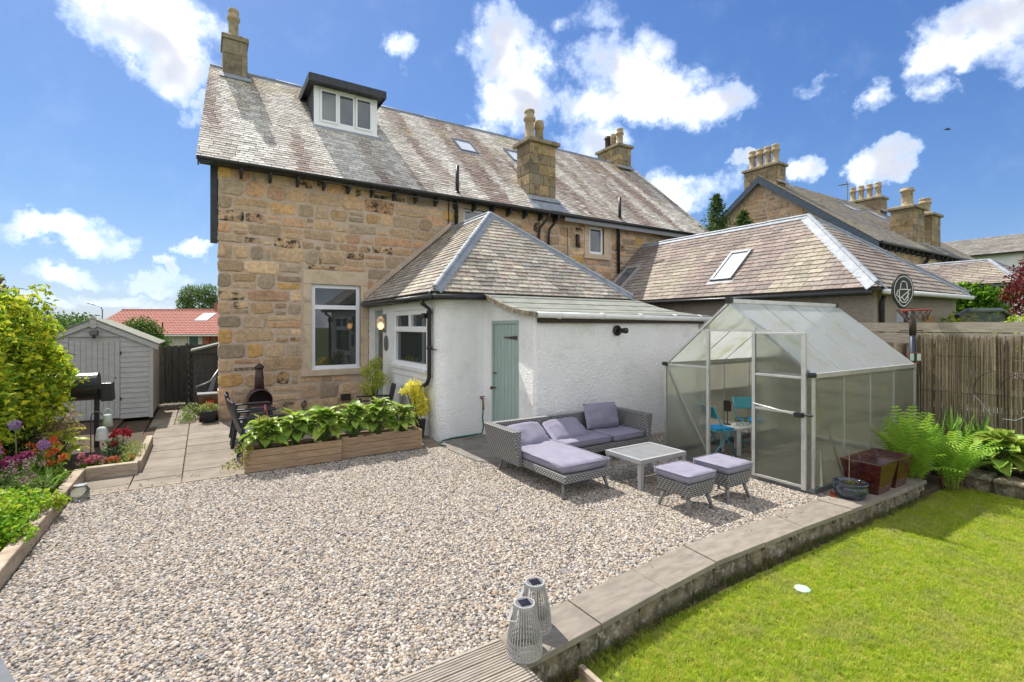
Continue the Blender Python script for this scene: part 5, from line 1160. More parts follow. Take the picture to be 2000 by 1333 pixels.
# trailing plant at the trough end
t = thing('trailing_plant', 'small reddish trailing plant hanging over the left end of the trough', 'plant', (.2, -4.95, .3))
m = leaf_cloud(260, lumps([(.16, -5.0, .26, .14, .1, .2), (.05, -5.05, .16, .14, .08, .06), (.24, -5.02, .4, .1, .1, .1)]), .04, .6, cols=[(.22, .27, .04), (.3, .2, .05), (.13, .2, .03), (.36, .33, .06)], seed=12); part(m, 'leaves', 'leaf', t)
m = MB(); m.tube([(.55, -4.85, .6), (.53, -4.87, .85), (.5, -4.9, .98)], .006, 5); m.tube([(.42, -4.85, .6), (.42, -4.88, .8)], .005, 5); m.lathe((.5, -4.9, .9), [(.005, 0), (.016, .03), (.012, .08), (.004, .1)], 7); m.lathe((.42, -4.88, .76), [(.005, 0), (.015, .03), (.004, .08)], 7)
material('pink', (.5, .08, .13), None, rough=.6); tag(part(m, 'flower_spike', 'pink'), 'pink flower buds on a stalk above the trough hostas', 'flower')

# ------------------------------------------------------------------ garden armchairs
def armchair():
    t = thing('garden_armchair', '', 'chair'); W_ = .36
    for s_ in (-1, 1):
        m = MB(); m.bar((.34, s_ * W_, 0), (.3, s_ * W_, .6), .05, .06, (1, 0, 0)); part(m, 'front_leg', 'chair_black', t, local=True, bevel=.01)
        m = MB(); m.bar((-.34, s_ * W_, 0), (-.24, s_ * W_, .62), .05, .06, (1, 0, 0)); part(m, 'rear_leg', 'chair_black', t, local=True, bevel=.01)
        m = MB(); rot_box(m, (.02, s_ * (W_ + .01), .635), (.74, .075, .035)); part(m, 'arm', 'chair_black', t, local=True, bevel=.012)
        m = MB(); m.bar((-.3, s_ * W_, .36), (.32, s_ * W_, .4), .03, .06); part(m, 'side_rail', 'chair_black', t, local=True)
    m = MB(); m.add([(-.3, -W_ + .03, .36), (.34, -W_ + .03, .42), (.34, W_ - .03, .42), (-.3, W_ - .03, .36), (-.3, -W_ + .03, .39), (.34, -W_ + .03, .45), (.34, W_ - .03, .45), (-.3, W_ - .03, .39)], [(0, 3, 2, 1), (4, 5, 6, 7), (0, 1, 5, 4), (1, 2, 6, 5), (2, 3, 7, 6), (3, 0, 4, 7)]); part(m, 'seat', 'chair_black', t, local=True, bevel=.01)
    m = MB(); n = 6; vs = []
    for i in range(n + 1):
        u = -1 + 2 * i / n
        for (x, z) in ((-.27, .38), (-.36, .62), (-.43, .93)): vs.append((x + .04 * u * u, u * (W_ - .01), z - .02 * u * u * (z > .9)))
    m.add(vs + [(v[0] - .03, v[1], v[2]) for v in vs], [(3 * i + k, 3 * i + k + 1, 3 * i + k + 4, 3 * i + k + 3) for i in range(n) for k in (0, 1)] + [(21 + 3 * i + k, 21 + 3 * i + k + 3, 21 + 3 * i + k + 4, 21 + 3 * i + k + 1) for i in range(n) for k in (0, 1)] + [(3 * i + 2, 21 + 3 * i + 2, 21 + 3 * i + 5, 3 * i + 5) for i in range(n)] + [(k, k + 1, 21 + k + 1, 21 + k) for k in (0, 1)] + [(18 + k, 39 + k, 39 + k + 1, 18 + k + 1) for k in (0, 1)]); part(m, 'backrest', 'chair_black', t, local=True, bevel=.008)
    return t
ac = armchair(); L_ = [((.5, -3.5), 0.08, 'black garden armchair nearest the paving path, its back to the path'), ((.48, -2.5), -.02, 'black garden armchair behind the nearest one, in front of the iron stove'), ((2.85, -2.7), RA(165), 'black garden armchair beside the white wall, facing the path')]
for i, ((x, y), rz, lb) in enumerate(L_):
    o = ac if i == 0 else copy_tree(ac)
    o.location = (x, y, 0); o.rotation_euler = (0, 0, rz); tag(o, lb, 'chair', 'black garden armchairs on the terrace')
# chiminea
ch_ = thing('chiminea', 'rusty cast iron chiminea with tall flue against the stone wall', 'stove', (.78, -.75, 0))
m = MB(); n = 14; vs = []
for (yy, k) in ((-.98, .93), (-.93, 1), (-.55, 1), (-.5, .9)):
    for i in range(n + 1): a = RA(-20 + 220 * i / n); vs.append((.78 + .26 * k * math.cos(a), yy, .52 + .26 * k * math.sin(a)))
m.add(vs, [(r_ * (n + 1) + i, r_ * (n + 1) + i + 1, (r_ + 1) * (n + 1) + i + 1, (r_ + 1) * (n + 1) + i) for r_ in range(3) for i in range(n)] + [tuple(range(3 * (n + 1), 4 * (n + 1)))]); m.box(.53, 1.03, -.98, -.5, .4, .43); part(m, 'body', 'rusty_iron', ch_, smooth=False)
m = MB(); m.tube([(.78, -.73, .76), (.78, -.73, 1.02), (.78, -.73, 1.24)], [.105, .09, .075], 14).lathe((.78, -.73, 1.02), [(.1, 0), (.1, .02)], 14); part(m, 'flue', 'rusty_iron', ch_, smooth=True)
m = MB(); m.lathe((.78, -.73, 1.24), [(.09, 0), (.1, .02), (.095, .04), (.05, .09), (.015, .11), (.015, .13)], 14); part(m, 'cap', 'iron', ch_, smooth=True)
for a in (.58, .98):
    for b in (-.93, -.55): m = MB(); m.tube([(a, b, .42), (a + (a - .78) * .3, b, 0)], .018, 6); part(m, 'leg', 'rusty_iron', ch_)
# vent grille low in the wall
m = MB(); m.box(2.75, 3.0, -.05, -.03, .25, .42)
for k in range(5): m.box(2.77 + k * .045, 2.79 + k * .045, -.06, -.0505, .26, .41)
part(m, 'air_brick', 'iron', house)
# acers
def acer(x, y, lumps_, cols, label, seed, n=1500, ls=.07, pot=(.18, .22, .34)):
    t = thing('potted_acer', label, 'shrub', (x, y, 0)); m = MB()
    m.lathe((x, y, 0), [(pot[0], 0), (pot[1], pot[2]), (pot[1] - .02, pot[2]), (pot[1] - .03, pot[2] - .04)], 4 if seed == 2 else 16); part(m, 'pot', 'black_plastic', t)
    m = MB()
    for l in lumps_: m.tube([(x, y, pot[2] - .05), ((x + l[0]) / 2, (y + l[1]) / 2, (pot[2] + l[2]) / 2), (l[0], l[1], l[2])], [.018, .013, .005], 6)
    part(m, 'trunk', 'bark', t)
    m = leaf_cloud(n, lumps(lumps_, .25), ls, .42, cols=cols, seed=seed, fold=.15, up=.8); part(m, 'crown', 'leaf', t); return t
acer(3.12, -1.75, [(3.05, -1.8, 1.12, .26, .24, .2), (3.15, -1.75, 1.34, .16, .16, .14), (3.0, -1.9, .82, .28, .22, .16), (3.2, -2.0, .95, .2, .2, .16), (3.02, -1.75, .62, .2, .2, .14)], [(.46, .49, .05), (.55, .54, .06), (.32, .42, .05)], 'golden green acer beside the back door, under the wide window', 1, 1700)
acer(3.25, -4.15, [(3.18, -4.15, 1.03, .16, .16, .13), (3.26, -4.1, .86, .2, .18, .14), (3.32, -4.2, .66, .17, .17, .16), (3.02, -4.2, .95, .14, .1, .05), (3.3, -4.2, .52, .15, .15, .1)], [(.8, .74, .1), (.72, .66, .08), (.6, .66, .1), (.78, .62, .1)], 'yellow orange acer in a black pot at the end of the troughs', 2, 1500, pot=(.15, .2, .36))
# ------------------------------------------------------------------ left side: bed edging, shed, gate, store
for i, (x0, x1, y0, y1, lb) in enumerate(((-1.86, -1.74, -8.6, -6.45, 'weathered timber bed edging nearest the camera at the left edge'), (-1.86, -1.74, -6.44, -4.1, 'weathered timber bed edging between the glass jar and the front green clump'), (-1.739, -1.14, -4.15, -4.03, 'weathered timber bed edging running across the paving by the pink flowers'), (-1.2, -1.1, -4.029, -2.0, 'weathered timber bed edging along the path under the wispy plant'))):
    m = MB(); m.box(x0, x1, y0, y1, -.03, .165 + ru(0, .006)); tag(part(m, 'bed_edging', 'sleeper', bevel=.012), lb, 'edging', 'timber edging of the flower bed')
shed = thing('garden_shed', 'pale grey painted wooden shed with low apex roof and plank door', 'shed', (-2.3, 1.0, 0))
SX0, SX1, SY, SA, SE = -3.45, -1.33, 1.0, 2.33, 1.82; SM = -2.39
m = MB(); m.ext([(SX0, SY + .02, .08), (SX1, SY + .02, .08), (SX1, SY + .02, SE), (SM, SY + .02, SA - .03), (SX0, SY + .02, SE)], (0, 2.2, 0)); part(m, 'body', 'shed_paint', shed)
z = .08; i = 0
while z < SA - .06:
    z1 = z + .118
    def lim(zz): return 0 if zz < SE else (zz - SE) / (SA - SE)
    k = lim(z1); xa, xb = SX0 + (SM - SX0) * k, SX1 - (SX1 - SM) * k
    segs = [(xa, -2.82), (-1.92, xb)] if z < 1.88 else [(xa, xb)]
    for a, b in segs:
        if b - a > .08: m = MB(); m.add([(a, SY - .014, z), (b, SY - .014, z), (b, SY + .001, z1), (a, SY + .001, z1), (a, SY + .019, z), (b, SY + .019, z), (b, SY + .019, z1 - .002), (a, SY + .019, z1 - .002)], [(0, 1, 2, 3), (0, 4, 5, 1), (3, 2, 6, 7), (0, 3, 7, 4), (1, 5, 6, 2)]); part(m, 'board', 'shed_paint', shed)
    z = z1; i += 1
for k in range(9):
    m = MB(); m.box(-2.81 + k * .0985, -2.81 + (k + 1) * .0985 - .004, SY - .02, SY + .005, .1, 1.875); part(m, 'door_board', 'shed_paint', shed, bevel=.004, seg=1)
m = MB(); m.box(SX1 - .05, SX1 + .02, SY - .03, SY + .019, .06, SE - .02); part(m, 'corner_trim', 'shed_paint', shed)
m = MB(); m.ext([(SX1 + .12, SY - .06, SE - .05), (SM, SY - .06, SA + .02), (SM, SY - .06, SA - .1), (SX1 + .12, SY - .06, SE - .17)], (0, .03, 0)); m.ext([(SM - .001, SY - .06, SA + .02), (SX0 - .12, SY - .06, SE - .05), (SX0 - .12, SY - .06, SE - .17), (SM - .001, SY - .06, SA - .1)], (0, .03, 0)); part(m, 'bargeboard', 'shed_paint', shed)
m = MB(); m.ext([(SM - .06, SY - .075, SA - .14), (SM, SY - .075, SA - .18), (SM + .06, SY - .075, SA - .14), (SM + .06, SY - .075, SA + .06), (SM, SY - .075, SA + .12), (SM - .06, SY - .075, SA + .06)], (0, .014, 0)); part(m, 'finial', 'shed_paint', shed)
m = MB(); m.ext([(SX1 + .14, SY - .08, SE - .05), (SX1 + .14, SY + 2.3, SE - .05), (SM, SY + 2.3, SA + .03), (SM, SY - .08, SA + .03)], (0, 0, .025)); m.ext([(SM - .001, SY - .08, SA + .03), (SM - .001, SY + 2.3, SA + .03), (SX0 - .14, SY + 2.3, SE - .05), (SX0 - .14, SY - .08, SE - .05)], (0, 0, .025)); part(m, 'roof', 'felt', shed)
m = MB(); m.box(SM - .05, SM + .09, SY - .13, SY - .04, 2.0, 2.11).lathe((SM + .02, SY - .1, 1.93), [(.03, 0), (.035, .05)], 8); fl = part(m, 'floodlight', 'black_plastic', shed, bevel=.006)
m = MB(); m.box(SM - .04, SM + .08, SY - .137, SY - .131, 2.02, 2.1); part(m, 'lens', 'frosted', fl)
m = MB(); m.lathe((-2.0, SY - .03, 1.02), [(.014, 0), (.014, .02)], 8); m.box(-1.925, -1.9, SY - .03, SY - .016, 1.55, 1.63).box(-1.925, -1.9, SY - .03, SY - .016, .5, .58); part(m, 'ironmongery', 'iron', shed)
gate = thing('garden_gate', 'dark stained plank gate between the shed and the house', 'gate', (-1.1, 3.5, 0))
for i in range(5): x = -1.5 + i * .16; m = MB(); m.box(x + .1, x + .19, 3.531, 3.545, .06, 1.6); part(m, 'back_plank', 'black_stain', gate); x = -1.52 + i * .16; m = MB(); m.box(x, x + .14, 3.47, 3.49, .04, 1.66); part(m, 'plank', 'black_stain', gate)
for z in (.2, .85, 1.52): m = MB(); m.box(-1.53, -.75, 3.491, 3.53, z, z + .1); part(m, 'rail', 'black_stain', gate)
fp = thing('slatted_fence_panel', 'dark horizontal slat fence panel between gate and log store', 'fence', (-.5, 3.5, 0))
m = MB(); m.box(-.74, -.66, 3.45, 3.55, -.1, 1.72); part(m, 'post', 'black_stain', fp)
for i in range(9): m = MB(); m.box(-.659, .1, 3.48, 3.5, .15 + i * .175, .265 + i * .175); part(m, 'slat', 'black_stain', fp)
m = MB(); m.box(-.655, .1, 3.51, 3.52, 0, 1.68); part(m, 'gap_dark_sheet', 'black_stain', fp)  # added sheet that keeps the gaps between the slats dark
ls = thing('log_store', 'dark boarded log store with sloping roof against the house gable', 'store', (-.25, 1.7, 0))
for i in range(11): m = MB(); m.box(-.52, .02, 1.6, 1.625, .05 + i * .135, .182 + i * .135); part(m, 'board', 'black_stain', ls)
m = MB(); m.box(-.53, .03, 1.626, 2.4, .05, 1.45); part(m, 'body', 'black_stain', ls)
m = MB(); m.ext([(-.58, 1.5, 1.55), (.05, 1.5, 1.72), (.05, 2.5, 1.72), (-.58, 2.5, 1.55)], (0, 0, .045)); part(m, 'roof', 'felt', ls)
m = MB(); m.ext([(-.55, 1.55, 1.5), (.03, 1.55, 1.5), (.03, 1.55, 1.7), (-.55, 1.55, 1.54)], (0, .04, 0)); part(m, 'front_board', 'black_stain', ls)
rc = thing('recliner_chair', 'dark green plastic recliner leaning by the house corner', 'chair', (-.2, .9, 0))
m = MB(); m.tube([(-.45, .85, .62), (-.44, .8, .74), (-.3, .8, .78), (-.15, .85, .85), (.02, .95, 1.12)], .026, 8).tube([(-.45, .85, .62), (-.38, .85, .56), (-.2, .85, .53)], .02, 8); part(m, 'arm', 'grey_metal', rc, smooth=True)
m = MB(); m.ext([(-.25, .95, .5), (-.12, .95, .5), (.0, 1.0, 1.05), (-.1, 1.0, .9)], (0, .04, 0)); part(m, 'backrest', 'grey_metal', rc)
for x in (-.4, -.1): m = MB(); m.box(x, x + .04, .88, .92, 0, .55); part(m, 'leg', 'grey_metal', rc)
bx_ = thing('recycling_box', 'dark maroon box with red label beside the house corner', 'box', (-.18, .45, 0))
m = MB(); m.frus((-.38, .0, .3, .62), (-.42, .0, .28, .66), 0, .58); part(m, 'body', 'red_glaze', bx_, bevel=.012)
m = MB(); m.box(-.25, -.08, .272, .284, .3, .45); part(m, 'label', 'red_paint', bx_)
m = MB(); m.box(-.43, .0, .27, .67, .581, .61); part(m, 'lid', 'grey_metal', bx_)
def pot_plant(x, y, pot, lm, cols, n, ls_, label, seed, square=True, potmat='black_plastic', fl=None):
    t = thing('potted_plant', label, 'plant', (x, y, 0)); m = MB(); b, tp_, h = pot
    if square: m.frus((x - b, x + b, y - b, y + b), (x - tp_, x + tp_, y - tp_, y + tp_), .001, h)
    else: m.lathe((x, y, .001), [(b, 0), (tp_, h), (tp_ - .02, h)], 14)
    part(m, 'pot', potmat, t, bevel=.006)
    m = leaf_cloud(n, lumps(lm), ls_, .55, cols=cols, seed=seed); part(m, 'foliage', 'leaf', t)
    if fl: m = leaf_cloud(fl[1], lumps(fl[0]), .035, .9, cols=fl[2], seed=seed + 1); part(m, 'flowers', 'flower', t)
pot_plant(-.2, -.12, (.11, .16, .27), [(-.2, -.12, .34, .2, .17, .1)], [(.3, .36, .1), (.4, .42, .18), (.16, .24, .04)], 420, .05, 'pale variegated plant in a black square pot at the house corner', 31, fl=([(-.18, -.12, .45, .08, .08, .04)], 14, [(.6, .16, .02)]))
def clump(name, label, loc, lm, cols, n, ls_, seed, asp=.55, flowers=None, cat='plant', tilt=.9, up=.35, group=None, stems=None):
    """a bed plant: foliage, optional stems and flower heads (list of (x,y,z,r,count,petal,cols))"""
    t = thing(name, label, cat, loc, 0, group)
    lm = [(loc[0] + a, loc[1] + b, loc[2] + c, d, e, f_) for a, b, c, d, e, f_ in lm]
    m = leaf_cloud(n, lumps(lm, .3), ls_, asp, cols=cols, seed=seed, tilt=tilt, up=up); part(m, 'foliage', 'leaf', t)
    if flowers:
        sm = MB()
        for (a, b, c, r_, cnt, pet, fc) in flowers:
            X_, Y_, Z_ = loc[0] + a, loc[1] + b, loc[2] + c
            sm.tube([(loc[0] + a * .4, loc[1] + b * .4, loc[2]), (loc[0] + a * .8, loc[1] + b * .8, loc[2] + c * .55), (X_, Y_, Z_)], .005, 4)
            m = leaf_cloud(cnt, lumps([(X_, Y_, Z_, r_, r_, r_ * .85)], .5), pet, .7, cols=fc, seed=seed + int(abs(a * 100) + abs(b * 37)), up=.6); part(m, 'flower_head', 'flower', t)
        part(sm, 'stems', 'stalk', t)
    return t
clump('ivy_mound', 'pale leafy mound spilling onto the path beside the black pot', (-.55, .5, 0), [(0, .1, .18, .22, .3, .2), (-.1, -.35, .08, .2, .2, .12)], [(.18, .25, .06), (.3, .34, .14), (.12, .2, .04)], 500, .06, 51)
# smoker barbecue
sm = thing('barrel_smoker', 'black barrel smoker barbecue with side box in front of the shed', 'barbecue', (-2.2, -2.0, 0))
m = MB(); m.tube([(-2.85, -2, 1.14), (-1.88, -2, 1.14)], .245, 22); part(m, 'barrel', 'smoker_black', sm, smooth=False, bevel=.01)
m = MB(); m.box(-2.8, -1.93, -2.252, -2.246, 1.11, 1.125).box(-2.3, -1.92, -2.25, -2.2, 1.1, 1.13); part(m, 'lid_seam', 'iron', sm)
m = MB(); m.frus((-1.83, -1.66, -2.2, -1.9), (-1.83, -1.68, -2.2, -1.9), .88, 1.2); part(m, 'side_box', 'smoker_black', sm, bevel=.012)
m = MB(); m.box(-1.87, -1.84, -2.1, -1.9, .9, 1.1); part(m, 'bracket', 'iron', sm)
m = MB(); m.lathe((-2.22, -2, 1.38), [(.045, 0), (.045, .1)], 10); part(m, 'chimney', 'iron', sm)
for x in (-2.75, -1.9): m = MB(); m.box(x - .035, x + .035, -2.1, -2.03, 0, 1.0); part(m, 'leg', 'smoker_black', sm)
hk = thing('crook_hook', 'thin black shepherd hook with hanging concrete bells in the flower bed', 'hook', (-1.77, -3.5, 0))
m = MB(); m.tube([(-1.77, -3.5, 0), (-1.77, -3.5, .78), (-1.755, -3.5, .85), (-1.71, -3.5, .885), (-1.66, -3.5, .87), (-1.635, -3.5, .82)], .007, 6); part(m, 'rod', 'iron', hk)
material('bell_concrete', (.52, .53, .5), (.42, .43, .4), 30, .9, .3, 80); material('bell_green', (.42, .5, .42), (.36, .44, .36), 12, .6)
m = MB(); m.lathe((-1.64, -3.5, .44), [(.085, 0), (.08, .02), (.062, .16), (.05, .19), (.03, .2)], 14); tag(part(m, 'concrete_bell', 'bell_concrete', smooth=True), 'pale concrete bell weight, the lower one by the black hook', 'ornament', 'bells in the flower bed')
m = MB(); m.lathe((-1.62, -3.1, .58), [(.075, 0), (.055, .17), (.045, .19)], 14); m.tube([(-1.68, -3.1, .77), (-1.67, -3.1, .84), (-1.62, -3.1, .87), (-1.57, -3.1, .84), (-1.56, -3.1, .77)], .006, 6).tube([(-1.62, -3.1, 0), (-1.62, -3.1, .58)], .008, 6); tag(part(m, 'bell_feeder', 'bell_green', smooth=True), 'pale green bell shaped feeder with wire loop, the upper one by the hook', 'ornament', 'bells in the flower bed')
jar = thing('glass_jar', 'pale green glass jar on the paving in the bed corner', 'jar', (-1.66, -5.2, 0))
material('jar_glass', (.62, .72, .67), (.68, .76, .71), 6, .08, spec=.8); MATS['jar_glass'].node_tree.nodes['Principled BSDF'].inputs['Transmission Weight'].default_value = .93
m = MB(); m.lathe((-1.63, -5.12, .002), [(.075, 0), (.095, .03), (.095, .12), (.07, .15), (.066, .165)], 20); part(m, 'body', 'jar_glass', jar, smooth=True)
m = MB(); m.lathe((-1.63, -5.12, .168), [(.07, 0), (.07, .02), (.02, .024)], 20); part(m, 'lid', 'grey_metal', jar)

# ------------------------------------------------------------------ flower bed plants
G1 = [(.16, .29, .02), (.2, .34, .03), (.1, .2, .02), (.28, .38, .04)]
YG = [(.5, .54, .03), (.62, .6, .04), (.34, .45, .03), (.2, .33, .025), (.13, .24, .02), (.48, .55, .06)]
# great golden climber, with loose shoots breaking its outline
big = thing('golden_climber', 'large yellow green leafy climber filling the left edge', 'shrub', (-3.3, -2.6, 0))
LB = [(-3.3, -2.6, 1.2, .85, .8, 1.1), (-3.1, -2.7, 2.25, .6, .6, .5), (-2.75, -2.7, 1.75, .45, .5, .45), (-2.5, -2.7, 1.4, .38, .45, .4), (-2.35, -2.8, 1.65, .2, .25, .2), (-3.5, -2.7, 2.75, .55, .5, .4), (-3.3, -3.4, 2.6, .5, .4, .4), (-3.0, -3.2, 2.4, .42, .4, .35), (-2.75, -3.0, .8, .42, .4, .42), (-3.4, -3.4, 1.2, .7, .5, .9), (-3.9, -2.8, 1.8, .8, .7, 1.0), (-2.3, -2.8, 1.15, .14, .2, .12), (-2.95, -3.3, 1.6, .5, .45, .6), (-3.2, -3.6, 2.0, .5, .4, .55), (-2.6, -3.2, 1.2, .35, .35, .4), (-2.9, -3.5, .7, .4, .35, .5), (-3.0, -3.9, 2.1, .45, .4, .5), (-2.75, -3.0, 2.0, .42, .4, .4), (-2.45, -3.0, 1.6, .32, .3, .35), (-2.9, -4.1, 1.5, .4, .4, .6)]
LB += [(-2.4, -3.3, 1.05, .3, .3, .34), (-2.3, -3.05, 1.4, .27, .28, .28), (-2.65, -3.7, .95, .38, .36, .42), (-2.75, -4.3, 1.05, .36, .4, .5), (-2.7, -3.6, 1.75, .36, .36, .4)]
LB += [(-2.2 - ru(0, 1.2), -2.8 - ru(-.2, .9), ru(.9, 2.7), ru(.1, .18), ru(.1, .18), ru(.12, .24)) for _ in range(26)]
part(leaf_cloud(23000, lumps(LB, .72), .09, .62, cols=YG, seed=61), 'crown', 'leaf', big)
m = MB()
for k in range(14): a = ru(-.6, .7); m.tube([(-3.3 + a * .3, -2.6, 0), (-3.2 + a * .6, -2.6 + ru(-.3, .3), 1.0), (-3.1 + a, -2.7 + ru(-.3, .3), ru(1.8, 2.8))], [.03, .02, .006], 6)
for p in ([(-2.4, -2.8, 1.7), (-2.25, -2.8, 1.78), (-2.05, -2.8, 1.74)], [(-2.4, -2.8, 1.3), (-2.1, -2.85, 1.33), (-1.9, -2.9, 1.3)], [(-3.0, -2.8, 2.6), (-2.8, -2.8, 2.8), (-2.65, -2.85, 2.78)]): m.tube(p, .005, 4)
part(m, 'stems', 'bark', big)
part(leaf_cloud(80, lambda rs: (-2.4 + rs.rand() * .5, -2.85 + rs.normal() * .02, 1.32 + rs.normal() * .03), .055, .6, cols=YG, seed=62), 'tendril', 'leaf', big)
clump('dark_sprig_shrub', 'purple tipped sprigs showing above the golden climber', (-3.2, -2.9, 0), [(.05, 0, 2.85, .35, .2, .18), (.35, 0, 2.68, .16, .12, .1)], [(.13, .08, .06), (.18, .14, .05), (.1, .12, .03)], 220, .07, 63)
clump('pieris_shrub', 'pieris shrub with pinkish cream new leaves below the smoker', (-2.35, -2.75, 0), [(0, 0, .72, .34, .3, .26), (.15, -.1, .52, .26, .25, .22), (-.2, 0, .55, .3, .3, .25)], [(.5, .33, .22), (.55, .42, .26), (.42, .25, .14), (.3, .3, .1), (.24, .3, .06)], 1700, .06, 64, asp=.35)
clump('dark_leaf_shrub', 'dark purple leaved shrub tucked under the golden climber', (-2.55, -3.7, 0), [(0, 0, .62, .3, .26, .22), (-.15, 0, .38, .3, .3, .3)], [(.045, .015, .03), (.07, .02, .04), (.05, .09, .02), (.03, .06, .015)], 1100, .06, 65)
hosta(-2.15, -3.3, .08, 34, .42, .5, hg, 'golden yellow hosta in the flower bed by the black hook', 1.05, None, sd=71)
GE_ = [(.62, .13, .02), (.7, .2, .03), (.55, .1, .02)]; PU = [(.3, .16, .42), (.36, .22, .5), (.26, .12, .36)]; PK = [(.62, .2, .25), (.7, .3, .32), (.55, .15, .2)]; MG = [(.24, .02, .1), (.18, .02, .1), (.3, .05, .14)]
clump('orange_geum', 'orange flowered geum behind the strap leaved clump', (-2.3, -4.25, .06), [(0, 0, .2, .34, .3, .22)], G1, 700, .06, 66, flowers=[(ru(-.35, .32), ru(-.25, .25), ru(.42, .62), ru(.025, .045), 22, .04, GE_) for _ in range(17)])
clump('orange_geum', 'orange flowered geum at the front corner of the crosswise timber', (-1.98, -4.55, .06), [(0, 0, .14, .16, .16, .14)], G1, 260, .05, 67, flowers=[(ru(-.15, .15), ru(-.1, .1), ru(.28, .4), .035, 24, .04, GE_) for _ in range(5)])
for i, (x, y, z, r_, lb) in enumerate(((-2.28, -4.9, .98, .055, 'tall purple allium globe above the orange flowers'), (-2.02, -4.9, .7, .055, 'purple allium globe among the orange flowers'), (-2.42, -5.05, .7, .06, 'purple allium globe cut by the left edge'))):
    t = thing('allium', lb, 'flower', (x, y, .06), 0, 'alliums in the flower bed')
    part(leaf_cloud(240, lumps([(x, y, z, r_, r_, r_)], .8), .024, .5, cols=PU, seed=80 + i), 'flower_head', 'flower', t)
    m = MB(); m.tube([(x + .03, y, .06), (x, y, z)], .007, 5); part(m, 'stem', 'stalk', t)
clump('pink_stemmed_plant', 'tall plant with tiny pinkish flowers behind the front green clump', (-2.2, -5.45, .06), [(0, 0, .2, .34, .4, .22), (.1, .3, .15, .25, .25, .16)], [(.16, .24, .05), (.2, .26, .09), (.11, .18, .04)], 1200, .05, 90, flowers=[(ru(-.35, .3), ru(-.4, .3), ru(.35, .58), ru(.03, .05), 26, .025, [(.34, .2, .22), (.4, .28, .3), (.24, .14, .12)]) for _ in range(26)])
clump('magenta_flower', 'deep magenta flower cluster beside the purple alliums', (-2.2, -5.2, .06), [(0, 0, .2, .15, .15, .14)], G1, 200, .05, 92, flowers=[(ru(-.15, .12), ru(-.08, .08), ru(.5, .6), .045, 40, .045, MG) for _ in range(7)])
clump('lime_front_clump', 'bright lime green clump spilling over the front timber edging', (-2.1, -6.45, .06), [(0, 0, .22, .36, .5, .24), (.1, .45, .2, .26, .26, .2), (-.35, -.1, .3, .35, .5, .3), (.2, -.3, .12, .2, .3, .14)], [(.2, .38, .02), (.28, .44, .03), (.15, .3, .02), (.36, .44, .04)], 3600, .055, 93, asp=.85)
clump('lime_spill', 'lime leaves hanging over the timber edging onto the gravel', (-1.76, -5.75, .05), [(0, 0, .13, .13, .16, .1)], [(.26, .38, .03), (.36, .42, .05)], 260, .05, 94, asp=.8)
t = thing('strap_leaf_clump', 'strap leaved tulip clump leaning over the corner timber', 'plant', (-2.0, -4.95, .06)); m = MB(); rs = random.Random(3)
def strap(m, x, y, z, L, wd, a, lean, col=None):
    pts = [(x + math.cos(a) * L * lean * t * t, y + math.sin(a) * L * lean * t * t, z + L * (t - .45 * lean * t ** 3)) for t in (0, .25, .5, .75, 1)]; vs = []
    for k, p in enumerate(pts):
        w_ = wd * (.6, 1, .95, .6, .02)[k]; vs += [(p[0] - math.sin(a) * w_ / 2, p[1] + math.cos(a) * w_ / 2, p[2] + .008), (p[0], p[1], p[2]), (p[0] + math.sin(a) * w_ / 2, p[1] - math.cos(a) * w_ / 2, p[2] + .008)]
    m.add(vs, [(3 * k + j, 3 * k + j + 1, 3 * k + j + 4, 3 * k + j + 3) for k in range(4) for j in (0, 1)], col)
for i in range(34): m_ = MB(); strap(m_, -2.0 + rs.uniform(-.1, .1), -4.95 + rs.uniform(-.12, .12), .06, rs.uniform(.25, .48), rs.uniform(.025, .05), rs.uniform(0, 6.28), rs.uniform(.3, .9)); part(m_, 'leaf', 'spear', t)
clump('pink_primula', 'mound of round pink flower heads beside the black hook', (-1.72, -3.75, .06), [(0, 0, .07, .14, .12, .07)], G1, 200, .05, 95, flowers=[(ru(-.13, .13), ru(-.1, .08), ru(.12, .22), .04, 42, .035, PK) for _ in range(11)])
clump('orange_primula', 'small orange primulas behind the crosswise timber', (-1.4, -3.8, .06), [(0, 0, .05, .2, .1, .06)], G1, 160, .04, 96, flowers=[(ru(-.2, .2), ru(-.08, .08), ru(.1, .16), .035, 26, .035, [(.62, .17, .06), (.66, .25, .03), (.6, .2, .12)]) for _ in range(7)])
clump('red_tulips', 'dark green leaved clump with red flowers behind the bells', (-1.5, -3.2, .06), [(0, 0, .16, .15, .15, .16)], [(.06, .13, .03), (.09, .17, .04), (.3, .36, .3)], 380, .07, 97, asp=.35, tilt=1.6, flowers=[(x_, y_, z_, .04, 30, .06, [(.42, .02, .04), (.5, .03, .06)]) for x_, y_, z_ in ((.0, .0, .42), (.1, .05, .42), (-.05, .1, .36), (.15, .0, .38), (-.02, -.02, .26))])
clump('wispy_lime_plant', 'wispy pale green plant overhanging the path edging', (-1.27, -3.35, .06), [(0, 0, .14, .18, .4, .16), (.02, -.4, .1, .14, .25, .12)], [(.25, .31, .06), (.32, .36, .1), (.17, .25, .04), (.38, .4, .2)], 1300, .035, 98, asp=.35, tilt=1.5)
clump('bed_filler', 'mixed low green foliage between the flowers of the left bed', (-2.6, -4.6, .06), [(0, 0, .12, .7, .9, .14), (-.1, 1.2, .15, .6, .8, .2), (-.3, -1.6, .2, .5, .9, .22)], [(.08, .16, .02), (.12, .22, .03), (.06, .12, .015), (.18, .26, .05)], 2600, .06, 99)

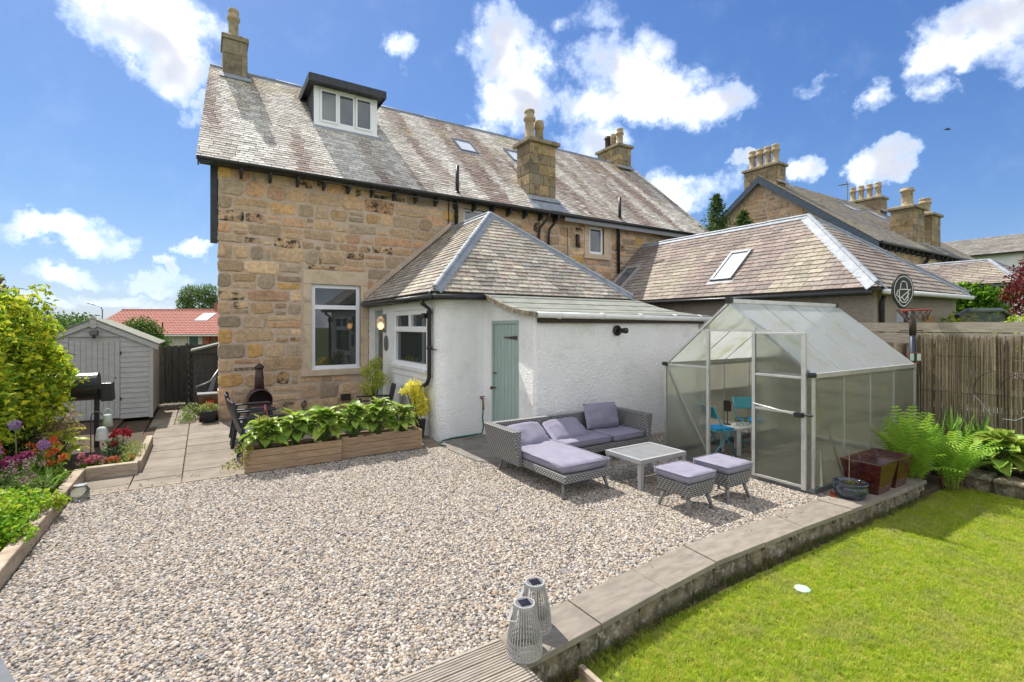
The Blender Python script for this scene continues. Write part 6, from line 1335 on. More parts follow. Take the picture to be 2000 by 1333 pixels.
# ------------------------------------------------------------------ fence, reed screen, hoop, border on the right
fn = thing('board_fence', 'weathered grey board fence with wide rails behind the greenhouse', 'fence', (10.45, -10, 0)); FX = 10.46
for i, y in enumerate((-8.3, -9.62, -10.95, -12.3)): m = MB(); m.box(FX, FX + .1, y - .05, y + .05, -.3, 2.2); part(m, 'post', 'fence_timber', fn)
for z0_, z1_, xo in ((2.10, 2.27, -.03), (1.9, 2.085, -.028), (1.68, 1.8, -.03), (1.48, 1.66, -.028), (1.2, 1.38, -.03), (.9, 1.1, -.03), (.6, .8, -.03), (.3, .5, -.03)):
    for a, b in ((-6.6, -8.9), (-8.905, -11.3), (-11.305, -13.2)):
        m = MB(); m.box(FX + xo, FX + xo + .028, b, a, z0_ + ru(-.008, .008), z1_); part(m, 'rail', 'fence_timber', fn)
rd = thing('reed_screen', 'brown vertical reed screening fixed over the board fence', 'screen', (10.36, -11, 0)); m = MB(); y = -9.78
while y > -13.0:
    w_ = ru(.006, .013); x = 10.37 + .025 * nz(y * 2, 0, 0) + ru(-.012, .012); c = random.choice([(.3, .235, .16), (.36, .29, .2), (.22, .17, .115), (.42, .35, .25), (.26, .21, .15), (.15, .115, .08)]); k = ru(.8, 1.4); tp = 2.04 + ru(-.1, .03) + .03 * nz(y * 3, 1, 0); dx = ru(-.02, .02); dy = ru(-.03, .03)
    m.bar((x, y, .0), (x + dx, y + dy, tp), w_, w_ * .8, (1, 0, 0), tuple(v * k for v in c)); y -= w_ * ru(.45, .7)
part(m, 'reeds', 'reed', rd, kind='stuff')
for z in (.5, 1.1, 1.7): m = MB(); m.tube([(10.335, -9.78, z), (10.335, -11.4, z + .01), (10.335, -13, z)], .003, 4); part(m, 'binding_wire', 'iron', rd)
hp = thing('basketball_hoop', 'basketball hoop with black oval backboard on a dark blue pole', 'hoop', (10.2, -9.93, 0)); hx, hy = 10.16, -9.83
material('navy_pole', (.025, .04, .06), (.04, .055, .075), 12, .4, metal=.4)
m = MB(); m.tube([(hx, hy, 0), (hx, hy, 2.28)], .042, 12); part(m, 'pole', 'navy_pole', hp, smooth=True)
m = MB(); m.lathe((hx, hy, 2.05), [(.052, 0), (.052, .24), (.04, .26)], 12).tube([(hx - .02, hy + .18, 2.13), (hx - .02, hy - .15, 2.13)], .008, 6); part(m, 'collar', 'iron', hp, smooth=True)
m = MB(); m.tube([(hx + .03, hy + .03, 2.25), (hx + .1, hy + .25, 2.5)], .03, 8); part(m, 'bracket', 'iron', hp)
bc = Vector((hx + .02, hy + .14, 2.84)); br = Vector((.9, -.436, 0)).normalized(); bn = Vector((-br.y, br.x, 0)) * -1   # board plane and its facing
if bn.dot(CAM - bc) < 0: bn = -bn
OV = []
for i in range(28):
    a = 2 * math.pi * i / 28; u, v = math.cos(a) * .21, math.sin(a)
    v = v * .29 if v > 0 else v * .33; u = u if v > -.1 else u * (1 - .45 * ((-v - .1) / .26) ** 1.5); OV.append((u, v))
def on_board(L, d): return [bc + br * u + Vector((0, 0, v)) + bn * d for u, v in L]
m = MB(); m.ext(on_board(OV, 0), bn * -.04); bb = part(m, 'backboard', 'black_plastic', hp, bevel=.008)
material('board_white', (.66, .68, .68), None, rough=.5)
m = MB(); o1 = [(u * .88, v * .88) for u, v in OV]; o2 = [(u * .83, v * .83) for u, v in OV]
for i in range(28): j = (i + 1) % 28; m.add(on_board([o1[i], o1[j], o2[j], o2[i]], .004), [(0, 1, 2, 3)])
def stroke(L, wd=.016):
    for i in range(len(L) - 1):
        (a, b), (c, d) = [(p * .82, q_ * .82) for p, q_ in (L[i], L[i + 1])]; k = math.hypot(c - a, d - b); nx_, ny_ = -(d - b) / k * wd / 2, (c - a) / k * wd / 2
        m.add(on_board([(a + nx_, b + ny_), (c + nx_, d + ny_), (c - nx_, d - ny_), (a - nx_, b - ny_)], .0045 + .0004 * i), [(0, 1, 2, 3)])
stroke([(-.09, -.24), (-.11, .02), (.11, .02), (.1, -.2), (.04, -.26), (-.04, -.26), (-.09, -.2)]); stroke([(-.14, .0), (-.17, -.1), (-.08, -.17), (.17, .03)]); stroke([(-.05, -.14), (.02, -.22), (.13, -.06)]); stroke([(-.08, .04), (-.06, .16)]); stroke([(.09, .03), (.07, .17)]); stroke([(-.05, .18), (.0, .2), (.05, .18)])
part(m, 'emblem', 'board_white', bb)
rimc = bc + bn * .25 + Vector((0, 0, -.36)); material('rim_red', (.33, .05, .035), (.25, .06, .04), 9, .5)
m = MB(); m.tube([rimc + Vector((.2 * math.cos(2 * math.pi * i / 20), .2 * math.sin(2 * math.pi * i / 20), 0)) for i in range(21)], .011, 7); m.bar(bc + Vector((0, 0, -.37)), rimc - bn * .19, .09, .05); part(m, 'rim', 'rim_red', hp)
m = MB()
for i in range(12):
    a = 2 * math.pi * i / 12; b = a + .5; m.tube([rimc + Vector((.2 * math.cos(a), .2 * math.sin(a), 0)), rimc + Vector((.16 * math.cos((a + b) / 2), .16 * math.sin((a + b) / 2), -.09)), rimc + Vector((.15 * math.cos(b), .15 * math.sin(b), -.17)), rimc + Vector((.14 * math.cos(b + .3), .14 * math.sin(b + .3), -.1))], .005, 4)
part(m, 'net', 'iron', hp)
lr = thing('wire_heart_hanger', 'red wire heart hanger with pale cards tied round the pole', 'ornament', (hx, hy, 1.6)); cc_ = Vector((hx - .06, hy - .06, 1.68)); rr = Vector((.8455, -.534, 0))
m = MB(); m.tube([cc_ + rr * (.155 * (abs(math.sin(t)) ** 1.6) * (1 if math.sin(t) > 0 else -1)) + Vector((0, 0, .07 * (1.3 * math.cos(t) - .4 * math.cos(2 * t)))) for t in [2 * math.pi * i / 24 for i in range(25)]], .006, 5); part(m, 'wire', 'rim_red', lr)
for s_ in (-1, 1): m = MB(); q = cc_ + rr * s_ * .06; m.ext([q + rr * -.03 + Vector((0, 0, -.07)), q + rr * .03 + Vector((0, 0, -.07)), q + rr * .03 + Vector((0, 0, .05)), q + rr * -.03 + Vector((0, 0, .05))], (-.004, -.005, 0)); part(m, 'card', 'pale_aqua', lr)
wa = thing('wire_arch', 'thin dark wire hoops leaning on the reed screen', 'ornament', (10.28, -11, .8)); 
for c0, r_, a0, a1 in ((-10.93, .33, -10, 190), (-11.2, .3, 20, 200)):
    m = MB(); m.tube([(10.28 - .01 * i, c0 + r_ * math.cos(RA(a0 + (a1 - a0) * i / 16)), 1.17 + r_ * math.sin(RA(a0 + (a1 - a0) * i / 16))) for i in range(17)], .006, 5); part(m, 'hoop', 'iron', wa)
m = MB(); m.tube([(10.26, -10.6, 1.1), (10.24, -10.72, .95), (10.22, -10.82, .8)], .006, 5).tube([(10.2, -11.3, .9), (10.2, -11.1, .76), (10.2, -10.95, .76)], .006, 5); part(m, 'tail', 'lead', wa)
# rustic stump post by the pole
m = MB(); m.tube([(10.25, -9.6, 0), (10.22, -9.62, .7), (10.27, -9.6, 1.3), (10.25, -9.62, 1.9)], [.13, .11, .1, .09], 9); tag(part(m, 'tree_stump', 'bark', smooth=True), 'rough brown tree stem standing against the reed screen by the pole', 'post')
# border stones
bs = thing('border_stones', 'mossy low stone edging in front of the hosta border', 'wall', (9.2, -11.2, -.3))
for i in range(6):
    ya = -10.72 - i * .36; m = MB(); stone_mesh(m, lambda a, d, z: (9.3 - d, a, z), ya - .35, ya, -.3, .03 + ru(-.05, .02), (1, 1, 1), .08, .03, .25); part(m, 'stone', 'old_wall', bs)
    m = MB(); m.box(9.16, 9.5, ya - .35, ya - .005, -.02, .02 + ru(0, .02)); part(m, 'cap_stone', 'old_wall', bs, bevel=.02)
# ferns
def frond_mesh(key, L, arch, seed):
    rs = random.Random(seed); m = MB(); n = 20; pts = []
    for i in range(n + 1):
        t = i / n; pts.append(Vector((L * arch * (t ** 1.7) * .8, 0, L * (t * .95 - .5 * arch * t ** 2.6))))
    m.tube(pts, [.006 * (1 - .8 * i / n) for i in range(n + 1)], 4)
    for i in range(2, n):
        t = i / n; w_ = L * .155 * (math.sin(math.pi * min(1, t * .92 + .06)) ** .7) * rs.uniform(.9, 1.08); d = (pts[i + 1] - pts[i - 1]).normalized()
        for s_ in (-1, 1):
            side = Vector((0, s_, 0)); up_ = d.cross(side).normalized() * (1 if s_ < 0 else -1)
            tip = pts[i] + side * w_ + d * w_ * .25 - Vector((0, 0, w_ * .18)); mid = pts[i] + side * w_ * .5 + d * w_ * .1 + Vector((0, 0, w_ * .04)); hw = L * .0095
            m.add([pts[i] - d * hw * .8, pts[i] + d * hw * .8, mid + d * hw, tip, mid - d * hw], [(0, 1, 2, 4), (4, 2, 3)])
    LEAF[key] = mesh_of(m, key, 'fern', False); return LEAF[key]
fm = [frond_mesh('frond_a', 1.0, .28, 1), frond_mesh('frond_b', .95, .42, 2), frond_mesh('frond_c', .85, .6, 3), frond_mesh('frond_d', .6, .9, 4)]
def fern(x, y, z, n, label, sd, s0=1):
    t = thing('fern', label, 'plant', (x, y, z), 0, 'ferns by the border stones'); rs = random.Random(sd)
    for i in range(n):
        k = i / n; a = i * 2.4 + rs.uniform(-.3, .3); me = fm[min(3, int(k * 3.4 + rs.uniform(-.3, .6)))]
        put(me, 'frond', t, (.07 * math.cos(a), .07 * math.sin(a), 0), (rs.uniform(-.12, .12), rs.uniform(-.2, .05) + k * .12, a), (s0 * rs.uniform(.85, 1.12),) * 3)
    m = MB()
    for i in range(22): a = rs.uniform(0, 6.28); m.tube([(.1 * math.cos(a), .1 * math.sin(a), -.02), (.13 * math.cos(a), .13 * math.sin(a), rs.uniform(.1, .28))], .008, 4)
    part(m, 'old_stems', 'rust', t, local=True)
fern(8.35, -10.42, -.1, 38, 'tall bright green fern nearest the red planters', 5, 1.25); fern(8.85, -10.72, -.12, 38, 'bright green fern nearer the hosta border, right of its twin', 6, 1.08)
hosta(9.75, -11.0, -.02, 85, .66, .56, [hl[0], hl[1], hl[2]], 'wide green hosta mound at the right edge, nearer the fern', 1.25, 'hostas in the right border', sd=77); hosta(9.8, -11.75, -.02, 70, .62, .5, [hl[0], hl[1], hl[2]], 'wide green hosta mound cut off by the right edge', 1.25, 'hostas in the right border', sd=78)
t = thing('lily_leaf_clump', 'upright pointed green leaves between fern and reed screen', 'plant', (10.05, -10.45, 0)); rs = random.Random(8)
for i in range(40): m_ = MB(); strap(m_, 10.05 + rs.uniform(-.2, .2), -10.5 + rs.uniform(-.3, .3), 0, rs.uniform(.5, .98), rs.uniform(.05, .085), rs.uniform(0, 6.28), rs.uniform(.05, .3)); part(m_, 'leaf', 'spear', t)

# ------------------------------------------------------------------ trees and far things
def tree(name, label, x, y, zb, H, lm, n, ls_, cols, seed, tr=.18, group=None, up=.35, asp=.55):
    t = thing(name, label, 'tree', (x, y, zb), 0, group); m = MB(); m.tube([(x, y, zb), (x + .1, y, zb + H * .4), (x, y, zb + H * .8)], [tr, tr * .7, tr * .25], 8)
    for l in lm: m.tube([(x, y, zb + H * .35), ((x + l[0]) / 2, (y + l[1]) / 2, (zb + H * .4 + l[2]) / 2 + .1), l[:3]], [tr * .4, tr * .25, tr * .08], 6)
    part(m, 'trunk', 'bark', t); part(leaf_cloud(n, lumps(lm, .45), ls_, asp, cols=cols, seed=seed, up=up), 'crown', 'leaf', t); return t
DG = [(.06, .13, .02), (.09, .17, .03), (.12, .2, .035), (.05, .1, .02)]
def W2H(X, Y): d = (X + 6.845, Y - 11.418); return d[0] * .8455 + d[1] * .534, -d[0] * .534 + d[1] * .8455
def conifer(x, y, z0, H, r_, label, seed):
    t = thing('conifer', label, 'tree', (x, y, z0), 0, 'conifers behind the outbuilding'); m = MB(); m.tube([(x, y, z0), (x, y, z0 + H)], [.12, .02], 7); part(m, 'trunk', 'bark', t)
    rs_ = np.random.RandomState(seed)
    def f(rs):
        k = rs.rand() ** .7; a = rs.rand() * 6.283; rr_ = r_ * (1 - k) ** .75 * rs.uniform(.35, 1.0) * (1 + .3 * math.sin(a * 5 + k * 20)); return (x + rr_ * math.cos(a), y + rr_ * math.sin(a), z0 + H * (.15 + .86 * k))
    part(leaf_cloud(5000, f, .17, .3, cols=[(.045, .095, .03), (.07, .125, .035), (.12, .17, .035)], seed=seed, up=.1, tilt=.6), 'crown', 'leaf', t)
conifer(18.2, -.35, 0, 7.75, 1.9, 'taller pointed conifer between the two stone houses', 101); conifer(19.25, -.9, 0, 7.05, 2.0, 'shorter round topped conifer right of the taller one', 102)
x, y = W2H(-38.4, 60); tree('birch_tree', 'loose green birch tree behind the red tiled bungalow', x, y, -1.5, 8.5, [(x, y, 5.2, 2.1, 2, 1.9), (x - .9, y, 6.0, 1.2, 1.2, 1.3), (x + .9, y, 6.2, 1.3, 1.2, 1.3), (x + 1.2, y, 4.6, 1.2, 1.2, 1.2), (x - 1.5, y, 4.8, .9, 1, 1.1)], 5200, .26, [(.12, .19, .05), (.16, .23, .06), (.08, .14, .04)], 103)
x, y = W2H(-22.6, 30); tree('round_bush', 'round clipped green bush behind the shed roof', x, y, -1.5, 3, [(x, y, .8, 1.4, 1.3, 1.7), (x - .1, y, 1.75, 1.05, 1.0, 1.05), (x + .75, y, .4, .8, .9, 1.2), (x - .5, y, 1.3, .9, .9, 1.2)], 8000, .16, DG, 104)
x, y = W2H(-11.2, 17.5); t = thing('clipped_hedge', 'low bright green hedge seen over the dark gate', 'hedge', (x, y, -.6)); part(leaf_cloud(3000, lambda rs: (x + rs.uniform(-2.6, 1.8), y + rs.uniform(-.3, .3) - .55 * 0, -.6 + 2.1 * rs.rand() ** .35), .08, .6, cols=[(.25, .36, .03), (.3, .4, .04), (.16, .26, .03)], seed=105), 'foliage', 'leaf', t)
# red tiled bungalow, turned square to the view
bx, by = W2H(-35.3, 40); bg_ = thing('red_tiled_bungalow', 'low cream bungalow with red pantile roof seen beyond the gate', 'house', (bx, by, -1.4), RA(-32.28))
BL, z0 = 24.0, 0; ze, zr2, dep = 2.93, 5.05, 4.3
m = MB(); wall_holes(m, 'x', .4, .3, BL - .3, 0, ze, [(5.9, 6.75, 1.2, 2.8), (8.5, 9.4, .4, 2.85), (10.2, 12.4, .3, 2.85)], .3); m.ext([(.3, .701, 0), (.3, .701, ze), (.3, dep, zr2 - .1), (.3, 2 * dep - .4, ze), (.3, 2 * dep - .4, 0)], (.25, 0, 0)); part(m, 'wall', 'cream_render', bg_, local=True)
for a, b, c, d, mt in ((5.9, 6.75, 1.2, 2.8, 'glass'), (8.5, 9.4, .4, 2.85, 'teal_dark'), (10.2, 12.4, .3, 2.85, 'red_paint')):
    m = MB(); m.box(a, b, .55, .6, c, d); w_ = part(m, 'window', mt, bg_, local=True)
    m = MB(); m.box(a, a + .07, .48, .54, c, d).box(b - .07, b, .48, .54, c, d); part(m, 'frame', 'white_upvc' if mt != 'red_paint' else 'red_paint', w_, local=True)
for a in (10.4, 11.05, 11.7): m = MB(); m.box(a, a + .4, .5, .53, 1.2, 2.6); part(m, 'pane', 'glass', bg_, local=True)
m = MB(); m.box(9.75, 10.19, .36, .398, 0, 2.9); part(m, 'brick_pier', 'brick_red', bg_, local=True)
m = MB(); m.box(-.1, BL, -.12, -.06, ze - .12, ze + .06); part(m, 'gutter', 'white_paint', bg_, local=True)
m = MB(); nr_ = 15; tw = .31; nc = int(BL / tw); seg = 4
for r_ in range(nr_):
    ya, yb = -.15 + (dep + .15) * r_ / nr_, -.15 + (dep + .15) * (r_ + 1.12) / nr_; za, zb_ = ze + (zr2 - ze) * r_ / nr_ + .05, ze + (zr2 - ze) * (r_ + 1.12) / nr_ + .01; vs = []
    for i in range(nc * seg + 1):
        u = i / seg; hgt = .045 * max(0, math.sin(2 * math.pi * u)) ; vs += [(i * tw / seg, ya, za + hgt - .05), (i * tw / seg, ya, za + hgt), (i * tw / seg, yb, zb_ + hgt)]
    m.add(vs, [(3 * i + k, 3 * i + 3 + k, 3 * i + 4 + k, 3 * i + 1 + k) for i in range(nc * seg) for k in (0, 1)])
part(m, 'roof_tiles', 'red_tile', bg_, local=True, kind='stuff')
m = MB(); m.ext([(0, dep, zr2), (BL, dep, zr2), (BL, 2 * dep, ze), (0, 2 * dep, ze)], (0, 0, .06)); m.tube([(0, dep, zr2 + .03), (BL, dep, zr2 + .03)], .1, 8); part(m, 'roof_ridge', 'red_tile', bg_, local=True)
m = MB(); m.ext([(.02, -.15, ze - .05), (.02, dep, zr2 - .05), (.02, 2 * dep, ze - .05), (.02, 2 * dep, ze - .2), (.02, dep, zr2 - .2), (.02, -.15, ze - .2)], (-.05, 0, 0)); part(m, 'bargeboard', 'white_paint', bg_, local=True)
yk = lambda t: (-.15 + (dep + .15) * t, ze + (zr2 - ze) * t)
a0, a1 = yk(.52), yk(.82); m = MB(); m.add([(7.9, a0[0], a0[1] + .12), (9.0, a0[0], a0[1] + .12), (9.0, a1[0], a1[1] + .12), (7.9, a1[0], a1[1] + .12), (7.9, a0[0], a0[1]), (9.0, a0[0], a0[1]), (9.0, a1[0], a1[1]), (7.9, a1[0], a1[1])], [(0, 1, 2, 3), (4, 5, 1, 0), (5, 6, 2, 1), (7, 4, 0, 3)]); part(m, 'skylight', 'sky_tinted_glass', bg_, local=True)
m = MB(); m.box(8.3, 8.9, dep, dep + .4, zr2 - .2, zr2 + .7); part(m, 'chimney', 'brick_red', bg_, local=True); m = MB(); m.tube([(6.0, 1.0, ze + .5), (6.0, 1.0, ze + 1.0)], .06, 6); part(m, 'vent_pipe', 'iron', bg_, local=True)
# street lamp and a far roof
lx_, ly_ = W2H(-37.7, 45); sl = thing('street_lamp', 'grey street lamp with curved arm above the shed', 'street lamp', (lx_, ly_, -1.5)); rg = Vector((.8455, -.534, 0)); b0 = Vector((lx_, ly_, 0))
m = MB(); m.tube([b0 + Vector((0, 0, -1.5)), b0 + Vector((0, 0, 3.75)), b0 - rg * .15 + Vector((0, 0, 4.0)), b0 - rg * .8 + Vector((0, 0, 4.22))], .05, 7); part(m, 'pole', 'grey_metal', sl)
m = MB(); m.bar(b0 - rg * .75 + Vector((0, 0, 4.2)), b0 - rg * 1.35 + Vector((0, 0, 4.38)), .22, .1); part(m, 'head', 'grey_metal', sl, bevel=.03); m = MB(); m.tube([b0 + Vector((0, 0, 3.15)), b0 - rg * .3 + Vector((0, 0, 3.2))], .03, 6).bar(b0 - rg * .3 + Vector((0, 0, 3.2)), b0 - rg * .62 + Vector((0, 0, 3.25)), .2, .1); part(m, 'lower_head', 'grey_metal', sl)
fx, fy = W2H(-66, 75); fh = thing('distant_dark_roof_house', 'distant house with dark roof peeping over the shed', 'house', (fx, fy, -2), RA(-32.28))
m = MB(); m.box(0, 7, 0, 6, 0, 3.2); part(m, 'wall', 'cream_render', fh, local=True); m = MB(); m.ext([(-.3, -.3, 3.2), (-.3, 3, 5.4), (-.3, 6.3, 3.2)], (7.6, 0, 0)); part(m, 'roof', 'dark_timber', fh, local=True); m = MB(); m.box(5.8, 6.5, 2.6, 3.4, 5.0, 6.3); part(m, 'chimney', 'brick_red', fh, local=True)
# right-hand garden beyond the fence
t = thing('wall_ivy', 'bright green ivy covering the small white outbuilding', 'climber', (18.9, -8, 0)); part(leaf_cloud(4200, lumps([(18.9, -7.9, 2.6, .25, .75, .75), (18.9, -8.5, 2.75, .25, .5, .5), (18.9, -7.2, 2.9, .25, .6, .45), (18.9, -8.0, 3.25, .25, 1.0, .22), (18.8, -8.9, 3.1, .2, .5, .15), (18.8, -9.0, 2.4, .2, .25, .5)], .4), .13, .75, cols=[(.14, .3, .02), (.2, .36, .03), (.09, .2, .02)], seed=111), 'foliage', 'leaf', t)
tree('red_maple', 'dark red maple branches at the right edge above the fence', 14.2, -10.75, -.3, 3.6, [(14.1, -10.55, 3.1, .45, .4, .42), (14.0, -10.35, 2.85, .3, .3, .22), (14.1, -10.75, 3.5, .4, .4, .3), (14.1, -10.5, 2.55, .25, .3, .2)], 2200, .09, [(.16, .025, .03), (.22, .035, .035), (.11, .02, .02)], 112, tr=.05, asp=.45)
tp_ = thing('trampoline', 'black netted trampoline enclosure beyond the fence', 'trampoline', (14.6, -9.9, 0))
m = MB(); m.tube([(12.6, -9.75, 2.4), (13.0, -9.8, 2.52), (15.2, -9.8, 2.58), (15.7, -9.8, 2.5), (15.9, -9.8, 2.2), (15.9, -9.8, 0)], .05, 8); part(m, 'frame', 'black_plastic', tp_)
nm = bpy.data.materials.new('net'); nm.use_nodes = True; q = NT(nm.node_tree); tr_ = q.new('ShaderNodeBsdfTransparent'); mx = q.new('ShaderNodeMixShader'); mx.inputs[0].default_value = .45; q.n['Principled BSDF'].inputs['Base Color'].default_value = (.02, .02, .02, 1); q.l.new(tr_.outputs[0], mx.inputs[1]); q.l.new(q.n['Principled BSDF'].outputs[0], mx.inputs[2]); q.l.new(mx.outputs[0], q.n['Material Output'].inputs[0]); MATS['net'] = nm
m = MB(); m.box(12.7, 15.85, -9.79, -9.785, .5, 2.5); part(m, 'net', 'net', tp_)
clump('garden_shrub', 'lime green shrub seen through the trampoline net', (15.8, -8.9, 0), [(0, 0, 2.0, 1.3, .5, .55), (-1.5, .4, 1.9, .8, .5, .5)], YG, 1600, .12, 113, cat='shrub'); clump('garden_shrub', 'lime green shrub above the fence at the right edge', (13.0, -10.6, 0), [(0, 0, 2.0, .5, .4, .42), (.4, -.4, 2.0, .5, .4, .42)], YG, 1400, .08, 114, cat='shrub')
# swallow
bd = thing('flying_bird', 'dark swallow flying high at the right of the sky', 'bird', (38.3, -2.2, 14.3)); b0 = Vector((38.3, -2.2, 14.3))
m = MB(); m.tube([b0 - rg * .2, b0 - rg * .05, b0 + rg * .12, b0 + rg * .22], [.01, .05, .045, .015], 7); part(m, 'body', 'iron', bd, smooth=True)
m = MB(); m.add([b0 + rg * .02, b0 + rg * .1, b0 + rg * .28 + Vector((.05, .05, .12)), b0 - rg * .0 + Vector((.03, .03, .1)), b0 - rg * .32 + Vector((0, 0, -.16)), b0 - rg * .05 + Vector((0, 0, -.02))], [(0, 1, 2, 3), (0, 5, 4)]); part(m, 'wings', 'iron', bd)

# ------------------------------------------------------------------ gravel and grass (real pieces, scattered)
def scatter(name, base_mb, base_mat, pieces, density, smin, smax, tilt, seed, kind_material, zoff=0.0):
    col = bpy.data.collections.new(name + '_pieces')
    for i, (mb, mt) in enumerate(pieces):
        me = mesh_of(mb, name + '_piece', mt, True); col.objects.link(bpy.data.objects.new(name + '_piece', me))
    ob = part(base_mb, name, base_mat); ob['kind'] = 'stuff'
    g = bpy.data.node_groups.new(name + '_scatter', 'GeometryNodeTree'); g.interface.new_socket('Geometry', in_out='INPUT', socket_type='NodeSocketGeometry'); g.interface.new_socket('Geometry', in_out='OUTPUT', socket_type='NodeSocketGeometry')
    N = g.nodes; L = g.links; gi = N.new('NodeGroupInput'); go = N.new('NodeGroupOutput'); dp = N.new('GeometryNodeDistributePointsOnFaces'); dp.inputs['Density'].default_value = density; dp.inputs['Seed'].default_value = seed
    ci = N.new('GeometryNodeCollectionInfo'); ci.inputs['Collection'].default_value = col; ci.inputs['Separate Children'].default_value = True; ci.inputs['Reset Children'].default_value = True
    ip = N.new('GeometryNodeInstanceOnPoints'); ip.inputs['Pick Instance'].default_value = True
    rv = N.new('FunctionNodeRandomValue'); rv.data_type = 'FLOAT_VECTOR'; rv.inputs[0].default_value = (-tilt, -tilt, 0); rv.inputs[1].default_value = (tilt, tilt, 6.283)
    rs_ = N.new('FunctionNodeRandomValue'); rs_.data_type = 'FLOAT'; rs_.inputs[2].default_value = smin; rs_.inputs[3].default_value = smax; rs_.inputs['Seed'].default_value = 5
    ri = N.new('FunctionNodeRandomValue'); ri.data_type = 'INT'; ri.inputs[4].default_value = 0; ri.inputs[5].default_value = len(pieces) - 1; ri.inputs['Seed'].default_value = 9
    so_ = N.new('GeometryNodeSetPosition'); ro = N.new('FunctionNodeRandomValue'); ro.data_type = 'FLOAT_VECTOR'; ro.inputs[0].default_value = (0, 0, -zoff); ro.inputs[1].default_value = (0, 0, zoff); ro.inputs['Seed'].default_value = 3
    jn = N.new('GeometryNodeJoinGeometry')
    L.new(gi.outputs[0], dp.inputs[0]); L.new(dp.outputs['Points'], so_.inputs['Geometry']); L.new(ro.outputs[0], so_.inputs['Offset']); L.new(so_.outputs[0], ip.inputs['Points']); L.new(ci.outputs[0], ip.inputs['Instance']); L.new(rv.outputs[0], ip.inputs['Rotation']); L.new(rs_.outputs[1], ip.inputs['Scale']); L.new(ri.outputs[2], ip.inputs['Instance Index'])
    L.new(ip.outputs[0], jn.inputs[0]); L.new(gi.outputs[0], jn.inputs[0]); L.new(jn.outputs[0], go.inputs[0])
    md = ob.modifiers.new('scatter', 'NODES'); md.node_group = g; return ob
def ramp_mat(name, cols, rough, spec=.4, trans=0, patch=None):
    m = bpy.data.materials.new(name); m.use_nodes = True; t = NT(m.node_tree); b = t.n['Principled BSDF']; oi = t.new('ShaderNodeObjectInfo').outputs['Random']
    r = t.new('ShaderNodeValToRGB'); r.color_ramp.interpolation = 'CONSTANT'; e = r.color_ramp.elements
    for i, c in enumerate(cols):
        if i < 2: el_ = e[i]; el_.position = i / len(cols)
        else: el_ = e.new(i / len(cols))
        el_.color = c4(c)
    t.l.new(oi, r.inputs[0]); col = r.outputs[0]
    pos = t.new('ShaderNodeNewGeometry').outputs['Position']
    if patch:
        for ps, pc, pa in patch: col = t.mix(t.math('MULTIPLY', t.remap(t.noise(pos, ps, 5, .65), .46, .7), pa), col, c4(pc))
    else: col = t.mix(.35, col, t.mix(t.noise(pos, 70, 3, .6), (.3, .3, .3, 1), (1, 1, 1, 1)), 'MULTIPLY')
    t.put(b.inputs['Base Color'], col); b.inputs['Roughness'].default_value = rough; b.inputs['Specular IOR Level'].default_value = spec
    if trans:
        tr = t.new('ShaderNodeBsdfTranslucent'); t.put(tr.inputs[0], col); ms = t.new('ShaderNodeMixShader'); ms.inputs[0].default_value = trans; t.l.new(b.outputs[0], ms.inputs[1]); t.l.new(tr.outputs[0], ms.inputs[2]); t.l.new(ms.outputs[0], t.n['Material Output'].inputs[0])
    MATS[name] = m
ramp_mat('pebble', [(.48, .415, .335), (.37, .32, .27), (.26, .235, .215), (.55, .49, .41), (.41, .325, .24), (.17, .165, .165), (.62, .57, .5), (.31, .26, .2), (.42, .375, .325), (.29, .285, .285), (.37, .275, .19), (.11, .1, .09), (.47, .4, .325), (.46, .375, .29)], .75)
def pebble(seed):
    rs = np.random.RandomState(seed); import itertools
    ph = (1 + 5 ** .5) / 2; V = [(-1, ph, 0), (1, ph, 0), (-1, -ph, 0), (1, -ph, 0), (0, -1, ph), (0, 1, ph), (0, -1, -ph), (0, 1, -ph), (ph, 0, -1), (ph, 0, 1), (-ph, 0, -1), (-ph, 0, 1)]
    F = [(0, 11, 5), (0, 5, 1), (0, 1, 7), (0, 7, 10), (0, 10, 11), (1, 5, 9), (5, 11, 4), (11, 10, 2), (10, 7, 6), (7, 1, 8), (3, 9, 4), (3, 4, 2), (3, 2, 6), (3, 6, 8), (3, 8, 9), (4, 9, 5), (2, 4, 11), (6, 2, 10), (8, 6, 7), (9, 8, 1)]
    V = [Vector(v).normalized() for v in V]; E_ = {}; F2 = []
    def mid(a, b):
        k = (min(a, b), max(a, b))
        if k not in E_: E_[k] = len(V); V.append(((V[a] + V[b]) / 2).normalized())
        return E_[k]
    for a, b, c in F: ab, bc_, ca = mid(a, b), mid(b, c), mid(c, a); F2 += [(a, ab, ca), (b, bc_, ab), (c, ca, bc_), (ab, bc_, ca)]
    sx_, sy_, sz_ = .0135, .0135 * rs.uniform(.6, .85), .0135 * rs.uniform(.42, .62)
    m = MB(); m.add([(v.x * sx_ * (1 + .22 * nz(v.x * 1.3 + seed, v.y * 1.3, v.z * 1.3)), v.y * sy_ * (1 + .22 * nz(v.x * 1.3, v.y * 1.3 + seed, v.z)), v.z * sz_) for v in V], F2); return m
gm = MB()
for a, b, c, d in ((-1.73, 6.5, -10.385, -5.035), (6.5, 6.95, -10.2, -10.0), (3.06, 4.5, -5.03, -4.95), (6.25, 9.0, -7.57, -6.42), (-2.5, 1.4, -10.6, -10.386)): gm.add([(a, c, -.004), (b, c, -.004), (b, d, -.004), (a, d, -.004)], [(0, 1, 2, 3)])
gm.v = [v for v in gm.v]
gm = MB(); 
for a, b, c, d in ((-1.73, 6.42, -10.375, -5.035), (6.42, 6.95, -10.2, -10.02), (6.42, 9.0, -7.55, -6.42)): gm.add([(a, c, -.004), (b, c, -.004), (b, d, -.004), (a, d, -.004)], [(0, 1, 2, 3)])
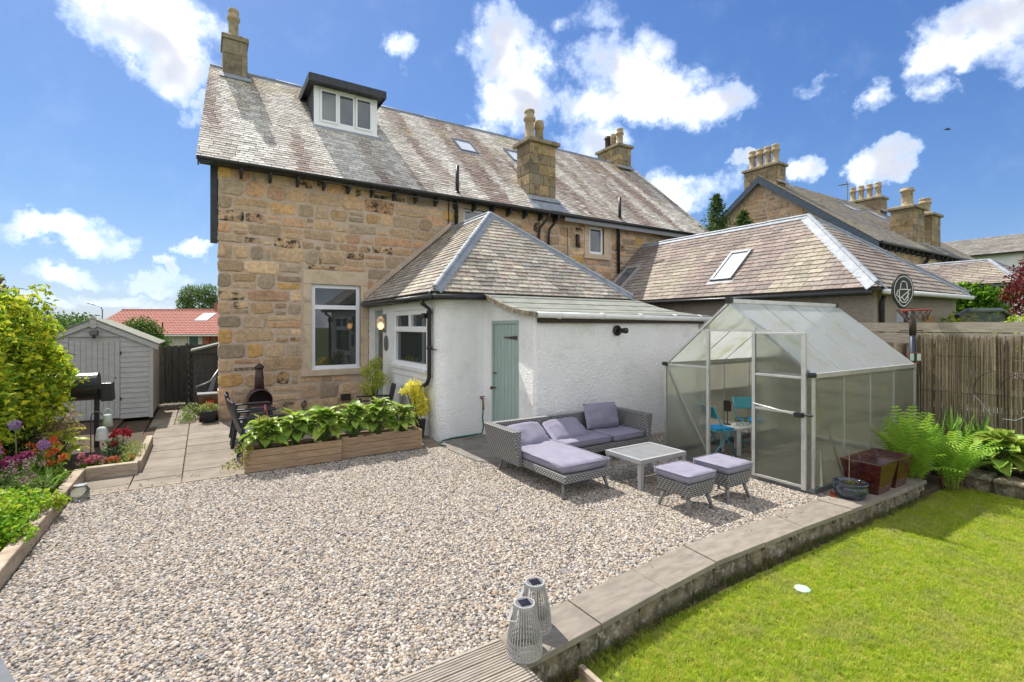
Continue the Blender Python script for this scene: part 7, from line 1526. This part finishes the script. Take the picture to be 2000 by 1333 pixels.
scatter('gravel', gm, 'gravel_bed', [(pebble(i), 'pebble') for i in range(6)], 4900, .5, 1.55, .5, 3, 'pebble', .005)
ramp_mat('grass', [(.40, .53, .03), (.46, .58, .04), (.53, .59, .06), (.31, .46, .03), (.58, .57, .1), (.42, .53, .05)], .6, .25, .5, [(2.6, (.24, .36, .045), .85), (1.3, (.58, .54, .17), .6), (7, (.68, .62, .28), .35)])
def tuft(seed, n=18, H=.034):
    rs = random.Random(seed); m = MB()
    for i in range(n):
        x, y = rs.uniform(-.02, .02), rs.uniform(-.02, .02); a = rs.uniform(0, 6.28); h_ = H * rs.uniform(.55, 1.15); l_ = rs.uniform(.2, .9) * h_; w_ = .0016
        dx, dy = math.cos(a), math.sin(a); p = [(x, y, 0), (x + dx * l_ * .35, y + dy * l_ * .35, h_ * .65), (x + dx * l_, y + dy * l_, h_ * .95)]
        m.add([(p[0][0] - dy * w_, p[0][1] + dx * w_, 0), (p[0][0] + dy * w_, p[0][1] - dx * w_, 0), (p[1][0] + dy * w_ * .8, p[1][1] - dx * w_ * .8, p[1][2]), (p[1][0] - dy * w_ * .8, p[1][1] + dx * w_ * .8, p[1][2]), p[2]], [(0, 1, 2, 3), (3, 2, 4)])
    return m
lm_ = MB(); xs_ = np.linspace(1.92, 9.2, 24); ys_ = np.linspace(-13.2, -10.62, 12); q_ = len(xs_)
lm_.add([(x, y, -.202 + .012 * nz(x * 1.3, y * 1.3, 0)) for y in ys_ for x in xs_], [(j * q_ + i, j * q_ + i + 1, (j + 1) * q_ + i + 1, (j + 1) * q_ + i) for j in range(len(ys_) - 1) for i in range(q_ - 1)])
scatter('grass', lm_, 'lawn_soil', [(tuft(i), 'grass') for i in range(5)], 2700, .5, 1.3, .3, 11, 'grass', .004)
# rough grass and moss at the foot of the kerb wall
em = MB()
for i in range(len(OUT) - 1): em.add([(OUT[i][0], OUT[i][1] - .07, -.2), (OUT[i + 1][0], OUT[i + 1][1] - .07, -.2), (OUT[i + 1][0], OUT[i + 1][1] + .0, -.19), (OUT[i][0], OUT[i][1] + .0, -.19)], [(0, 1, 2, 3)])
ramp_mat('rough_grass', [(.1, .13, .03), (.14, .16, .04), (.2, .17, .07), (.08, .11, .025)], .7, .3, .3, [(3, (.26, .2, .09), .5)])
scatter('kerb_grass', em, 'soil', [(tuft(20 + i, 12, .06), 'rough_grass') for i in range(4)], 900, .6, 1.5, .4, 12, 'rough_grass', .004)

# stray pebbles kicked onto the paving and coping
sg = MB()
for a, b, c, d in ((-1.6, .2, -4.99, -4.6), (1.5, 6.4, -10.3, -10.2)): sg.add([(a, c, .004 if a < 0 else .036), (b, c, .004 if a < 0 else .036), (b, d, .004 if a < 0 else .036), (a, d, .004 if a < 0 else .036)], [(0, 1, 2, 3)])
so2 = scatter('stray_pebbles', sg, 'gravel_bed', [(pebble(30 + i), 'pebble') for i in range(3)], 55, .5, 1.1, .2, 8, 'pebble', .002)
jn_ = so2.modifiers[0].node_group.nodes; jj = [n for n in jn_ if n.bl_idname == 'GeometryNodeJoinGeometry'][0]
for l in list(so2.modifiers[0].node_group.links):
    if l.to_node == jj and l.from_node.bl_idname == 'NodeGroupInput': so2.modifiers[0].node_group.links.remove(l)
# far trees and roofs along the left horizon
for i, (X, Y, r_, h_) in enumerate(((-62, 70, 2.6, 5), (-78, 82, 3.2, 6), (-92, 95, 3.4, 6.5), (-70, 88, 2.4, 5), (-55, 62, 1.8, 3.8))):
    x, y = W2H(X, Y); tree('far_tree', ('far round tree just left of the street lamp', 'far tree beyond the shed, half hidden by the climber', 'farthest tree on the left horizon', 'far tree behind the dark roofed house', 'low far tree nearest the red bungalow')[i], x, y, -2, h_, [(x, y, h_ * .45, r_, r_, h_ * .4), (x + r_ * .5, y, h_ * .3, r_ * .7, r_, h_ * .3)], 900, .5, DG, 120 + i, group='far trees on the left horizon')
